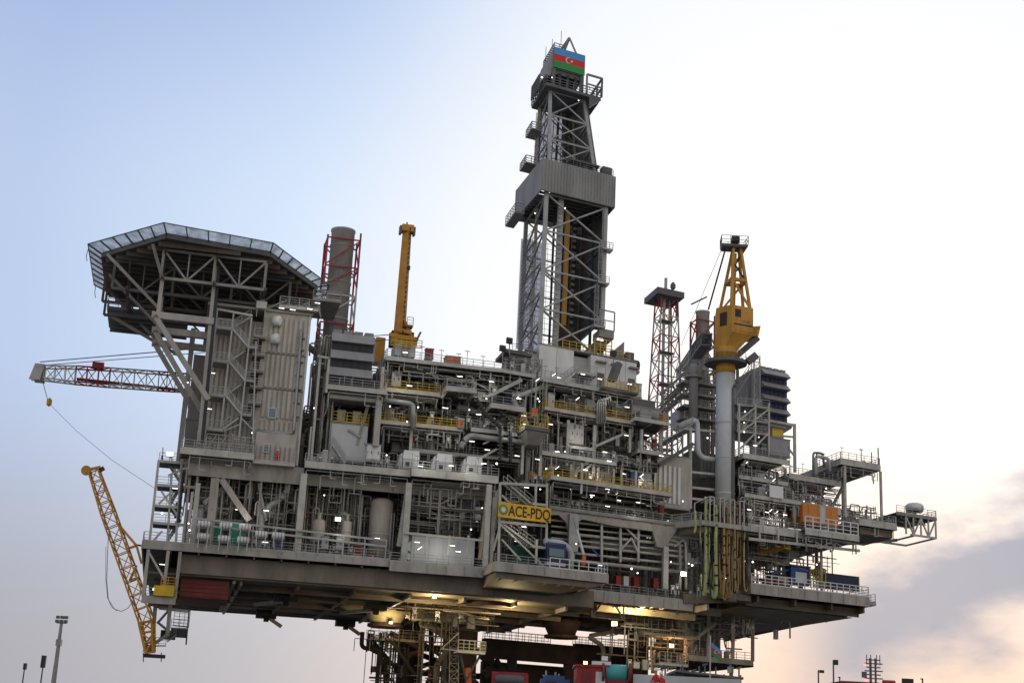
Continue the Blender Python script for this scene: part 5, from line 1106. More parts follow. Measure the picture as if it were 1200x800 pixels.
t = Thing('frame_rack', 'yellow barred rack between the blue unit and navy container', 'rack', Q(958, 688, 4)); t.part('bars', B().rail([Q(950, 687, 4), Q(966, 688, 4)], 2.6, .12, .5, 1, False), 'yellow_paint')
for i, (a, b) in enumerate(((897, 904), (909, 918))): cabinet('storage_bin', ('left', 'right')[i]+' red bin behind the white handrail of the laydown deck', 'bin', a, 679+i*1.5, b, 689+i*1.5, 1.0, 1.5, 'red_paint', nd=1)
t = Thing('overhead_crane_beam', 'orange yellow hoist beam under the right main deck', 'hoist beam', Q(905, 645, 6)); t.part('beam', B().bar(Q(889, 648, 7), Q(925, 640, 3), .6, .8), 'crane_orange'); t.part('trolley', B().bx(922, 638, 927, 644, 2.6, 1), 'yellow_paint')
vessel('pale hose coil tank behind the navy container', 958, 664, 970, 674, 8, 'cladding', False)
# ---- laydown platform cargo
container('dark green container under the stair tower', 600, 641, 640, 661, 1.5, 2.5, 'dark_green', 18)
u0, u1, z0, z1 = QB(642, 638, 664, 662, -3); t = Thing('pump_unit', 'blue pump unit with grey radiator panel on the laydown platform', 'machine', ((u0+u1)/2, -3, z0)); t.part('housing', B().box(u0, u1, -2.6, 1, z0+.4, z1), 'navy'); t.part('radiator', B().box(u0+.3, u1-.3, -2.75, -2.61, z0+1.2, z1-.5), 'window_glass'); t.part('top_frame', B().box(u0, u1, -2.7, .5, z1+.003, z1+.3), 'blue_paint'); t.part('skid', B().box(u0, u1, -2.7, 1, z0, z0+.39), 'pale_panel'); t.part('duct', B().pipe([(u0, -1, z1+.6), (u1, -1, z1+.6), (u1+1.3, -1, z1-.4), (u1+1.3, -1, z0)], .45, 12), 'pale_panel', smooth=True)
p = Q(684, 661, -5.8); t = Thing('signal_post', 'short orange red post on the rail of the laydown platform', 'post', p); t.part('body', B().cyl((p[0], p[1], p[2]-.1), .28, 1.2, 10), 'safety_orange'); t.part('cap', B().cyl((p[0], p[1], p[2]+1.1), .2, .2, 10), 'dark_steel')
p = Q(682, 650, -1); t = Thing('loading_arm', 'slim white crane arm leaning over the laydown platform', 'arm', p); t.part('arm', B().pbar(684, 650, 676, 620, -3, .28), 'white_paint'); t.part('base', B().pbar(676, 620, 672, 606, -3, .18), 'galvanised'); t.part('strut', B().pbar(694, 643, 703, 652, -3, .2), 'blue_paint')
# ---- stair tower with the name sign
t = Thing('stair_tower', 'open white stair tower behind the yellow name sign', 'stairs', Q(613, 662, 0))
for xt, yt, xb, yb, ww in ((586, 566, 584, 660, -1.5), (641, 566, 640, 660, -1.5), (582, 575, 576, 660, 1.5), (628, 568, 627, 610, -1.5), (629, 632, 628, 660, -1.5)): t.part('post', B().pbar(xt, yt, xb, yb, ww, .3), 'light_steel')
for x0, y0, x1, y1 in ((586, 566, 641, 569), (584, 611, 641, 616), (624, 590, 641, 592), (624, 640, 641, 642)): t.part('beam', B().pbar(x0, y0, x1, y1, -1.5, .35), 'light_steel')
for x0, y0, x1, y1 in ((592, 566, 622, 592), (587, 614, 624, 641)): t.part('flight', B().stair(Q(x0, y0, -.6), Q(x1, y1, -.6), 1.2), 'light_steel')
for x0, y0, x1, y1 in ((588, 580, 600, 592), (588, 632, 610, 656), (586, 615, 578, 645), (586, 614, 636, 662)): t.part('brace', B().pbar(x0, y0, x1, y1, -1.5, .22), 'light_steel')
t.part('landing', B().bx(622, 590, 641, 592, -1.4, 3), 'mid_steel'); t.part('landing', B().bx(622, 640, 641, 642, -1.4, 3), 'mid_steel')
u0, u1 = Q(584, 598, -2.6)[0], Q(645.5, 605, -2.6)[0]; z0, z1 = Q(614, 608.5, -2.6)[2], Q(614, 591, -2.6)[2]
# the sign turned to lie along one straight line
PA, PB = M((u0, -2.6, 0)), M((u1, -2.6, 0)); ang = math.atan2(PB.y-PA.y, PB.x-PA.x); LW = (PB-PA).length; LH = z1-z0
sg = Thing('name_sign', 'yellow name sign with black lettering and a round green emblem', 'sign', world=Vector((PA.x, PA.y, z0)), rotz=ang)
sg.part('board', MB(True).box(0, LW, 0, .12, 0, LH), 'sign_yellow')
for k in (.2, .5, .8): sg.part('bracket', MB(True).box(LW*k-.06, LW*k+.06, .125, .9, LH*.4, LH*.5), 'mid_steel')
def text(name, body, size, x, y, z, parent, m, depth=.01, sx=1.0):
    cu = bpy.data.curves.new(name, 'FONT'); cu.body = body; cu.size = size; cu.extrude = depth; cu.offset = .018*size
    o = bpy.data.objects.new(name, cu); COL.objects.link(o); bpy.context.view_layer.update()
    me = bpy.data.meshes.new_from_object(o.evaluated_get(bpy.context.evaluated_depsgraph_get())); bpy.data.objects.remove(o)
    me.transform(Matrix.Translation((x, y, z)) @ Matrix.Rotation(R(90), 4, 'X') @ Matrix.Diagonal((sx, 1, 1, 1)))
    me.materials.clear(); me.materials.append(MATS[m]); me.name = name
    o = bpy.data.objects.new(name, me); COL.objects.link(o); o.parent = parent
    xs = [v.co.x for v in me.vertices]; return o, min(xs), max(xs)
o, a, b = text('lettering', 'ACE-PDQ', LH*1.0, 0, -.02, LH*.16, sg.o, 'black_steel')
s = (LW*.80)/(b-a)
for v in o.data.vertices: v.co.x = LW*.185+(v.co.x-a)*s
cx, cz, r = LW*.092, LH*.5, LH*.36
def petals(r0, r1, n, y0, y1):
    m = MB(True); poly = [(cx+(r1 if i % 2 == 0 else r0)*math.cos(math.pi*i/n), cz+(r1 if i % 2 == 0 else r0)*math.sin(math.pi*i/n)) for i in range(2*n)]; return m.wall(poly, y0, y1)
sg.part('emblem', petals(r*.86, r, 18, -.03, -.001), 'green_paint'); sg.part('emblem', petals(r*.62, r*.74, 18, -.05, -.031), 'hose_green'); sg.part('emblem', petals(r*.36, r*.5, 18, -.07, -.051), 'white_paint')

# ================================================================== hose station
t = Thing('hose_platform', 'cantilevered platform with four white portal frames above the hanging hoses', 'platform', Q(840, 600, -2))
hz0 = 36.2; a0 = Q(790, 607, 1)[0]; a1 = Q(822, 597, -3.5)[0]; a2 = Q(876, 606, -3.5)[0]
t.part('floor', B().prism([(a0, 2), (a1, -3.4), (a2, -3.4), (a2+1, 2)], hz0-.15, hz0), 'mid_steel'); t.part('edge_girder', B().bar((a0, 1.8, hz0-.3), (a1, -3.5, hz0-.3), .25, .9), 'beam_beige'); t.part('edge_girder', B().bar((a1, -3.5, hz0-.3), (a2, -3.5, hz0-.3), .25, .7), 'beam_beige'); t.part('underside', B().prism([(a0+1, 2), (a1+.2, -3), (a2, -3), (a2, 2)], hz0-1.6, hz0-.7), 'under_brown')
for x in (832, 844, 856, 867):
    u = Q(x, 585, -3.6)[0]; f = B()
    for s in (0, .75): f.bar((u+s, -3.6, hz0-.6), (u+s, -3.6, hz0+3.6), .16); f.bar((u+s, -3.6, hz0+3.6), (u+s-.3, 1, hz0+3.4), .14)
    f.bar((u, -3.6, hz0+3.6), (u+.75, -3.6, hz0+3.6), .16); f.bar((u, -3.6, hz0+1.6), (u-.3, 1, hz0+1.4), .1); t.part('portal_frame', f, 'light_steel')
t.part('portal_frame', B().bar((Q(814, 590, -1)[0], -1, hz0), (Q(814, 590, -1)[0], -1, hz0+2.8), .16), 'light_steel'); t.part('handrail', B().rail([(a0, 1.8, hz0), (a1, -3.4, hz0)], 1.2, .06), 'light_steel'); t.part('top_bar', B().bar((Q(814, 580, -1)[0], -1, hz0+2.8), (Q(832, 572, -3.6)[0], -3.6, hz0+3.6), .14), 'light_steel')
hoses = [(815, 598, 628, 'hose_green', .33), (827.5, 582, 694, 'hose_green', .42), (833, 604, 698, 'hose_black', .16), (839, 592, 697, 'hose_green', .5), (835, 605, 690, 'hose_black', .2), (843, 590, 680, 'hose_orange', .28), (848.5, 606, 694, 'hose_orange', .38), (852.5, 592, 697, 'hose_orange', .32), (856, 600, 690, 'hose_black', .2), (861, 586, 690, 'hose_orange', .26), (864, 594, 676, 'hose_orange', .22), (866, 598, 688, 'hose_black', .16), (872, 600, 690, 'hose_orange', .26), (874, 588, 680, 'hose_black', .2), (824, 603, 690, 'hose_black', .18), (845.5, 590, 640, 'hose_black', .22), (831, 600, 660, 'hose_green', .2), (858.5, 588, 650, 'hose_orange', .2), (869, 585, 640, 'hose_black', .2)]
extra = [(821, 604, 640, 'hose_green', .2), (829.5, 596, 672, 'hose_green', .22), (837, 590, 660, 'hose_black', .16), (842, 600, 692, 'hose_black', .15), (850.5, 596, 668, 'hose_black', .18), (854.5, 604, 694, 'hose_orange', .2), (863, 604, 692, 'hose_black', .17), (868, 604, 684, 'hose_orange', .18), (876, 606, 686, 'hose_black', .15), (847, 612, 700, 'hose_orange', .2)]
hoses += extra
cn = {'hose_green': 'pale green', 'hose_orange': 'orange', 'hose_black': 'black'}
order = sorted(range(len(hoses)), key=lambda i: hoses[i][0]); ords = ['first', 'second', 'third', 'fourth', 'fifth', 'sixth', 'seventh', 'eighth', 'ninth', 'tenth', 'eleventh', 'twelfth', 'thirteenth', 'fourteenth', 'fifteenth']; cnt = {}
for i in order:
    x, y0, y1, mm, r = hoses[i]; r *= .52; cnt[mm] = cnt.get(mm, -1)+1
    t = Thing('transfer_hose', f'{ords[cnt[mm]]} from left of the {cn[mm]} hoses hanging below the portal frames', 'hose', Q(x, y1, -3.2), group=cn[mm]+' hanging transfer hoses')
    w = -3.4+.5*(i % 3); pts = [Q(x-1.5, y0+6, w+1), Q(x-.5, y0, w+.4), Q(x, y0+4, w)]+[Q(x+rnd.uniform(-.9, .9), y0+4+(y1-y0-4)*k/5, w+rnd.uniform(-.25, .25)) for k in range(1, 5)]+[Q(x+rnd.uniform(-1.5, 1.5), y1-rnd.uniform(0, 9), w)]
    if y1 > 675: sg_ = rnd.choice((-1, 1)); pts += [Q(x+1.2*sg_, y1+3, w+.2), Q(x+3*sg_, y1+2, w+.6), Q(x+4*sg_, y1-6, w+.8), Q(x+4*sg_+rnd.uniform(-1, 1), y1-rnd.uniform(14, 40), w+.9)]
    t.part('hose_line', B().pipe(pts, r, 10, 1.2), mm, smooth=True); L = Q(x, y0, w)[2]-Q(x, y1, w)[2]
    if mm != 'hose_black':
        m = B(); n = int(L/1.3)
        for k in range(1, n): f = k/n; c = Q(x, y0+(y1-y0)*f, w); m.cyl((c[0], c[1], c[2]-.12), r*1.12, .24, 10)
        t.part('hose_band', m, 'hose_black')
t = Thing('support_column', 'tall cream column behind the hanging hoses', 'column', Q(857, 700, 1)); t.part('shaft', B().rod(Q(857, 606, 1.5), Q(857, 704, 1.5), .75, 14), 'beam_beige', smooth=True); t.part('base', B().bx(838, 695, 880, 702, 1, 2), 'under_brown')

# ================================================================== pipe racks
def rack(label, xl, xr, w0, w1, z0, z1, seed, nv=10, nh=7, mats=('light_steel', 'mid_steel', 'galvanised', 'beam_beige'), hang=6, box=3, big=2):
    r = random.Random(seed); u0, u1 = Q(xl, 560, w0)[0], Q(xr, 560, w0)[0]
    if z0 is None: pass
    t = Thing('pipe_rack', label, 'pipework', ((u0+u1)/2, w0, z0)); h = z1-z0
    for i in range(nh):
        z = z0+h*r.uniform(.3, .95); w = r.uniform(w0+.6, w1); a, b = sorted((r.uniform(u0, u1), r.uniform(u0, u1)))
        if b-a < (u1-u0)*.35: a, b = u0, u1
        d = r.uniform(.04, .13); dz = r.choice((-1, 1))*r.uniform(.5, 2)
        zz = min(max(z+dz, z0+.3), z1-.2)
        t.part('pipe', B().pipe([(a, w, z), (a+(b-a)*r.uniform(.3, .7), w, z), (a+(b-a)*.72, w, zz), (b, w, zz)], d, 7) if r.random() < .5 else B().rod((a, w, z), (b, w, z), d, 7), r.choice(mats), smooth=True)
    for i in range(nv):
        u = r.uniform(u0, u1); w = r.uniform(w0+.2, w1); d = r.uniform(.04, .15); za = z0 if r.random() < .6 else z0+h*r.uniform(.2, .6); zb = z1 if r.random() < .6 else z0+h*r.uniform(.6, .95)
        if r.random() < .45:
            uu = u+r.choice((-1, 1))*r.uniform(.6, 2.2); t.part('pipe', B().pipe([(u, w, za), (u, w, zb), (uu, w, zb), (uu, w, zb-h*r.uniform(.1, .4))], d, 7), r.choice(mats), smooth=True)
        else: t.part('pipe', B().rod((u, w, za), (u, w, zb), d, 7), r.choice(mats), smooth=True)
    for i in range(big):
        u = r.uniform(u0, u1-1); w = r.uniform(w0+2, w1); d = r.uniform(.3, .5); t.part('large_pipe', B().pipe([(u, w, z0), (u, w, z0+h*r.uniform(.5, .8)), (u+r.choice((-3, 3)), w, z0+h*.8), (u+r.choice((-3, 3)), w, z1)], d, 10), r.choice(mats if 'rust_brown' in mats else ('pale_panel', 'mid_steel', 'cladding')), smooth=True)
    for i in range(hang):
        m = B(); u = r.uniform(u0, u1-1.5); w = r.uniform(w0+.3, w1-1); dz = r.uniform(.8, 2.4); b = r.uniform(.8, 1.8)
        m.bar((u, w, z1), (u, w, z1-dz), .09); m.bar((u+b, w, z1), (u+b, w, z1-dz), .09); m.bar((u, w, z1-dz), (u+b, w, z1-dz), .12); m.bar((u, w, z1-dz*.55), (u+b, w, z1-dz*.55), .07)
        t.part('pipe_hanger', m, mats[0])
    for i in range(box):
        u = r.uniform(u0, u1-1.2); w = r.uniform(w0+.8, w1); a = r.uniform(.5, 1.3); hh = r.uniform(.8, 2.0); zz = z0 if r.random() < .7 else z0+h*.5
        c = t.part('instrument_box', B().box(u, u+a, w, w+.7, zz, zz+hh), r.choice(mats if 'rust_brown' in mats else ('pale_panel', 'mid_steel', 'dark_steel', 'white_paint'))); t.part('box_door', B().box(u+.08, u+a-.08, w-.04, w-.003, zz+.1, zz+hh-.1), 'dark_steel' if 'rust_brown' in mats else 'pale_panel', parent=c)
    for i in range(4):
        u = r.uniform(u0, u1); w = r.uniform(w0, w0+1.5); hh = r.uniform(1.2, 1.9); s_ = t.part('instrument_stand', B().bar((u, w, z0), (u, w, z0+hh), .09).bar((u+.5, w, z0), (u+.5, w, z0+hh), .09).bar((u-.1, w, z0+hh), (u+.6, w, z0+hh), .12), 'dark_steel' if 'rust_brown' in mats else 'light_steel'); t.part('gauge', B().box(u+.08, u+.42, w-.1, w+.12, z0+hh*.55, z0+hh*.85), 'dark_steel' if 'rust_brown' in mats else 'white_paint', parent=s_)
    for i in range(3):
        u = r.uniform(u0, u1); w = r.uniform(w0+.6, w1); z = z0+h*r.uniform(.15, .6); t.part('valve', B().lathe((u, w, z), [(.1, 0), (.3, .05), (.3, .2), (.12, .3), (.12, .6), (.35, .62), (.35, .7)], 10), r.choice(('mid_steel', 'dark_red', 'galvanised')))
    return t
RK = [('pipework behind the white raft drums on the lower left deck', 226, 300, 3, 12, 26.8, 37, 9, 12, 8), ('pipework behind the two pale flanged vessels', 303, 358, 3, 12, 26.8, 36.8, 9, 12, 8), ('pipework between the flanged vessels and the cream tank', 360, 432, 4, 13, 26.8, 36.5, 14, 22, 9), ('pipework above the long white enclosure', 478, 570, 3, 12, 29.5, 37, 12, 16, 18), ('pipework behind the stair tower of the sign', 578, 645, 4, 14, 27, 38, 10, 14, 10), ('pipework below the central walkway, right half', 720, 790, 8, 15, 26, 35.4, 21, 12, 9), ('vertical pipes right of the central lattice', 786, 850, 4, 14, 26, 35.5, 22, 16, 8), ('dense pipes behind the raft drums inner bay', 395, 440, 7, 14, 27, 36, 31, 24, 4),
 ('pipework behind the three white hoods', 446, 580, 5, 14, 38.9, 42.4, 15, 20, 12), ('pipework on the middle process deck', 452, 545, 3, 14, 42.8, 45.4, 16, 14, 9), ('pipework under the process deck of the left tower', 452, 520, 3, 14, 45.8, 49.8, 17, 12, 6), ('pipework in the left tower right bay', 522, 612, 3, 14, 45.8, 49.8, 18, 14, 8), ('pipework below the top pipe deck', 456, 612, 3, 14, 50.4, 54.2, 19, 20, 10), ('tall pipes between the two process towers', 612, 642, 2, 11, 39, 54, 20, 14, 8),
 ('pipework on the central process bay', 640, 700, 3, 11, 43.7, 49.4, 23, 14, 7), ('pipework right of the cream panel doors', 700, 762, 3, 11, 43.7, 49.3, 24, 14, 8), ('pipework below the central process deck', 640, 720, 2.5, 11, 40, 43.1, 25, 16, 7), ('pipework behind the blue machine', 720, 775, 2, 11, 40, 45, 26, 14, 7), ('pipework under the white drilling building', 650, 745, 4, 12, 50.2, 53.6, 27, 10, 12), ('pipework under the central yellow deck', 648, 785, 4, 12, 36.3, 39.2, 28, 20, 8),
 ('pipework on the upper right module', 868, 925, 3, 13, 42.2, 47.5, 29, 14, 8), ('valve manifold on the right main deck', 866, 940, .8, 8, 37.5, 41.4, 30, 30, 8), ('pipework under the right main deck', 880, 985, 4, 18, 28.6, 36, 32, 12, 12), ('pipework under the high end deck', 925, 990, 3, 12, 41, 45.6, 33, 12, 7), ('pipework between orange cabin and high end deck', 975, 1030, 4, 12, 40.5, 43.5, 34, 8, 5), ('pipework beside the left air intake', 362, 388, 3, 12, 39, 57, 35, 16, 6), ('pipework right of the left air intake', 436, 452, 3, 12, 39, 54, 36, 10, 4), ('pipework behind the machinery box', 350, 385, 8, 14, 39, 48, 37, 9, 5), ('vent pipes on the top pipe deck', 590, 630, 4, 9, 54.8, 57.5, 38, 9, 3)]
for a in RK:
    vent = a[0].startswith('vent')
    rack(a[0], a[1], a[2], max(.8, a[3]-1.5), a[4], a[5], a[6], a[7], int(a[8]*2.1)+3, int(a[9]*1.9)+3, box=6, hang=0 if vent else max(4, a[9]//2+2), big=0 if vent or a[6]-a[5] < 4 else 2, mats=('mid_steel', 'galvanised', 'dark_steel', 'light_steel') if a[5] > 38 else ('light_steel', 'mid_steel', 'galvanised', 'beam_beige'))
# big process pipe across the hoods and black cable trays
t = Thing('process_pipe', 'big grey pipe with elbows running across above the white hoods', 'pipe', Q(560, 520, 0)); t.part('pipe', B().pipe([Q(540, 525, 1), Q(545, 515, 1), Q(551, 510, 1), Q(610, 518, 1), Q(622, 519, 1), Q(625, 512, 1)], .42, 12), 'galvanised', smooth=True); t.part('pipe_branch', B().pipe([Q(445, 468, 1.2), Q(476, 472, 1.2), Q(484, 474, 1.2), Q(484, 502, 1.2)], .38, 12), 'galvanised', smooth=True); t.part('pipe_support', B().pbar(520, 506, 520, 519, 1, .2), 'galvanised')
for n_, pts in (('left', ((558, 466), (566, 482), (586, 500), (586, 540))), ('right', ((576, 465), (582, 478), (598, 492), (598, 542)))):
    t = Thing('cable_tray', n_+' of two black cable ladders stepping down in front of the process decks', 'cable ladder', Q(pts[-1][0], pts[-1][1], .8), group='black cable ladders')
    P = [Q(*a, .8) for a in pts]; m = B()
    for a, b in zip(P[:-1], P[1:]): m.bar(a, b, .75, .3)
    t.part('tray', m, 'black_steel'); m = B()
    for a, b in zip(P[:-1], P[1:]):
        n = int(math.dist(a, b)/.5)
        for k in range(n): f = k/n; c = [a[j]+(b[j]-a[j])*f for j in range(3)]; m.box(c[0]-.42, c[0]+.42, c[1]-.24, c[1]-.18, c[2]-.05, c[2]+.05)
    t.part('rung', m, 'mid_steel')
t = Thing('pipe_bundle', 'curved bundle of pale vertical pipes on the upper process deck', 'pipework', Q(706, 493, .5))
for k in range(5): x = 700+k*2.3; t.part('pipe', B().pipe([Q(x, 496, .2), Q(x, 472-k*.8, .2), Q(x+2+k, 468-k, .2), Q(x+6, 476, 1)], .14, 8), 'galvanised', smooth=True)
# white lattice in front under the walkway
t = Thing('pipe_lattice', 'pale horizontal pipes on a white lattice below the central walkway', 'pipework', Q(735, 660, 2))
for y, r in ((610, .16), (617, .14), (624, .22), (631, .14), (637, .2), (646, .18), (655, .28)): t.part('pipe', B().prod(646, y-1, 800, y+15, 2.6, r, 8), 'light_steel' if r < .25 else 'beam_beige')
for x in (705, 727, 748): t.part('post', B().pbar(x, 608, x, 658, 2.0, .32), 'light_steel')
for x0, y0, x1, y1 in ((728, 613, 750, 635), (728, 643, 740, 630), (740, 630, 748, 648), (790, 640, 806, 628), (800, 632, 818, 622)): t.part('brace', B().pbar(x0, y0, x1, y1, 2.0, .24), 'light_steel')
for pts in (((784, 632), (797, 635), (797, 690)), ((786, 628), (804, 631), (804, 690))): t.part('bent_pipe', B().pipe([Q(*a, 2.4) for a in pts], .22, 8, 1.4), 'light_steel', smooth=True)
t.part('large_pipe', B().prod(690, 636, 800, 648, 5, .7, 12), 'mid_steel'); t.part('bundle', B().bx(667, 602, 678, 646, .6, .8), 'galvanised')
t = Thing('machine_skid', 'red machines behind the recessed lower deck rail', 'machine', Q(745, 690, 5))
for i, (x, mm) in enumerate(((725, 'red_paint'), (746, 'red_paint'), (769, 'dark_red'), (734, 'white_paint'))): t.part('machine', B().bx(x-3, 674+(x-725)*.07, x+3, 686+(x-725)*.07, 4.5, 1.5), mm)
t = Thing('sheet_enclosure', 'red sheeted panel hung under the lower left deck', 'panel', Q(238, 705, 2)); u0, u1, z0, z1 = QB(211, 679, 268, 706, 3.0); t.part('sheet', B().box(u0, u1, 3.0, 3.2, z0+.6, z1), 'red_sheet'); t.part('floor', B().box(u0, u1, 3.2, 16, z0+.55, z0+.75), 'red_sheet'); m = B()
for k in range(4): z = z0+.8+(z1-z0-.8)*k/4; m.box(u0, u1, 2.9, 2.997, z, z+.12)
t.part('sheet_seam', m, 'dark_red'); t.part('side_beam', B().bar((u1+.6, 2.9, z1), (u1-.4, 14, z0), .4), 'beam_beige')
# left corner access frame under lower deck
t = Thing('corner_platform', 'small hanging access platform at the lower left corner with a yellow basket in it', 'platform', Q(185, 700, 0)); zc = 19.7; a0, a1 = Q(166, 700, 0)[0], Q(206, 702, 0)[0]
t.part('floor', B().box(a0, a1, 0, 6, zc-.2, zc), 'mid_steel'); t.part('edge_girder', B().box(a0, a1, -.2, -.003, zc-.8, zc+.1), 'beam_beige')
for u, w in ((a0+.15, 0), (a1-1.6, 0), (a1-.1, .2), (a0+.15, 5.8)): t.part('post', B().bar((u, w, zc), (u, w, 25.6), .4), 'beam_beige')
t.part('brace', B().bar((a0+.2, .1, 25.3), (a1-1.7, .1, 22.0), .25), 'light_steel'); t.part('handrail', B().rail([(a0, -.1, zc), (a1, -.1, zc)]), 'galvanised')
u0, u1, z0, z1 = QB(180, 686, 204, 698, -.5); yb = Thing('work_basket', 'bright yellow work basket at the lower left corner', 'basket', ((u0+u1)/2, -.5, z0)); yb.part('tub', B().box(u0, u1, -.9, .8, z0, z0+1.25), 'yellow_paint'); yb.part('rail', B().rail([(u0+.8, -.8, z0+1.25), (u1, -.8, z0+1.25), (u1, .7, z0+1.25)], 1.1, .07, .8), 'crane_orange')
# stair frame at the left end
t = Thing('stair_tower', 'narrow grey stair frame at the far left end of the platform', 'stairs', Q(200, 636, 3)); wS = 3.0
for xt, yt, xb, yb in ((186, 539, 175, 636), (213, 540, 206, 636), (224, 545, 214, 636), (201, 556, 196, 636)): t.part('post', B().pbar(xt, yt, xb, yb, wS, .32 if xt != 201 else .2), 'light_steel'); t.part('post', B().pbar(xt, yt, xb, yb, wS+5, .3), 'mid_steel')
for y, x0, x1 in ((540, 186, 224), (568, 184, 230), (592, 181, 216), (612, 179, 216)): t.part('beam', B().pbar(x0, y, x1, y+3, wS, .35), 'light_steel'); t.part('landing', B().bx(x0, y, x1-8, y+2, wS+.3, 4.5), 'dark_steel'); t.part('landing_rail', B().rail([Q(x0, y, wS), Q(x1-8, y+2, wS)]), 'galvanised')
for x0, y0, x1, y1 in ((189, 575, 210, 607), (197, 557, 220, 547), (186, 590, 202, 575), (178, 635, 190, 622)): t.part('brace', B().pbar(x0, y0, x1, y1, wS, .25), 'light_steel')
for x0, y0, x1, y1 in ((198, 544, 212, 566), (212, 570, 200, 590), (198, 594, 212, 611), (210, 614, 196, 634)): t.part('flight', B().stair(Q(x0, y0, wS+2), Q(x1, y1, wS+2), 1.2), 'mid_steel')
t.part('mast', B().pbar(190.5, 540, 191, 524, wS, .12), 'dark_steel'); t.part('mast_base', B().pbar(190, 539, 190, 534, wS, .25), 'dark_red'); t.part('drain_pipe', B().prod(215, 552, 209, 612, wS-.4, .2), 'black_steel'); t.part('cabinet', B().bx(205, 588, 210, 606, wS+2, 1), 'under_brown')
# black support pads with struts below the lower deck
for i, (x, y, w, lb) in enumerate(((336, 686, 16, 'upper left'), (312, 718, 48, 'lower left'), (441, 692, 20, 'upper right'), (405, 724, 54, 'lower right'))):
    t = Thing('support_pad', lb+' of the four black pads with angled struts under the lower left deck', 'support', Q(x, y, w), group='black pads under the lower deck'); p = Q(x, y, w); t.part('pad', B().box(p[0]-1.6, p[0]+1.6, w-1, w+1, 21.6, 22.8), 'black_steel'); t.part('strut', B().bar((p[0]-.2, w-.3, 21.7), (p[0]-3.4, w+12, 22.0), .5) if w < 30 else B().bar((p[0]+.6, w-.3, 21.6), (p[0]+2.6, w+.3, 20.5), .5), 'beam_beige'); t.part('lug', B().box(p[0]-.4, p[0]+.4, w-1.3, w-.8, 21, 22), 'rubber')
# vents on the derrick side top deck
cabinet('fire_box', 'red double bin on the top pipe deck behind the rail', 'bin', 499, 409, 508, 420, 3, 1, 'red_paint'); cabinet('lifting_unit', 'orange machine on the top pipe deck', 'machine', 523, 418, 540, 426, 3.5, 2, 'safety_orange', nd=1)
for i, (x, y) in enumerate(((597, 402), (589, 411), (719, 417))):
    p = Q(x, y+14, 6); t = Thing('floodlight_post', ('taller floodlight post left of the white drilling building', 'shorter floodlight post left of the white drilling building', 'floodlight post on the white drilling building roof')[i], 'floodlight', p); t.part('post', B().pbar(x, y+14, x, y, 6, .14), 'mid_steel'); c = Q(x, y, 6); t.part('lamp_head', B().box(c[0]-.55, c[0]+.4, 5.5, 6.1, c[2]-.1, c[2]+.7), 'black_steel')
t = Thing('tool_shed', 'dark flat roofed shed left of the white drilling building', 'shed', Q(608, 440, 8)); t.part('wall', B().bx(597, 416, 622, 438, 8, 5), 'bulkhead'); t.part('roof', B().bx(592, 411, 624, 415, 7.4, 6.5), 'dark_steel'); t.part('roof_rail', B().rail([Q(600, 411, 7.5), Q(624, 413, 7.5)], 1.1, .05), 'dark_steel')
# ================================================================== jacket and barge under the platform
def pb(t, name, xl, yt, xr, yb, w, d, m): return t.part(name, B().bx(xl, yt, xr, yb, w, d), m)
for n_, xa, xb, yt, w, mm in (('left dark brown jacket leg with scaffold round it', 466, 494, 728, 54, 'barge_dark'), ('second brown jacket leg behind the white basket', 520, 557, 722, 34, 'rust_brown'), ('dark jacket leg right of the long dark barge beam', 736, 758, 728, 34, 'rust_brown')):
    t = Thing('jacket_leg', n_, 'platform leg', (Q((xa+xb)/2, 790, w)[0], w, 2)); u0, u1, z0, z1 = QB(xa, yt, xb, 800, w); r = (u1-u0)/2
    t.part('leg_tube', B().lathe(((u0+u1)/2, w, 2), [(r, 0), (r, z1-2), (r*1.25, z1-1.2), (r*1.25, z1)], 20), mm, smooth=True); t.part('leg_cap', B().lathe(((u0+u1)/2, w, z1), [(r*1.1, 0), (r*1.3, .6), (r*1.3, 23-z1 if z1 < 22 else .8)], 20), 'cream', smooth=True)
# cream leg stubs and box girders under the deck
for n_, (xl, yt, xr, yb, w, mm) in {'cream round leg stub left of the small yellow lamps': (430, 712, 475, 731, 32, 'cream'), 'cream round leg stub above the lit scaffold': (545, 684, 600, 707, 9, 'cream'), 'dark funnel shaped leg stub above the barge beam': (640, 722, 676, 744, 26, 'rust_brown')}.items():
    u0, u1, z0, z1 = QB(xl, yt, xr, yb, w); r = (u1-u0)/2; t = Thing('leg_stub', n_, 'platform leg', ((u0+u1)/2, w, z0)); t.part('shell', B().lathe(((u0+u1)/2, w, z0), [(r*.75, 0), (r, (z1-z0)*.5), (r*1.1, 23.0-z0)], 24), mm, smooth=True); t.part('base_ring', B().lathe(((u0+u1)/2, w, z0-.5), [(r*.9, 0), (r*.95, .05), (r*.95, .5)], 20), 'rust_brown')
t = Thing('box_girder', 'cream box girder lit by yellow lamps below the recessed lower deck', 'girder', Q(772, 722, 12)); pb(t, 'web', 700, 702, 815, 721, 12, 1, 'cream'); pb(t, 'stiffener', 790, 704, 793, 720, 11.8, .17, 'beam_beige'); pb(t, 'bracket', 800, 708, 810, 716, 11.7, .25, 'beam_beige')
t = Thing('box_girder', 'cream box girder lit by yellow lamps below the laydown platform', 'girder', Q(540, 705, 8)); pb(t, 'web', 470, 684, 640, 700, 8, 1, 'cream')
for x in (500, 530, 560): pb(t, 'stiffener', x, 686, x+2, 699, 7.8, .17, 'beam_beige')
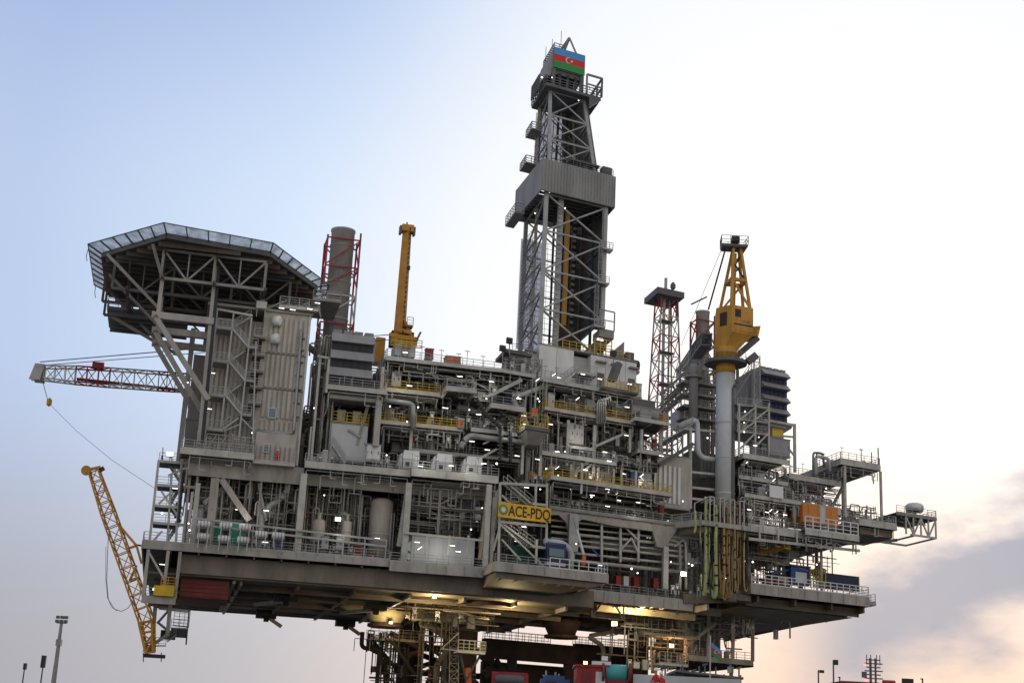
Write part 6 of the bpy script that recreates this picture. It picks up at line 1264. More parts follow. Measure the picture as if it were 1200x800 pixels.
def scaffold(label, xl, xr, y, w, d, h=1.2, legs=(), m='mid_steel', lit_planks=False, posts=2.0):
    t = Thing('scaffold', label, 'scaffold', Q((xl+xr)/2, y, w)); a, b = Q(xl, y, w), Q(xr, y+(xr-xl)*.06, w); z = a[2]
    t.part('planks', B().box(a[0], b[0], w, w+d, z-.25, z), 'rust_brown' if not lit_planks else 'beam_beige'); t.part('handrail', B().rail([(a[0], w, z), (b[0], w, z)], h, .06, 1.3, 2), m); t.part('handrail', B().rail([(a[0], w+d, z), (b[0], w+d, z)], h, .06, 1.3, 2), m)
    for i in range(3): u = a[0]+(b[0]-a[0])*i/2; t.part('pole', B().bar((u, w, z-posts), (u, w, z+2.4), .1), m)
    return t
scaffold('lit scaffold walk around the second jacket leg', 485, 572, 722, 24, 4, 2.0, lit_planks=True); scaffold('yellow lit scaffold left of the second jacket leg', 434, 500, 747, 46, 5, 1.6, lit_planks=True); scaffold('small scaffold at the far left of the jacket legs', 446, 468, 776, 52, 4, 3.2, m='dark_steel'); scaffold('scaffold deck right of the dark funnel', 755, 820, 741, 18, 4, 2.2, lit_planks=True); scaffold('upper scaffold right of the dark funnel', 732, 760, 729, 20, 3, 2.2, lit_planks=True); scaffold('railing walk on top of the long dark barge beam', 568, 645, 748, 43, 1.5, 1.5, posts=.5); scaffold('railing walk on the right part of the dark barge beam', 674, 735, 754, 43, 1.5, 1.3, posts=.5); scaffold('lower scaffold under the yellow lamp at right', 758, 806, 757, 22, 3, 1.8)
t = Thing('scaffold_tower', 'thin scaffold ladder tower beside the second jacket leg', 'scaffold', Q(532, 800, 20)); t.part('tower', MB(True).lattice(M(Q(532, 830, 20)), M(Q(532, 690, 20)), 1.3, 1.3, 1.3, 1.3, 16, .09, .07, Vector((0, 1, 0))), 'mid_steel')
t = Thing('work_basket', 'white railed work basket in front of the second jacket leg', 'basket', Q(552, 765, 18)); a, b = Q(535, 762, 18), Q(567, 764, 18); t.part('floor', B().box(a[0], b[0], 17, 20, a[2]-.3, a[2]), 'pale_panel'); t.part('rail', B().rail([(a[0], 17, a[2]), (b[0], 17, a[2]), (b[0], 20, a[2])], 1.5, .1, .9, 2), 'light_steel'); t.part('strut', B().bar((a[0]+.5, 18, a[2]-.3), ((a[0]+b[0])/2, 20, a[2]-4), .25), 'dark_steel'); t.part('strut', B().bar((b[0]-.5, 18, a[2]-.3), ((a[0]+b[0])/2, 20, a[2]-4), .25), 'dark_steel'); t.part('strut', B().bar((a[0], 17, a[2]), (a[0]-2.5, 17, a[2]+.1), .15), 'light_steel'); t.part('strut', B().bar((a[0]-2.5, 17, a[2]), (a[0], 17, a[2]+2.5), .15), 'light_steel')
t = Thing('work_basket', 'grey railed work basket at the right end of the barge beam', 'basket', Q(786, 778, 18)); a, b = Q(770, 776, 18), Q(804, 778, 18); t.part('floor', B().box(a[0], b[0], 17, 22, a[2]-.35, a[2]), 'pale_panel'); t.part('rail', B().rail([(a[0], 17, a[2]), (b[0], 17, a[2]), (b[0], 22, a[2])], 1.7, .08, 1.2, 2), 'galvanised'); t.part('clamp', B().box(b[0]-1.5, b[0]-.3, 17.5, 19, a[2]-1.2, a[2]-.36), 'black_steel')
t = Thing('bracket_truss', 'small grey triangle truss with lamp under the recessed lower deck', 'bracket', Q(712, 725, 8))
for x0, y0, x1, y1 in ((694, 722, 732, 726), (694, 722, 706, 704), (731, 726, 720, 706), (694, 700, 694, 722), (731, 702, 731, 726)): t.part('bar', B().pbar(x0, y0, x1, y1, 8, .2), 'mid_steel')
# transport barge with its dark skid beams
bg = Thing('transport_barge', 'dark barge with long skid beams carrying the platform', 'barge', (60, 40, 0)); bg.part('hull', B().box(30, 100, 34, 62, 0, 8.5), 'barge_dark')
pb(bg, 'skid_beam', 567, 751, 757, 768, 42, 2, 'barge_dark') if False else bg.part('skid_beam', B().box(Q(567, 760, 42)[0], Q(760, 772, 42)[0], 42, 44, Q(660, 777, 42)[2], Q(660, 755, 42)[2]), 'barge_dark')
bg.part('skid_beam', B().box(Q(567, 760, 48)[0], Q(757, 772, 48)[0], 48, 50, Q(660, 812, 48)[2], Q(660, 781, 48)[2]), 'barge_dark')
for x in (666, 745, 600): bg.part('skid_post', B().pbar(x, 772, x, 830, 43, 1.4), 'barge_dark')
for x0, y0, x1, y1 in ((564, 766, 612, 806), (758, 776, 728, 806), (566, 792, 585, 775), (492, 750, 560, 800), (500, 800, 516, 770), (460, 752, 486, 790)): bg.part('skid_brace', B().pbar(x0, y0, x1, y1, 43, 1.2 if x0 > 560 else .5), 'barge_dark')
for x0, y0, x1, y1, a in ((462, 757, 562, 762, 1.1), (462, 786, 562, 792, 1.0), (470, 758, 556, 790, .8), (470, 788, 556, 760, .8), (438, 752, 470, 790, .6), (505, 735, 507, 820, .8), (446, 741, 449, 790, .4), (575, 760, 577, 820, .7)): bg.part('leg_frame', B().pbar(x0, y0, x1, y1, 56, a), 'barge_dark')
bg.part('orange_post', B().pbar(548, 782, 551, 830, 30, .8), 'safety_orange')
# lower right hanging module
t = Thing('hanging_module', 'open framed lower module hanging under the right laydown deck', 'module', Q(845, 770, 20)); a0, a1 = Q(803, 775, 20)[0], Q(882, 766, 20)[0]; zl = Q(842, 771, 20)[2]
t.part('floor', B().box(a0, a1, 20, 44, zl-.4, zl), 'under_brown'); m = B()
for k in range(9): u = a0+(a1-a0)*k/8; m.box(u, u+.2, 20, 44, zl-.9, zl-.41)
t.part('floor_beams', m, 'under_brown'); t.part('edge_girder', B().box(a0, a1, 19.7, 19.99, zl-.7, zl+.1), 'beam_beige'); t.part('handrail', B().rail([(a0, 19.8, zl), (a1, 19.8, zl)], 1.3, .06), 'mid_steel')
for k in (0, .33, .7, 1): u = a0+(a1-a0)*k; t.part('post', B().bar((u, 20, zl), (u, 20, 26), .45), 'beam_beige'); t.part('post', B().bar((u, 43, zl), (u, 43, 26), .45), 'under_brown')
t.part('brace', B().pbar(803, 757, 838, 730, 19.6, .5), 'beam_beige'); t.part('back_wall', B().box(a0, a1, 34, 34.3, zl, 26), 'bulkhead')
rack('dark pipework around the left jacket legs', 452, 500, 44, 56, 8, 20.5, 61, 16, 14, mats=('rust_brown', 'dark_steel', 'barge_dark', 'rust_brown'), hang=6, box=8, big=3); rack('dark pipework around the second jacket leg', 505, 575, 27, 38, 8, 21.5, 62, 18, 14, mats=('rust_brown', 'dark_steel', 'under_brown', 'rust_brown'), hang=8, box=8, big=2); rack('pipework lit yellow below the lower deck', 480, 600, 6, 20, 19.5, 23, 63, 8, 8, mats=('under_brown', 'rust_brown', 'dark_steel', 'rust_brown'), hang=8, box=2, big=0)
rack('pipework in the open framed lower right module', 812, 880, 21, 32, zl, 26, 51, 14, 8); rack('pipework under the recessed lower deck', 735, 815, 16, 30, 16, 22.6, 52, 12, 8, hang=4); rack('pipework hung under the right laydown deck', 850, 930, 14, 40, 22.5, 25.6, 53, 8, 6, hang=8, big=0, box=2)

# ================================================================== writing light onto the place: lit lamps
tubes = [(649,439),(655,442.5),(637,444),(683,438.5),(703,444),(738,450),(677,467),(735,477),(645,497),(615,497),(614,487),(608,467),(653,529),(709,529.5),(714,540),(734,510),(758,510),(775,534),(571,527),(630,538),(686,550.5),(752,557),(731,555),(617,571),(614,617),(606,634),(725,586),(748,588.5),(694,580),(539,441),(576,447),(522,478),(561,485.5),(606,534),(553,517),(475,413),(493,546),(529,545.5),(567,543),(396,608),(358,622),(400,627),(442,630.5),(489,635),(530,639),(537,646),(492,642),(279,597),(205,572),(190,661),(311,635),(312,598),(330,361),(343,363),(363,362),(372,355),(245,479),(249,437),(885,522),(907,562),(878,597),(903,598),(910,600),(920,603),(899,600),(703,662),(712,593),(712,573),(723,578),(653,548),(480,452),(630,445),(876,541),(702,398)]
bulbs = [(457,476),(490,477),(550,480),(477,494),(449,457),(453,533),(582,543),(353,629),(565,595),(552,620),(615,617),(633,573),(693,582),(713,576),(654,557),(740,666),(747,671),(800,587),(829,513),(872,506),(873,482),(872,495),(889,512),(966,581),(968,572),(942,587),(882,658),(807,660),(811,662),(786,658),(675,637),(873,657),(850,677),(190,601),(957,661),(221,613),(222,621),(181,690),(630,467),(632,470),(662,529),(640,549),(296,507),(220,448),(668,562),(380,580),(368,478),(607,466),(570,467),(647,91),(635,91),(678,118),(692,103),(627,250),(662,244),(926,533),(720,712),(758,573),(669,573)]
def region(x, y):
    if y < 140: return 'on the derrick crown'
    if y < 300: return 'under the derrick wind wall'
    if x < 232: return 'in the far left stair frame'
    if x < 300 and y < 560: return 'on the living quarters stair'
    if x < 380 and y < 400: return 'under the helideck'
    if y > 700: return 'below the lower deck'
    if x > 860: return 'on the right modules' if y < 640 else 'over the right laydown deck'
    if x > 780: return 'around the crane pedestal'
    if y > 625: return 'on the lower deck'
    if y > 560: return 'under the mid deck'
    if y > 520: return 'on the mid deck'
    if y > 455: return 'on the process decks'
    return 'on the top decks'
WSP = {}
def place_lights(kind, pts, cat):
    groups = {}
    for p in sorted(pts): groups.setdefault(region(*p), []).append(p)
    proto = None
    nm = ['leftmost', 'second from left', 'third from left', 'fourth from left', 'fifth from left', 'sixth from left', 'seventh from left', 'eighth from left', 'ninth from left', 'tenth from left', 'eleventh from left', 'twelfth from left', 'thirteenth from left', 'fourteenth from left', 'fifteenth from left', 'sixteenth from left', 'seventeenth from left', 'eighteenth from left', 'nineteenth from left', 'twentieth from left']
    for g, ps in groups.items():
        for i, (x, y) in enumerate(ps):
            w = .4
            if y < 140: w = 15
            elif y < 300: w = 13.5
            elif x < 300 and y < 560: w = 2.5
            elif y > 700: w = 8
            elif 230 < x < 460 and y > 560: w = 2.6 if y < 615 else .9
            elif x > 860: w = 1.4
            elif y < 460 and x > 630: w = 5
            P = M(Q(x, y, w)); lb = (f'lit tube lamp, {nm[min(i, 19)]} of the tubes {g}' if kind == 'tube' else f'small round lamp, {nm[min(i, 19)]} of those {g}')
            sl = (x*7+y*3) % 5
            if proto is None:
                if kind == 'tube':
                    t = Thing('tube_lamp', lb, cat, world=P, group='lit fluorescent tube lamps', rotz=TA); t.part('housing', MB(True).box(-.48, .48, -.02, .16, .03, .1), 'light_steel'); t.part('diffuser', MB(True).box(-.34, .34, -.04, .04, -.02, .028), 'tube_light')
                else:
                    t = Thing('round_lamp', lb, cat, world=P, group='small lit round lamps', rotz=TA); t.part('housing', MB(True).box(-.2, .2, 0.0, .3, -.2, .2), 'mid_steel'); t.part('lens', MB(True).wtube([Vector((0, 0, 0)), Vector((0, -.12, 0))], .2, 10), 'flood_light')
                proto = t.o
            else:
                o = dup(proto, P, TA if x < 575 else TB, lb)
                if kind == 'tube' and sl == 0 and y > 400: o.rotation_euler.y = R(-40)
                if kind == 'bulb': s = (.4, .45, .5, .65, .42)[sl]; o.scale = (s, s, s)
place_lights('tube', tubes, 'lamp'); place_lights('bulb', bulbs, 'lamp')
def bigflood(label, x, y, w, size, m='flood_light', power=0, col=(1, .8, .5), dz=-.6, dw=-.8):
    p = Q(x, y, w); t = Thing('floodlight', label, 'floodlight', p); t.part('housing', B().box(p[0]-size*1.15, p[0]+size*1.15, w, w+.4, p[2]-size*.8, p[2]+size*.8), 'dark_steel'); t.part('lens', B().box(p[0]-size, p[0]+size, w-.1, w-.003, p[2]-size*.65, p[2]+size*.65), m)
    if power:
        l = bpy.data.lights.new('lamp_glow', 'POINT'); l.energy = power; l.color = col; l.shadow_soft_size = .4; o = bpy.data.objects.new('lamp_glow', l); COL.objects.link(o); o.parent = t.o; o.location = M((p[0], w+dw, p[2]+dz))-t.loc
bigflood('bright square floodlight before the two pale flanged vessels', 396, 608, 2.2, .36); bigflood('big bright floodlight right of the white pipe lattice', 801, 672, .3, .45, power=150, col=(1, .95, .85)); bigflood('round yellow lamp under the bracket truss', 720, 730, 9, .45, 'sodium_light', 350, (1, .78, .4), -.8, 1)
bigflood('yellow lamp below the cream box girder at left', 509, 699, 5, .25, 'sodium_light', 2000, (1, .78, .40), -1.6, -.6); bigflood('yellow lamp near the left cream leg stub', 458, 729, 28, .25, 'sodium_light', 1500, (1, .78, .40), -1, -2.5); bigflood('small yellow lamp under the cream leg stub', 470, 719, 42, .25, 'sodium_light', 700, (1, .74, .33), -.6, -2); bigflood('orange glowing lamp under the right scaffold', 787, 756, 20, .4, 'sodium_light', 500, (1, .5, .2), -.5, -1); bigflood('yellow lamp below the cream box girder at right', 752, 706, 9, .22, 'sodium_light', 2200, (1, .80, .42), -1.4, .3); bigflood('orange lamp under the dark barge beam', 686, 776, 40, .35, 'sodium_light', 60, (1, .45, .15), -.5, -1)
bigflood('yellow lamp under the lower deck near the second leg', 600, 704, 5.5, .2, 'sodium_light', 2000, (1, .78, .40), -2.2, 1); bigflood('bright white floodlight on the right side of the derrick foot', 703, 399, 12.3, .55); bigflood('bright floodlight at the top of the far left stair frame', 199, 532, 4, .42)

# the tube lamps that visibly light what stands round them
TL = [o for o in COL.objects if o.type == 'EMPTY' and o.name.startswith('tube_lamp')]
for (x, y, w, e) in ((690, 556, 1.5, 130), (745, 562, 1.5, 130), (600, 500, 1, 120), (520, 480, 1, 120), (500, 540, -.6, 120), (550, 546, -.6, 120), (400, 616, .3, 150), (285, 603, 1.5, 130), (905, 603, .6, 130), (752, 600, .5, 110), (345, 366, .2, 90), (515, 642, .3, 110), (680, 520, 1, 120), (720, 470, 1, 110), (690, 438, 3.5, 130), (612, 622, -2, 110), (470, 452, .8, 110), (560, 452, .8, 110)):
    P = M(Q(x, y, w)); l = bpy.data.lights.new('lamp_glow', 'POINT'); l.energy = e*.6; l.color = (1, .94, .82); l.shadow_soft_size = .3; o = bpy.data.objects.new('lamp_glow', l); COL.objects.link(o)
    best = min(TL, key=lambda q: (q.location-P).length); o.parent = best; o.matrix_parent_inverse = (Matrix.Translation(best.location) @ best.rotation_euler.to_matrix().to_4x4()).inverted(); o.location = P+Vector((.3, -1.5, -.3))
# ================================================================== people
def person(label, pos, h=1.78, face=-math.pi/2, arms='down', legs=True, suit='coverall_red'):
    s = h/1.78
    J = {'pel': (0, 0, .95), 'ch': (0, .01, 1.3), 'nk': (0, .01, 1.5), 'hd': (0, -.01, 1.62), 'tp': (0, 0, 1.76)}
    V_ = [(0,0,.95),(0,0,1.15),(0,0,1.38),(0,0,1.5),(0,-.02,1.6),(0,0,1.75)]; E_ = [(0,1),(1,2),(2,3),(3,4),(4,5)]; Rr = [.15,.15,.165,.06,.095,.08]
    for k in (-1, 1):
        i = len(V_); V_ += [(k*.1,0,.88),(k*.11,-.02,.5),(k*.11,0,.1),(k*.12,-.14,.04)]; Rr += [.1,.075,.055,.045]; E_ += [(0,i),(i,i+1),(i+1,i+2),(i+2,i+3)]
        i = len(V_)
        if arms == 'down': V_ += [(k*.2,0,1.4),(k*.27,.03,1.12),(k*.26,-.08,.88),(k*.26,-.12,.78)]
        else: V_ += [(k*.2,0,1.4),(k*.36,-.04,1.22),(k*.2,-.2,1.08),(k*.13,-.24,1.1)]
        Rr += [.07,.055,.042,.04]; E_ += [(2,i),(i,i+1),(i+1,i+2),(i+2,i+3)]
        hb = V_[-1]; hd = Vector(V_[-1])-Vector(V_[-2]); hd.normalize(); sd = Vector((1, 0, 0)) if abs(hd.x) < .7 else Vector((0, 0, 1)); hi = len(V_)-1
        for f in range(5):
            o = (f-1.8)*.021; L = (.055, .085, .092, .086, .07)[f]; b = Vector(hb)+hd*.045+sd*o; j = len(V_); V_ += [tuple(b), tuple(b+hd*L*.5+Vector((0, -.008, 0))), tuple(b+hd*L*.9+Vector((0, -.025, 0)))]; Rr += [.011, .009, .008]; E_ += [(hi, j), (j, j+1), (j+1, j+2)]
    me = bpy.data.meshes.new('body'); me.from_pydata([tuple(c*s for c in v) for v in V_], E_, []); o = bpy.data.objects.new('body', me); COL.objects.link(o)
    md = o.modifiers.new('skin', 'SKIN'); 
    for i, sv in enumerate(me.skin_vertices[0].data): sv.radius = (Rr[i]*s, Rr[i]*s*(.75 if i in (0, 1, 2) else 1)); sv.use_root = (i == 0)
    o.modifiers.new('sub', 'SUBSURF').levels = 1; bpy.context.view_layer.update()
    m2 = bpy.data.meshes.new_from_object(o.evaluated_get(bpy.context.evaluated_depsgraph_get())); bpy.data.objects.remove(o); m2.name = 'body'; m2.materials.clear()
    for n in (suit, 'skin', 'rubber'): m2.materials.append(MATS[n])
    hands = [Vector(V_[i]) for i in (len(V_)-1,)]
    for p in m2.polygons:
        c = p.center/s; p.use_smooth = True; ish = c.z > 1.49
        lowhand = (arms == 'down' and abs(c.x) > .2 and c.z < .82) or (arms != 'down' and c.y < -.225 and 1 < c.z < 1.2)
        p.material_index = 1 if ish or lowhand else (2 if c.z < .09 else 0)
    t = Thing('person', label, 'person', world=pos, rotz=face+math.pi/2)
    b = bpy.data.objects.new('body', m2); COL.objects.link(b); b.parent = t.o
    t.part('helmet', MB(True).lathe((0, 0, 0), [(.155*s, 1.68*s), (.125*s, 1.69*s), (.12*s, 1.76*s), (.085*s, 1.83*s), (.01, 1.85*s)], 14), 'helmet_white', smooth=True)
    t.part('face', MB(True).box(-.012*s, .012*s, -.135*s, -.1*s, 1.60*s, 1.645*s), 'skin'); t.part('belt', MB(True).lathe((0, 0, 0), [(.17*s, 1.02*s), (.175*s, 1.03*s), (.175*s, 1.06*s), (.17*s, 1.07*s)], 12), 'pale_panel')
    for k in (-1, 1): t.part('eye', MB(True).box((k*.035-.012)*s, (k*.035+.012)*s, -.11*s, -.09*s, 1.645*s, 1.66*s), 'black_steel')
    return t
p = Q(324.5, 540, .55); person('person in red coverall standing on the balcony below the living quarters window', M((p[0], .5, 38.28)), 1.75, TA-math.pi/2, 'front')
Yp = 78.0; P = at_y(769, 783, Yp); person('left of two people in red coveralls and white helmets on the vessel at the bottom', Vector((P.x, Yp, P.z-1.8)), 1.8, R(200), 'front')
P2_ = at_y(775, 787, Yp+1.2); zv = P.z-1.8; person('right of two people in red coveralls and white helmets on the vessel at the bottom', Vector((P2_.x, Yp+1.2, zv)), 1.68, R(-60), 'down')
# ================================================================== work vessel in the foreground (only its top reaches the frame)
def wx(x, y, Y): return at_y(x, y, Y)
vs = Thing('work_vessel', 'work vessel deck with low rail along the bottom of the picture', 'vessel', world=Vector((3, 84, 0))); zd = zv-.02
a = wx(430, 800, 84); b = wx(868, 800, 84); m = MB(True); m.box(a.x, b.x, 75, 95, 0, zd); vs.part('hull', m, 'barge_dark')
vs.part('bulwark', MB(True).box(wx(742, 800, 84).x, b.x, 84, 84.2, zd, wx(800, 792, 84).z), 'pale_panel'); m = MB(True)
z1 = wx(800, 789, 86).z; xa, xb = wx(790, 790, 86).x, wx(868, 790, 86).x
m.wbar(Vector((xa, 86, z1)), Vector((xb, 86, z1-.1)), .12); m.wbar(Vector((xa, 86, z1-.4)), Vector((xb, 86, z1-.5)), .08)
for i in range(9): x = xa+(xb-xa)*i/8; m.wbar(Vector((x, 86, zd)), Vector((x, 86, z1+(.5 if i % 2 else .1))), .07)
vs.part('handrail', m, 'dark_steel'); vs.part('canopy', MB(True).hexa([(xa,85,z1+.05),(xb,85,z1-.2),(xb,90,z1-.2),(xa,90,z1+.05),(xa,85,z1+.18),(xb,85,z1-.07),(xb,90,z1-.07),(xa,90,z1+.18)]), 'dark_steel')
def vbox(name, label, cat, xl, yt, xr, Y, d, m): 
    A_, B_ = wx(xl, yt, Y), wx(xr, yt, Y); t = Thing(name, label, cat, world=Vector(((A_.x+B_.x)/2, Y+d/2, zd))); z = (A_.z+B_.z)/2; t.part('housing', MB(True).box(A_.x, B_.x, Y, Y+d, zd, z), m); return t, A_.x, B_.x, Y, z
t, a, b, Y, z = vbox('control_cabin', 'red cabin with grey doors beside the turquoise drum', 'cabin', 676, 781, 712, 84, 3, 'red_paint')
for k in (.18, .62): t.part('door', MB(True).box(a+(b-a)*k, a+(b-a)*(k+.3), Y-.05, Y-.003, zd, z-.25), 'pale_panel' if k > .5 else 'dark_red')
t.part('roof_lip', MB(True).box(a-.1, b+.1, Y-.1, Y+3, z+.003, z+.12), 'red_paint'); t.part('roof_lamp', MB(True).box(b-.9, b+.2, Y, Y+.5, z+.15, z+.35), 'white_paint')
t, a, b, Y, z = vbox('cable_drum', 'turquoise drum between dark red frames', 'drum', 711, 796, 736, 84, 1, 'dark_red'); c = wx(722, 788, 84); t.part('drum', MB(True).wtube([Vector((c.x-.6, 84.3, c.z)), Vector((c.x+.6, 84.3, c.z))], .5, 16), 'cyan_paint', smooth=True)
for k in (-.75, .85): t.part('flange', MB(True).wtube([Vector((c.x+k-.07, 84.3, c.z)), Vector((c.x+k+.07, 84.3, c.z))], .62, 16), 'dark_red')
t, a, b, Y, z = vbox('winch', 'red winch frame at the bottom left of the dark barge', 'winch', 576, 796, 618, 82, 2, 'dark_red'); c = wx(597, 796, 82); t.part('drum', MB(True).wtube([Vector((a+.2, 82, c.z)), Vector((b-.2, 82, c.z))], .3, 14), 'dark_steel')
for x in (a, b-.3): t.part('frame_plate', MB(True).box(x, x+.35, 81.8, 83, zd, wx(597, 789, 82).z), 'red_paint')
t.part('top_bar', MB(True).box(a, b, 81.9, 82.1, c.z+.25, c.z+.42), 'red_paint')
t, a, b, Y, z = vbox('tarpaulin_stack', 'blue tarpaulin covered stack between winch and red cabin', 'cargo', 634, 795, 668, 85, 2, 'tarp_blue'); t.part('fold', MB(True).box(a+.3, b-.8, 84.9, 84.99, zd, z-.1), 'navy'); t.part('top_sheet', MB(True).box(a+.2, b-.3, 85.1, 86.8, z+.003, z+.2), 'tarp_blue')
for i, x in enumerate((640, 651, 655)): 
    q0, q1 = wx(x, 800, 86), wx(x, 785+i*2, 86); single('scaffold_pole', ('leftmost', 'middle', 'rightmost')[i]+' thin upright pole behind the blue tarpaulin', 'pole', MB(True).wbar(Vector((q1.x, 86, zd)), q1, .09).wbar(q1-Vector((.2, 0, .3)), q1-Vector((-.2, 0, .3)), .07), 'galvanised')
c = wx(711, 771, 84); t = Thing('camera_post', 'white camera post on the red cabin', 'post', world=Vector((c.x, 84.5, zd))); t.part('post', MB(True).wbar(Vector((c.x, 84.5, zd)), c+Vector((0, .5, 0)), .09), 'galvanised'); t.part('head', MB(True).box(c.x-.25, c.x+.1, 84.3, 84.7, c.z-.1, c.z+.15), 'white_paint')
# flag on its staff
f0, f1 = wx(833, 800, 80), wx(832.5, 744, 80); t = Thing('flagpole_flag', 'small blue, red and green flag hanging on a thin staff at the bottom right', 'flag', world=Vector((f1.x, 80, zd))); t.part('staff', MB(True).wtube([Vector((f1.x, 80, zd)), f1], .035, 6), 'pale_panel')
tl = wx(833, 752, 80); hh = (tl.z-wx(833, 766, 80).z)/3
for k, mm in enumerate(('flag_blue', 'flag_red', 'flag_green')):
    m = MB(True); n = 5
    for i in range(n):
        x0, x1 = tl.x+.04+.12*i, tl.x+.04+.12*(i+1); d0, d1 = -.07*i-.02*i, -.07*(i+1)-.02*(i+1); y0, y1 = 80+.06*math.sin(i*1.7), 80+.06*math.sin((i+1)*1.7); zt, zb = tl.z-hh*k, tl.z-hh*(k+1)
        m.hexa([(x0,y0,zb+d0),(x1,y1,zb+d1),(x1,y1+.012,zb+d1),(x0,y0+.012,zb+d0),(x0,y0,zt+d0),(x1,y1,zt+d1),(x1,y1+.012,zt+d1),(x0,y0+.012,zt+d0)])
    t.part('stripe', m, mm, label=('blue', 'red', 'green')[k]+' stripe')
cz = tl.z-hh*1.5-.2; m = MB(True); m.wall([(x+tl.x+.3, z+cz) for x, z in crescent((0, 0), .11)], 79.90, 79.93); t.part('crescent', m, 'white_paint'); m = MB(True); m.wall([(x+tl.x+.42, z+cz-.02) for x, z in star((0, 0), .055)], 79.90, 79.93); t.part('star', m, 'white_paint')
for i, (x, y) in enumerate(((776, 779), (813, 784), (866, 781), (826, 777))):
    q1 = wx(x, y, 88); single('vessel_pole', ('pole behind the two people on the vessel', 'short pole left of the small flag', 'pole at the right end of the vessel rail', 'thin pole just left of the small flag staff')[i], 'pole', MB(True).wbar(Vector((q1.x, 88, zd)), q1, .08).wbar(q1-Vector((.15, 0, .1)), q1+Vector((.15, 0, .0)), .12), 'dark_steel')
q1 = wx(856, 778, 87); t = Thing('antenna_post', 'lumpy antenna post on the vessel right of the small flag', 'antenna', world=Vector((q1.x, 87, zd))); t.part('post', MB(True).wbar(Vector((q1.x, 87, zd)), q1, .12), 'dark_steel'); t.part('unit', MB(True).box(q1.x-.16, q1.x+.16, 86.8, 87.2, q1.z-.5, q1.z-.15), 'mid_steel'); t.part('unit', MB(True).box(q1.x-.2, q1.x+.2, 86.8, 87.2, q1.z-1.1, q1.z-.7), 'mid_steel')
# ================================================================== red ship and lamp posts at the right
Yr = 170.0; a, b = wx(986, 797, Yr), wx(1062, 798, Yr); sh = Thing('ship', 'red ship superstructure with tall antenna mast at the bottom right', 'ship', world=Vector(((a.x+b.x)/2, Yr+6, 0)))
sh.part('hull', MB(True).box(a.x-12, b.x+18, Yr-2, Yr+14, 0, 5), 'dark_red'); sh.part('superstructure', MB(True).box(a.x, wx(1030, 797, Yr).x, Yr, Yr+10, 5, a.z), 'dark_red'); sh.part('wheelhouse', MB(True).box(wx(1040, 800, Yr).x, b.x-.6, Yr+1, Yr+8, 5, a.z-.3), 'dark_red'); sh.part('window_band', MB(True).box(a.x+.3, wx(1029, 797, Yr).x, Yr-.05, Yr-.003, a.z-1.1, a.z-.5), 'pale_panel'); sh.part('roof_raft', MB(True).wtube([Vector((wx(1040, 798, Yr).x, Yr+2, a.z)), Vector((wx(1054, 798, Yr).x, Yr+2, a.z))], .45, 10), 'red_paint')
m0, m1 = wx(1032, 798, Yr), wx(1030, 769, Yr); m = MB(True); m.wbar(Vector((m1.x-.25, Yr+3, a.z)), Vector((m1.x-.25, Yr+3, m1.z)), .22); m.wbar(Vector((m1.x+.35, Yr+3, a.z)), Vector((m1.x+.35, Yr+3, m1.z)), .18)
for k in range(6): z = a.z+.6+k*(m1.z-a.z-.8)/5; wd = .95 if k % 2 else 1.2; m.wbar(Vector((m1.x-wd*.8, Yr+3, z)), Vector((m1.x+wd, Yr+3, z)), .14)
for k in (-.7, -.2, .5, .9): m.wbar(Vector((m1.x+k, Yr+3, m1.z-.8)), Vector((m1.x+k, Yr+3, m1.z+.4)), .08)
sh.part('mast', m, 'dark_steel'); sh.part('navigation_light', MB(True).box(m1.x-1.0, m1.x-.8, Yr+2.9, Yr+3.1, m1.z-.9, m1.z-.7), 'red_beacon'); sh.part('navigation_light', MB(True).box(m1.x-.9, m1.x-.7, Yr+2.9, Yr+3.1, a.z+.3, a.z+.5), 'red_beacon'); q = wx(1021, 789, Yr); sh.part('radar', MB(True).box(q.x-.3, q.x+.25, Yr+3, Yr+3.3, q.z-.3, q.z+.4), 'dark_steel')
def lamppost(label, x, y, Y, m='dark_steel', arm=.5, head=.5, h=.25):
    q = wx(x, y, Y); t = Thing('lamp_post', label, 'lamp post', world=Vector((q.x, Y, 1.5))); t.part('pole', MB(True).wtube([Vector((q.x, Y, 1.5)), Vector((q.x, Y, q.z))], [.16, .08], 8), m); t.part('arm', MB(True).wbar(q, q+Vector((arm, 0, .02)), .1), m); t.part('lamp_head', MB(True).box(q.x+arm-.15, q.x+arm+head*.6, Y-.25, Y+.25, q.z-h, q.z+.05), 'black_steel'); return t
lamppost('shorter of the two thin lamp posts before the red ship', 959, 785, 160, arm=.3); lamppost('taller of the two thin lamp posts before the red ship', 976.5, 773, 160, arm=.2, h=.5)
lamppost('black square floodlight on a short post right of the red ship', 1059, 795, 150, arm=0, head=1.6, h=.9); lamppost('thin post near the right bottom corner', 1081, 795, 150, arm=0, head=.05, h=.05); lamppost('thin short post between the left lamp posts and the red ship', 984, 793, 165, arm=0, head=.05, h=.05)
lamppost('shortest dark lamp post at the far left bottom', 29.5, 777, 200, arm=0, head=.4, h=.8); lamppost('dark lamp post just left of the tall floodlight mast', 52, 768, 200, arm=-.15, head=.7, h=1.6)
q = wx(72, 730, 330); t = Thing('floodlight_mast', 'tall grey high mast with six floodlights at the bottom left', 'mast', world=Vector((q.x, 330, 1.5)))
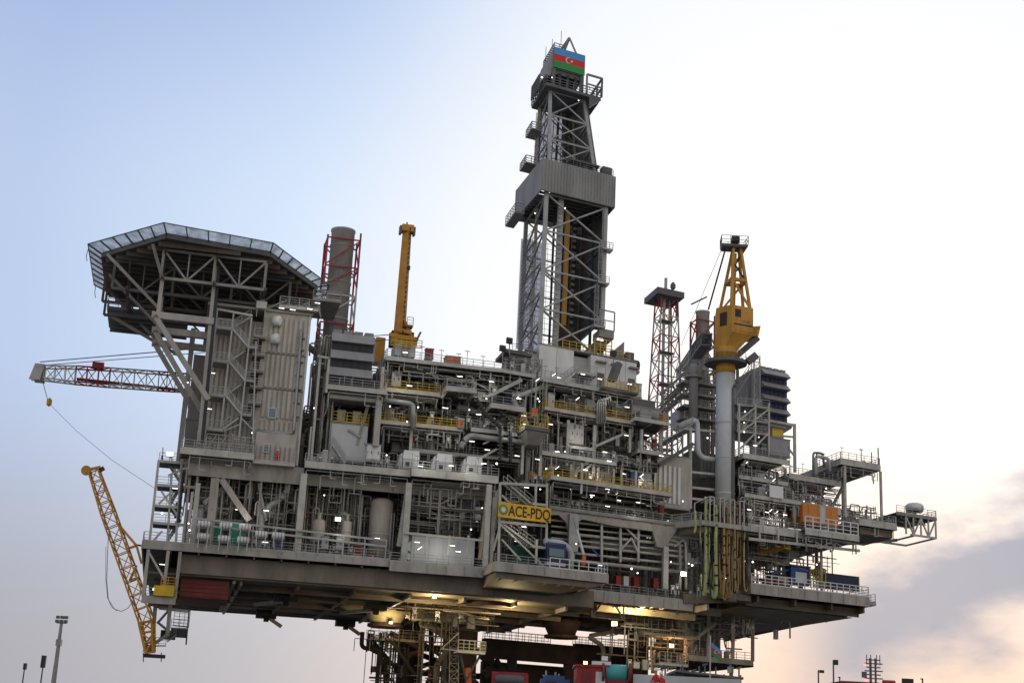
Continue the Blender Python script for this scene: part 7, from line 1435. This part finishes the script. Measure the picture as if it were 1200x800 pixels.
t.part('pole', MB(True).wtube([Vector((q.x, 330, 1.5)), Vector((q.x, 330, q.z))], [.75, .35], 12), 'mid_steel'); t.part('head_frame', MB(True).box(q.x-1.1, q.x+1.1, 329.6, 330.4, q.z, q.z+.2), 'dark_steel'); t.part('collar', MB(True).box(q.x-.55, q.x+.6, 329.4, 330.6, q.z-5, q.z-3.6), 'mid_steel')
for i, (dx, dz) in enumerate(((-1.0, .5), (0, .5), (1.0, .5), (-.9, 1.4), (.1, 1.4), (1.0, 1.4))): t.part('floodlight', MB(True).box(q.x+dx-.38, q.x+dx+.38, 329.5, 330.2, q.z+dz-.35, q.z+dz+.3), 'dark_steel')
# ================================================================== ground
m = MB(True); m.box(-3000, 3000, -60, 9000, -.5, 0); struct('water', m, 'water')
m = MB(True); m.box(-200, 200, -50, 40, -2, 1.5); m.box(-400, -48, 40.0, 600, -2, 1.496); m.box(60, 400, 150, 168, -2, 1.49); struct('quay', m, 'concrete')
# smoke from the ship's funnel: a wide thin plume
m = MB(True); q = wx(985, 792, 176); pts = [q]+[wx(x, y, 178) for x, y in ((977, 780), (965, 770), (950, 762), (935, 758))]; m.wtube(pts, [.7, 1.8, 2.6, 3.0, 1.0], 16)
sm = single('smoke', 'thin brownish smoke plume drifting left from the red ship', 'smoke', m, 'rubber', kind='stuff')
mt = bpy.data.materials.new('smoke'); mt.use_nodes = True; nt = mt.node_tree; nt.nodes.remove(nt.nodes['Principled BSDF']); pv = nt.nodes.new('ShaderNodeVolumePrincipled'); pv.inputs['Color'].default_value = (.5, .35, .3, 1)
ge = nt.nodes.new('ShaderNodeNewGeometry'); no = nt.nodes.new('ShaderNodeTexNoise'); no.inputs['Scale'].default_value = .22; no.inputs['Detail'].default_value = 3; nt.links.new(ge.outputs['Position'], no.inputs['Vector']); mr = nt.nodes.new('ShaderNodeMapRange'); mr.inputs[1].default_value = .42; mr.inputs[2].default_value = .75; mr.inputs[3].default_value = 0; mr.inputs[4].default_value = .22; nt.links.new(no.outputs['Fac'], mr.inputs[0]); nt.links.new(mr.outputs[0], pv.inputs['Density']); nt.links.new(pv.outputs[0], nt.nodes['Material Output'].inputs['Volume'])
sm.data.materials.clear(); sm.data.materials.append(mt)
SKY = [(1.03,1.02,1.0), (1.0,1.01,1.03), (.95,.99,1.05), (.70,.84,1.04), (.53,.65,.90), (.62,.62,.64), (1.12,1.06,.97)]
HZ = [(.37,.38,.43), (.53,.52,.56), (.82,.72,.70), (.92,.65,.53), (.98,.78,.64)]
CLD = [(.25,.31,.46), (.50,.47,.55)]
# ================================================================== sky and light
wd = bpy.data.worlds.new('World'); SC.world = wd; wd.use_nodes = True; nt = wd.node_tree; N = nt.nodes; L = nt.links
for n in list(N): N.remove(n)
out = N.new('ShaderNodeOutputWorld'); bg1 = N.new('ShaderNodeBackground'); bg2 = N.new('ShaderNodeBackground')
SUN_AZ, SUN_EL = R(14), R(16)        # to the right of the view axis, behind the platform
sky = N.new('ShaderNodeTexSky'); sky.sky_type = 'NISHITA'; sky.sun_disc = False; sky.sun_elevation = SUN_EL; sky.sun_rotation = SUN_AZ; sky.dust_density = 3; sky.air_density = 1.0
L.new(sky.outputs[0], bg1.inputs[0]); bg1.inputs[1].default_value = .05
tc = N.new('ShaderNodeTexCoord'); nm = N.new('ShaderNodeVectorMath'); nm.operation = 'NORMALIZE'; L.new(tc.outputs['Generated'], nm.inputs[0]); D = nm.outputs[0]
def ma(op, a, b=None, c=None, clamp=False):
    n = N.new('ShaderNodeMath'); n.operation = op; n.use_clamp = clamp
    for i, x in enumerate((a, b, c)):
        if x is None: continue
        if isinstance(x, (int, float)): n.inputs[i].default_value = x
        else: L.new(x, n.inputs[i])
    return n.outputs[0]
def ramp(x, els, interp='LINEAR'):
    r = N.new('ShaderNodeValToRGB'); cr_ = r.color_ramp; cr_.interpolation = interp
    while len(cr_.elements) < len(els): cr_.elements.new(.5)
    for e, (p, c) in zip(cr_.elements, els): e.position = p; e.color = (*c, 1) if len(c) == 3 else c
    L.new(x, r.inputs[0]); return r.outputs[0]
def mix(f, a, b):
    n = N.new('ShaderNodeMix'); n.data_type = 'RGBA'
    if isinstance(f, (int, float)): n.inputs[0].default_value = f
    else: L.new(f, n.inputs[0])
    for i, x in ((6, a), (7, b)):
        if isinstance(x, tuple): n.inputs[i].default_value = (*x, 1)
        else: L.new(x, n.inputs[i])
    return n.outputs[2]
def mr(x, a, b, c=0., d=1., smooth=True):
    n = N.new('ShaderNodeMapRange'); n.interpolation_type = 'SMOOTHSTEP' if smooth else 'LINEAR'
    L.new(x, n.inputs[0]); n.inputs[1].default_value = a; n.inputs[2].default_value = b; n.inputs[3].default_value = c; n.inputs[4].default_value = d; return n.outputs[0]
g = Vector((math.sin(R(15))*math.cos(R(16)), math.cos(R(15))*math.cos(R(16)), math.sin(R(16))))
dt = N.new('ShaderNodeVectorMath'); dt.operation = 'DOT_PRODUCT'; L.new(D, dt.inputs[0]); dt.inputs[1].default_value = g
ang = ma('MULTIPLY', ma('ARCCOSINE', ma('MINIMUM', dt.outputs['Value'], 1.0)), 180/math.pi)
base = ramp(ma('DIVIDE', ang, 180), [(0, SKY[0]), (10/180, SKY[1]), (17/180, SKY[2]), (24/180, SKY[3]), (34/180, SKY[4]), (70/180, SKY[5]), (1, SKY[6])])
sx = N.new('ShaderNodeSeparateXYZ'); L.new(D, sx.inputs[0])
el = ma('MULTIPLY', ma('ARCSINE', sx.outputs['Z']), 180/math.pi); az = ma('MULTIPLY', ma('ARCTAN2', sx.outputs['X'], sx.outputs['Y']), 180/math.pi)
# warm or mauve haze near the horizon
base = mix(ma('MULTIPLY', ma('MULTIPLY', mr(el, 19, 36), mr(az, 4, -14)), .75), base, (.25, .38, .75))
hz_col = ramp(mr(az, -25, 25, 0, 1, False), [(0, HZ[0]), (.3, HZ[1]), (.5, HZ[2]), (.78, HZ[3]), (1, HZ[4])])
hf = ma('MULTIPLY', mr(el, 2, 15, 1, 0), mr(ma('ABSOLUTE', az), 30, 70, .95, .3))
c1 = mix(hf, base, hz_col)
# bank of grey cloud low on the right
mp = N.new('ShaderNodeMapping'); L.new(D, mp.inputs[0]); mp.inputs['Scale'].default_value = (7, 7, 15); mp.inputs['Location'].default_value = (.6, 0, .35)
no = N.new('ShaderNodeTexNoise'); no.inputs['Scale'].default_value = 1.5; no.inputs['Detail'].default_value = 6; no.inputs['Roughness'].default_value = .5; L.new(mp.outputs[0], no.inputs[0])
# bank: rises to the right
top = ma('ADD', ma('MULTIPLY', az, .42), 1.3)          # elevation of the cloud top
dd = ma('SUBTRACT', top, el); wob = ma('MULTIPLY', ma('SUBTRACT', no.outputs['Fac'], .5), 7.0)
d2 = ma('ADD', dd, wob)
cm = ma('MULTIPLY', ma('MULTIPLY', mr(d2, -.9, 1.2), mr(d2, 3.2, 6.0, 1, .0)), mr(az, 10, 14.5))
no2 = N.new('ShaderNodeTexNoise'); no2.inputs['Scale'].default_value = 3.2; no2.inputs['Detail'].default_value = 5; L.new(mp.outputs[0], no2.inputs[0])
cm2 = ma('MULTIPLY', ma('MULTIPLY', mr(no2.outputs['Fac'], .5, .66), mr(el, 6.5, 3.5)), ma('MULTIPLY', mr(az, 6, 12), .30))
c2 = mix(ma('MULTIPLY', cm, 1.0), c1, CLD[0]); c3 = mix(cm2, c2, CLD[1])
L.new(c3, bg2.inputs[0]); bg2.inputs[1].default_value = 1.0
mxs = N.new('ShaderNodeMixShader'); mxs.inputs[0].default_value = .92
L.new(bg1.outputs[0], mxs.inputs[1]); L.new(bg2.outputs[0], mxs.inputs[2]); L.new(mxs.outputs[0], out.inputs['Surface'])
sl = bpy.data.lights.new('sun', 'SUN'); sl.energy = .7; sl.angle = R(20); sl.color = (1, .9, .8); so = bpy.data.objects.new('sun', sl); COL.objects.link(so); so.location = (0, 0, 200)
sd = Vector((math.sin(SUN_AZ)*math.cos(SUN_EL), math.cos(SUN_AZ)*math.cos(SUN_EL), math.sin(SUN_EL))); so.rotation_euler = sd.to_track_quat('Z', 'Y').to_euler()
# ================================================================== camera
cd = bpy.data.cameras.new('camera'); cam = bpy.data.objects.new('camera', cd); COL.objects.link(cam); SC.camera = cam
cd.sensor_width = 36; cd.sensor_fit = 'HORIZONTAL'; cd.lens = 36*F/1200; cd.clip_start = .5; cd.clip_end = 20000
mw = Matrix.Identity(4)
for i in range(3): mw[i][0] = RV[i]; mw[i][1] = UV[i]; mw[i][2] = -FW[i]; mw[i][3] = EYE[i]
cam.matrix_world = mw
SC.view_settings.view_transform = 'Standard'; SC.view_settings.look = 'None'; SC.view_settings.exposure = 0; SC.view_settings.gamma = 1
SC.render.engine = 'CYCLES'; SC.cycles.max_bounces = 6; SC.cycles.diffuse_bounces = 5; SC.cycles.transparent_max_bounces = 12; SC.cycles.use_denoising = True
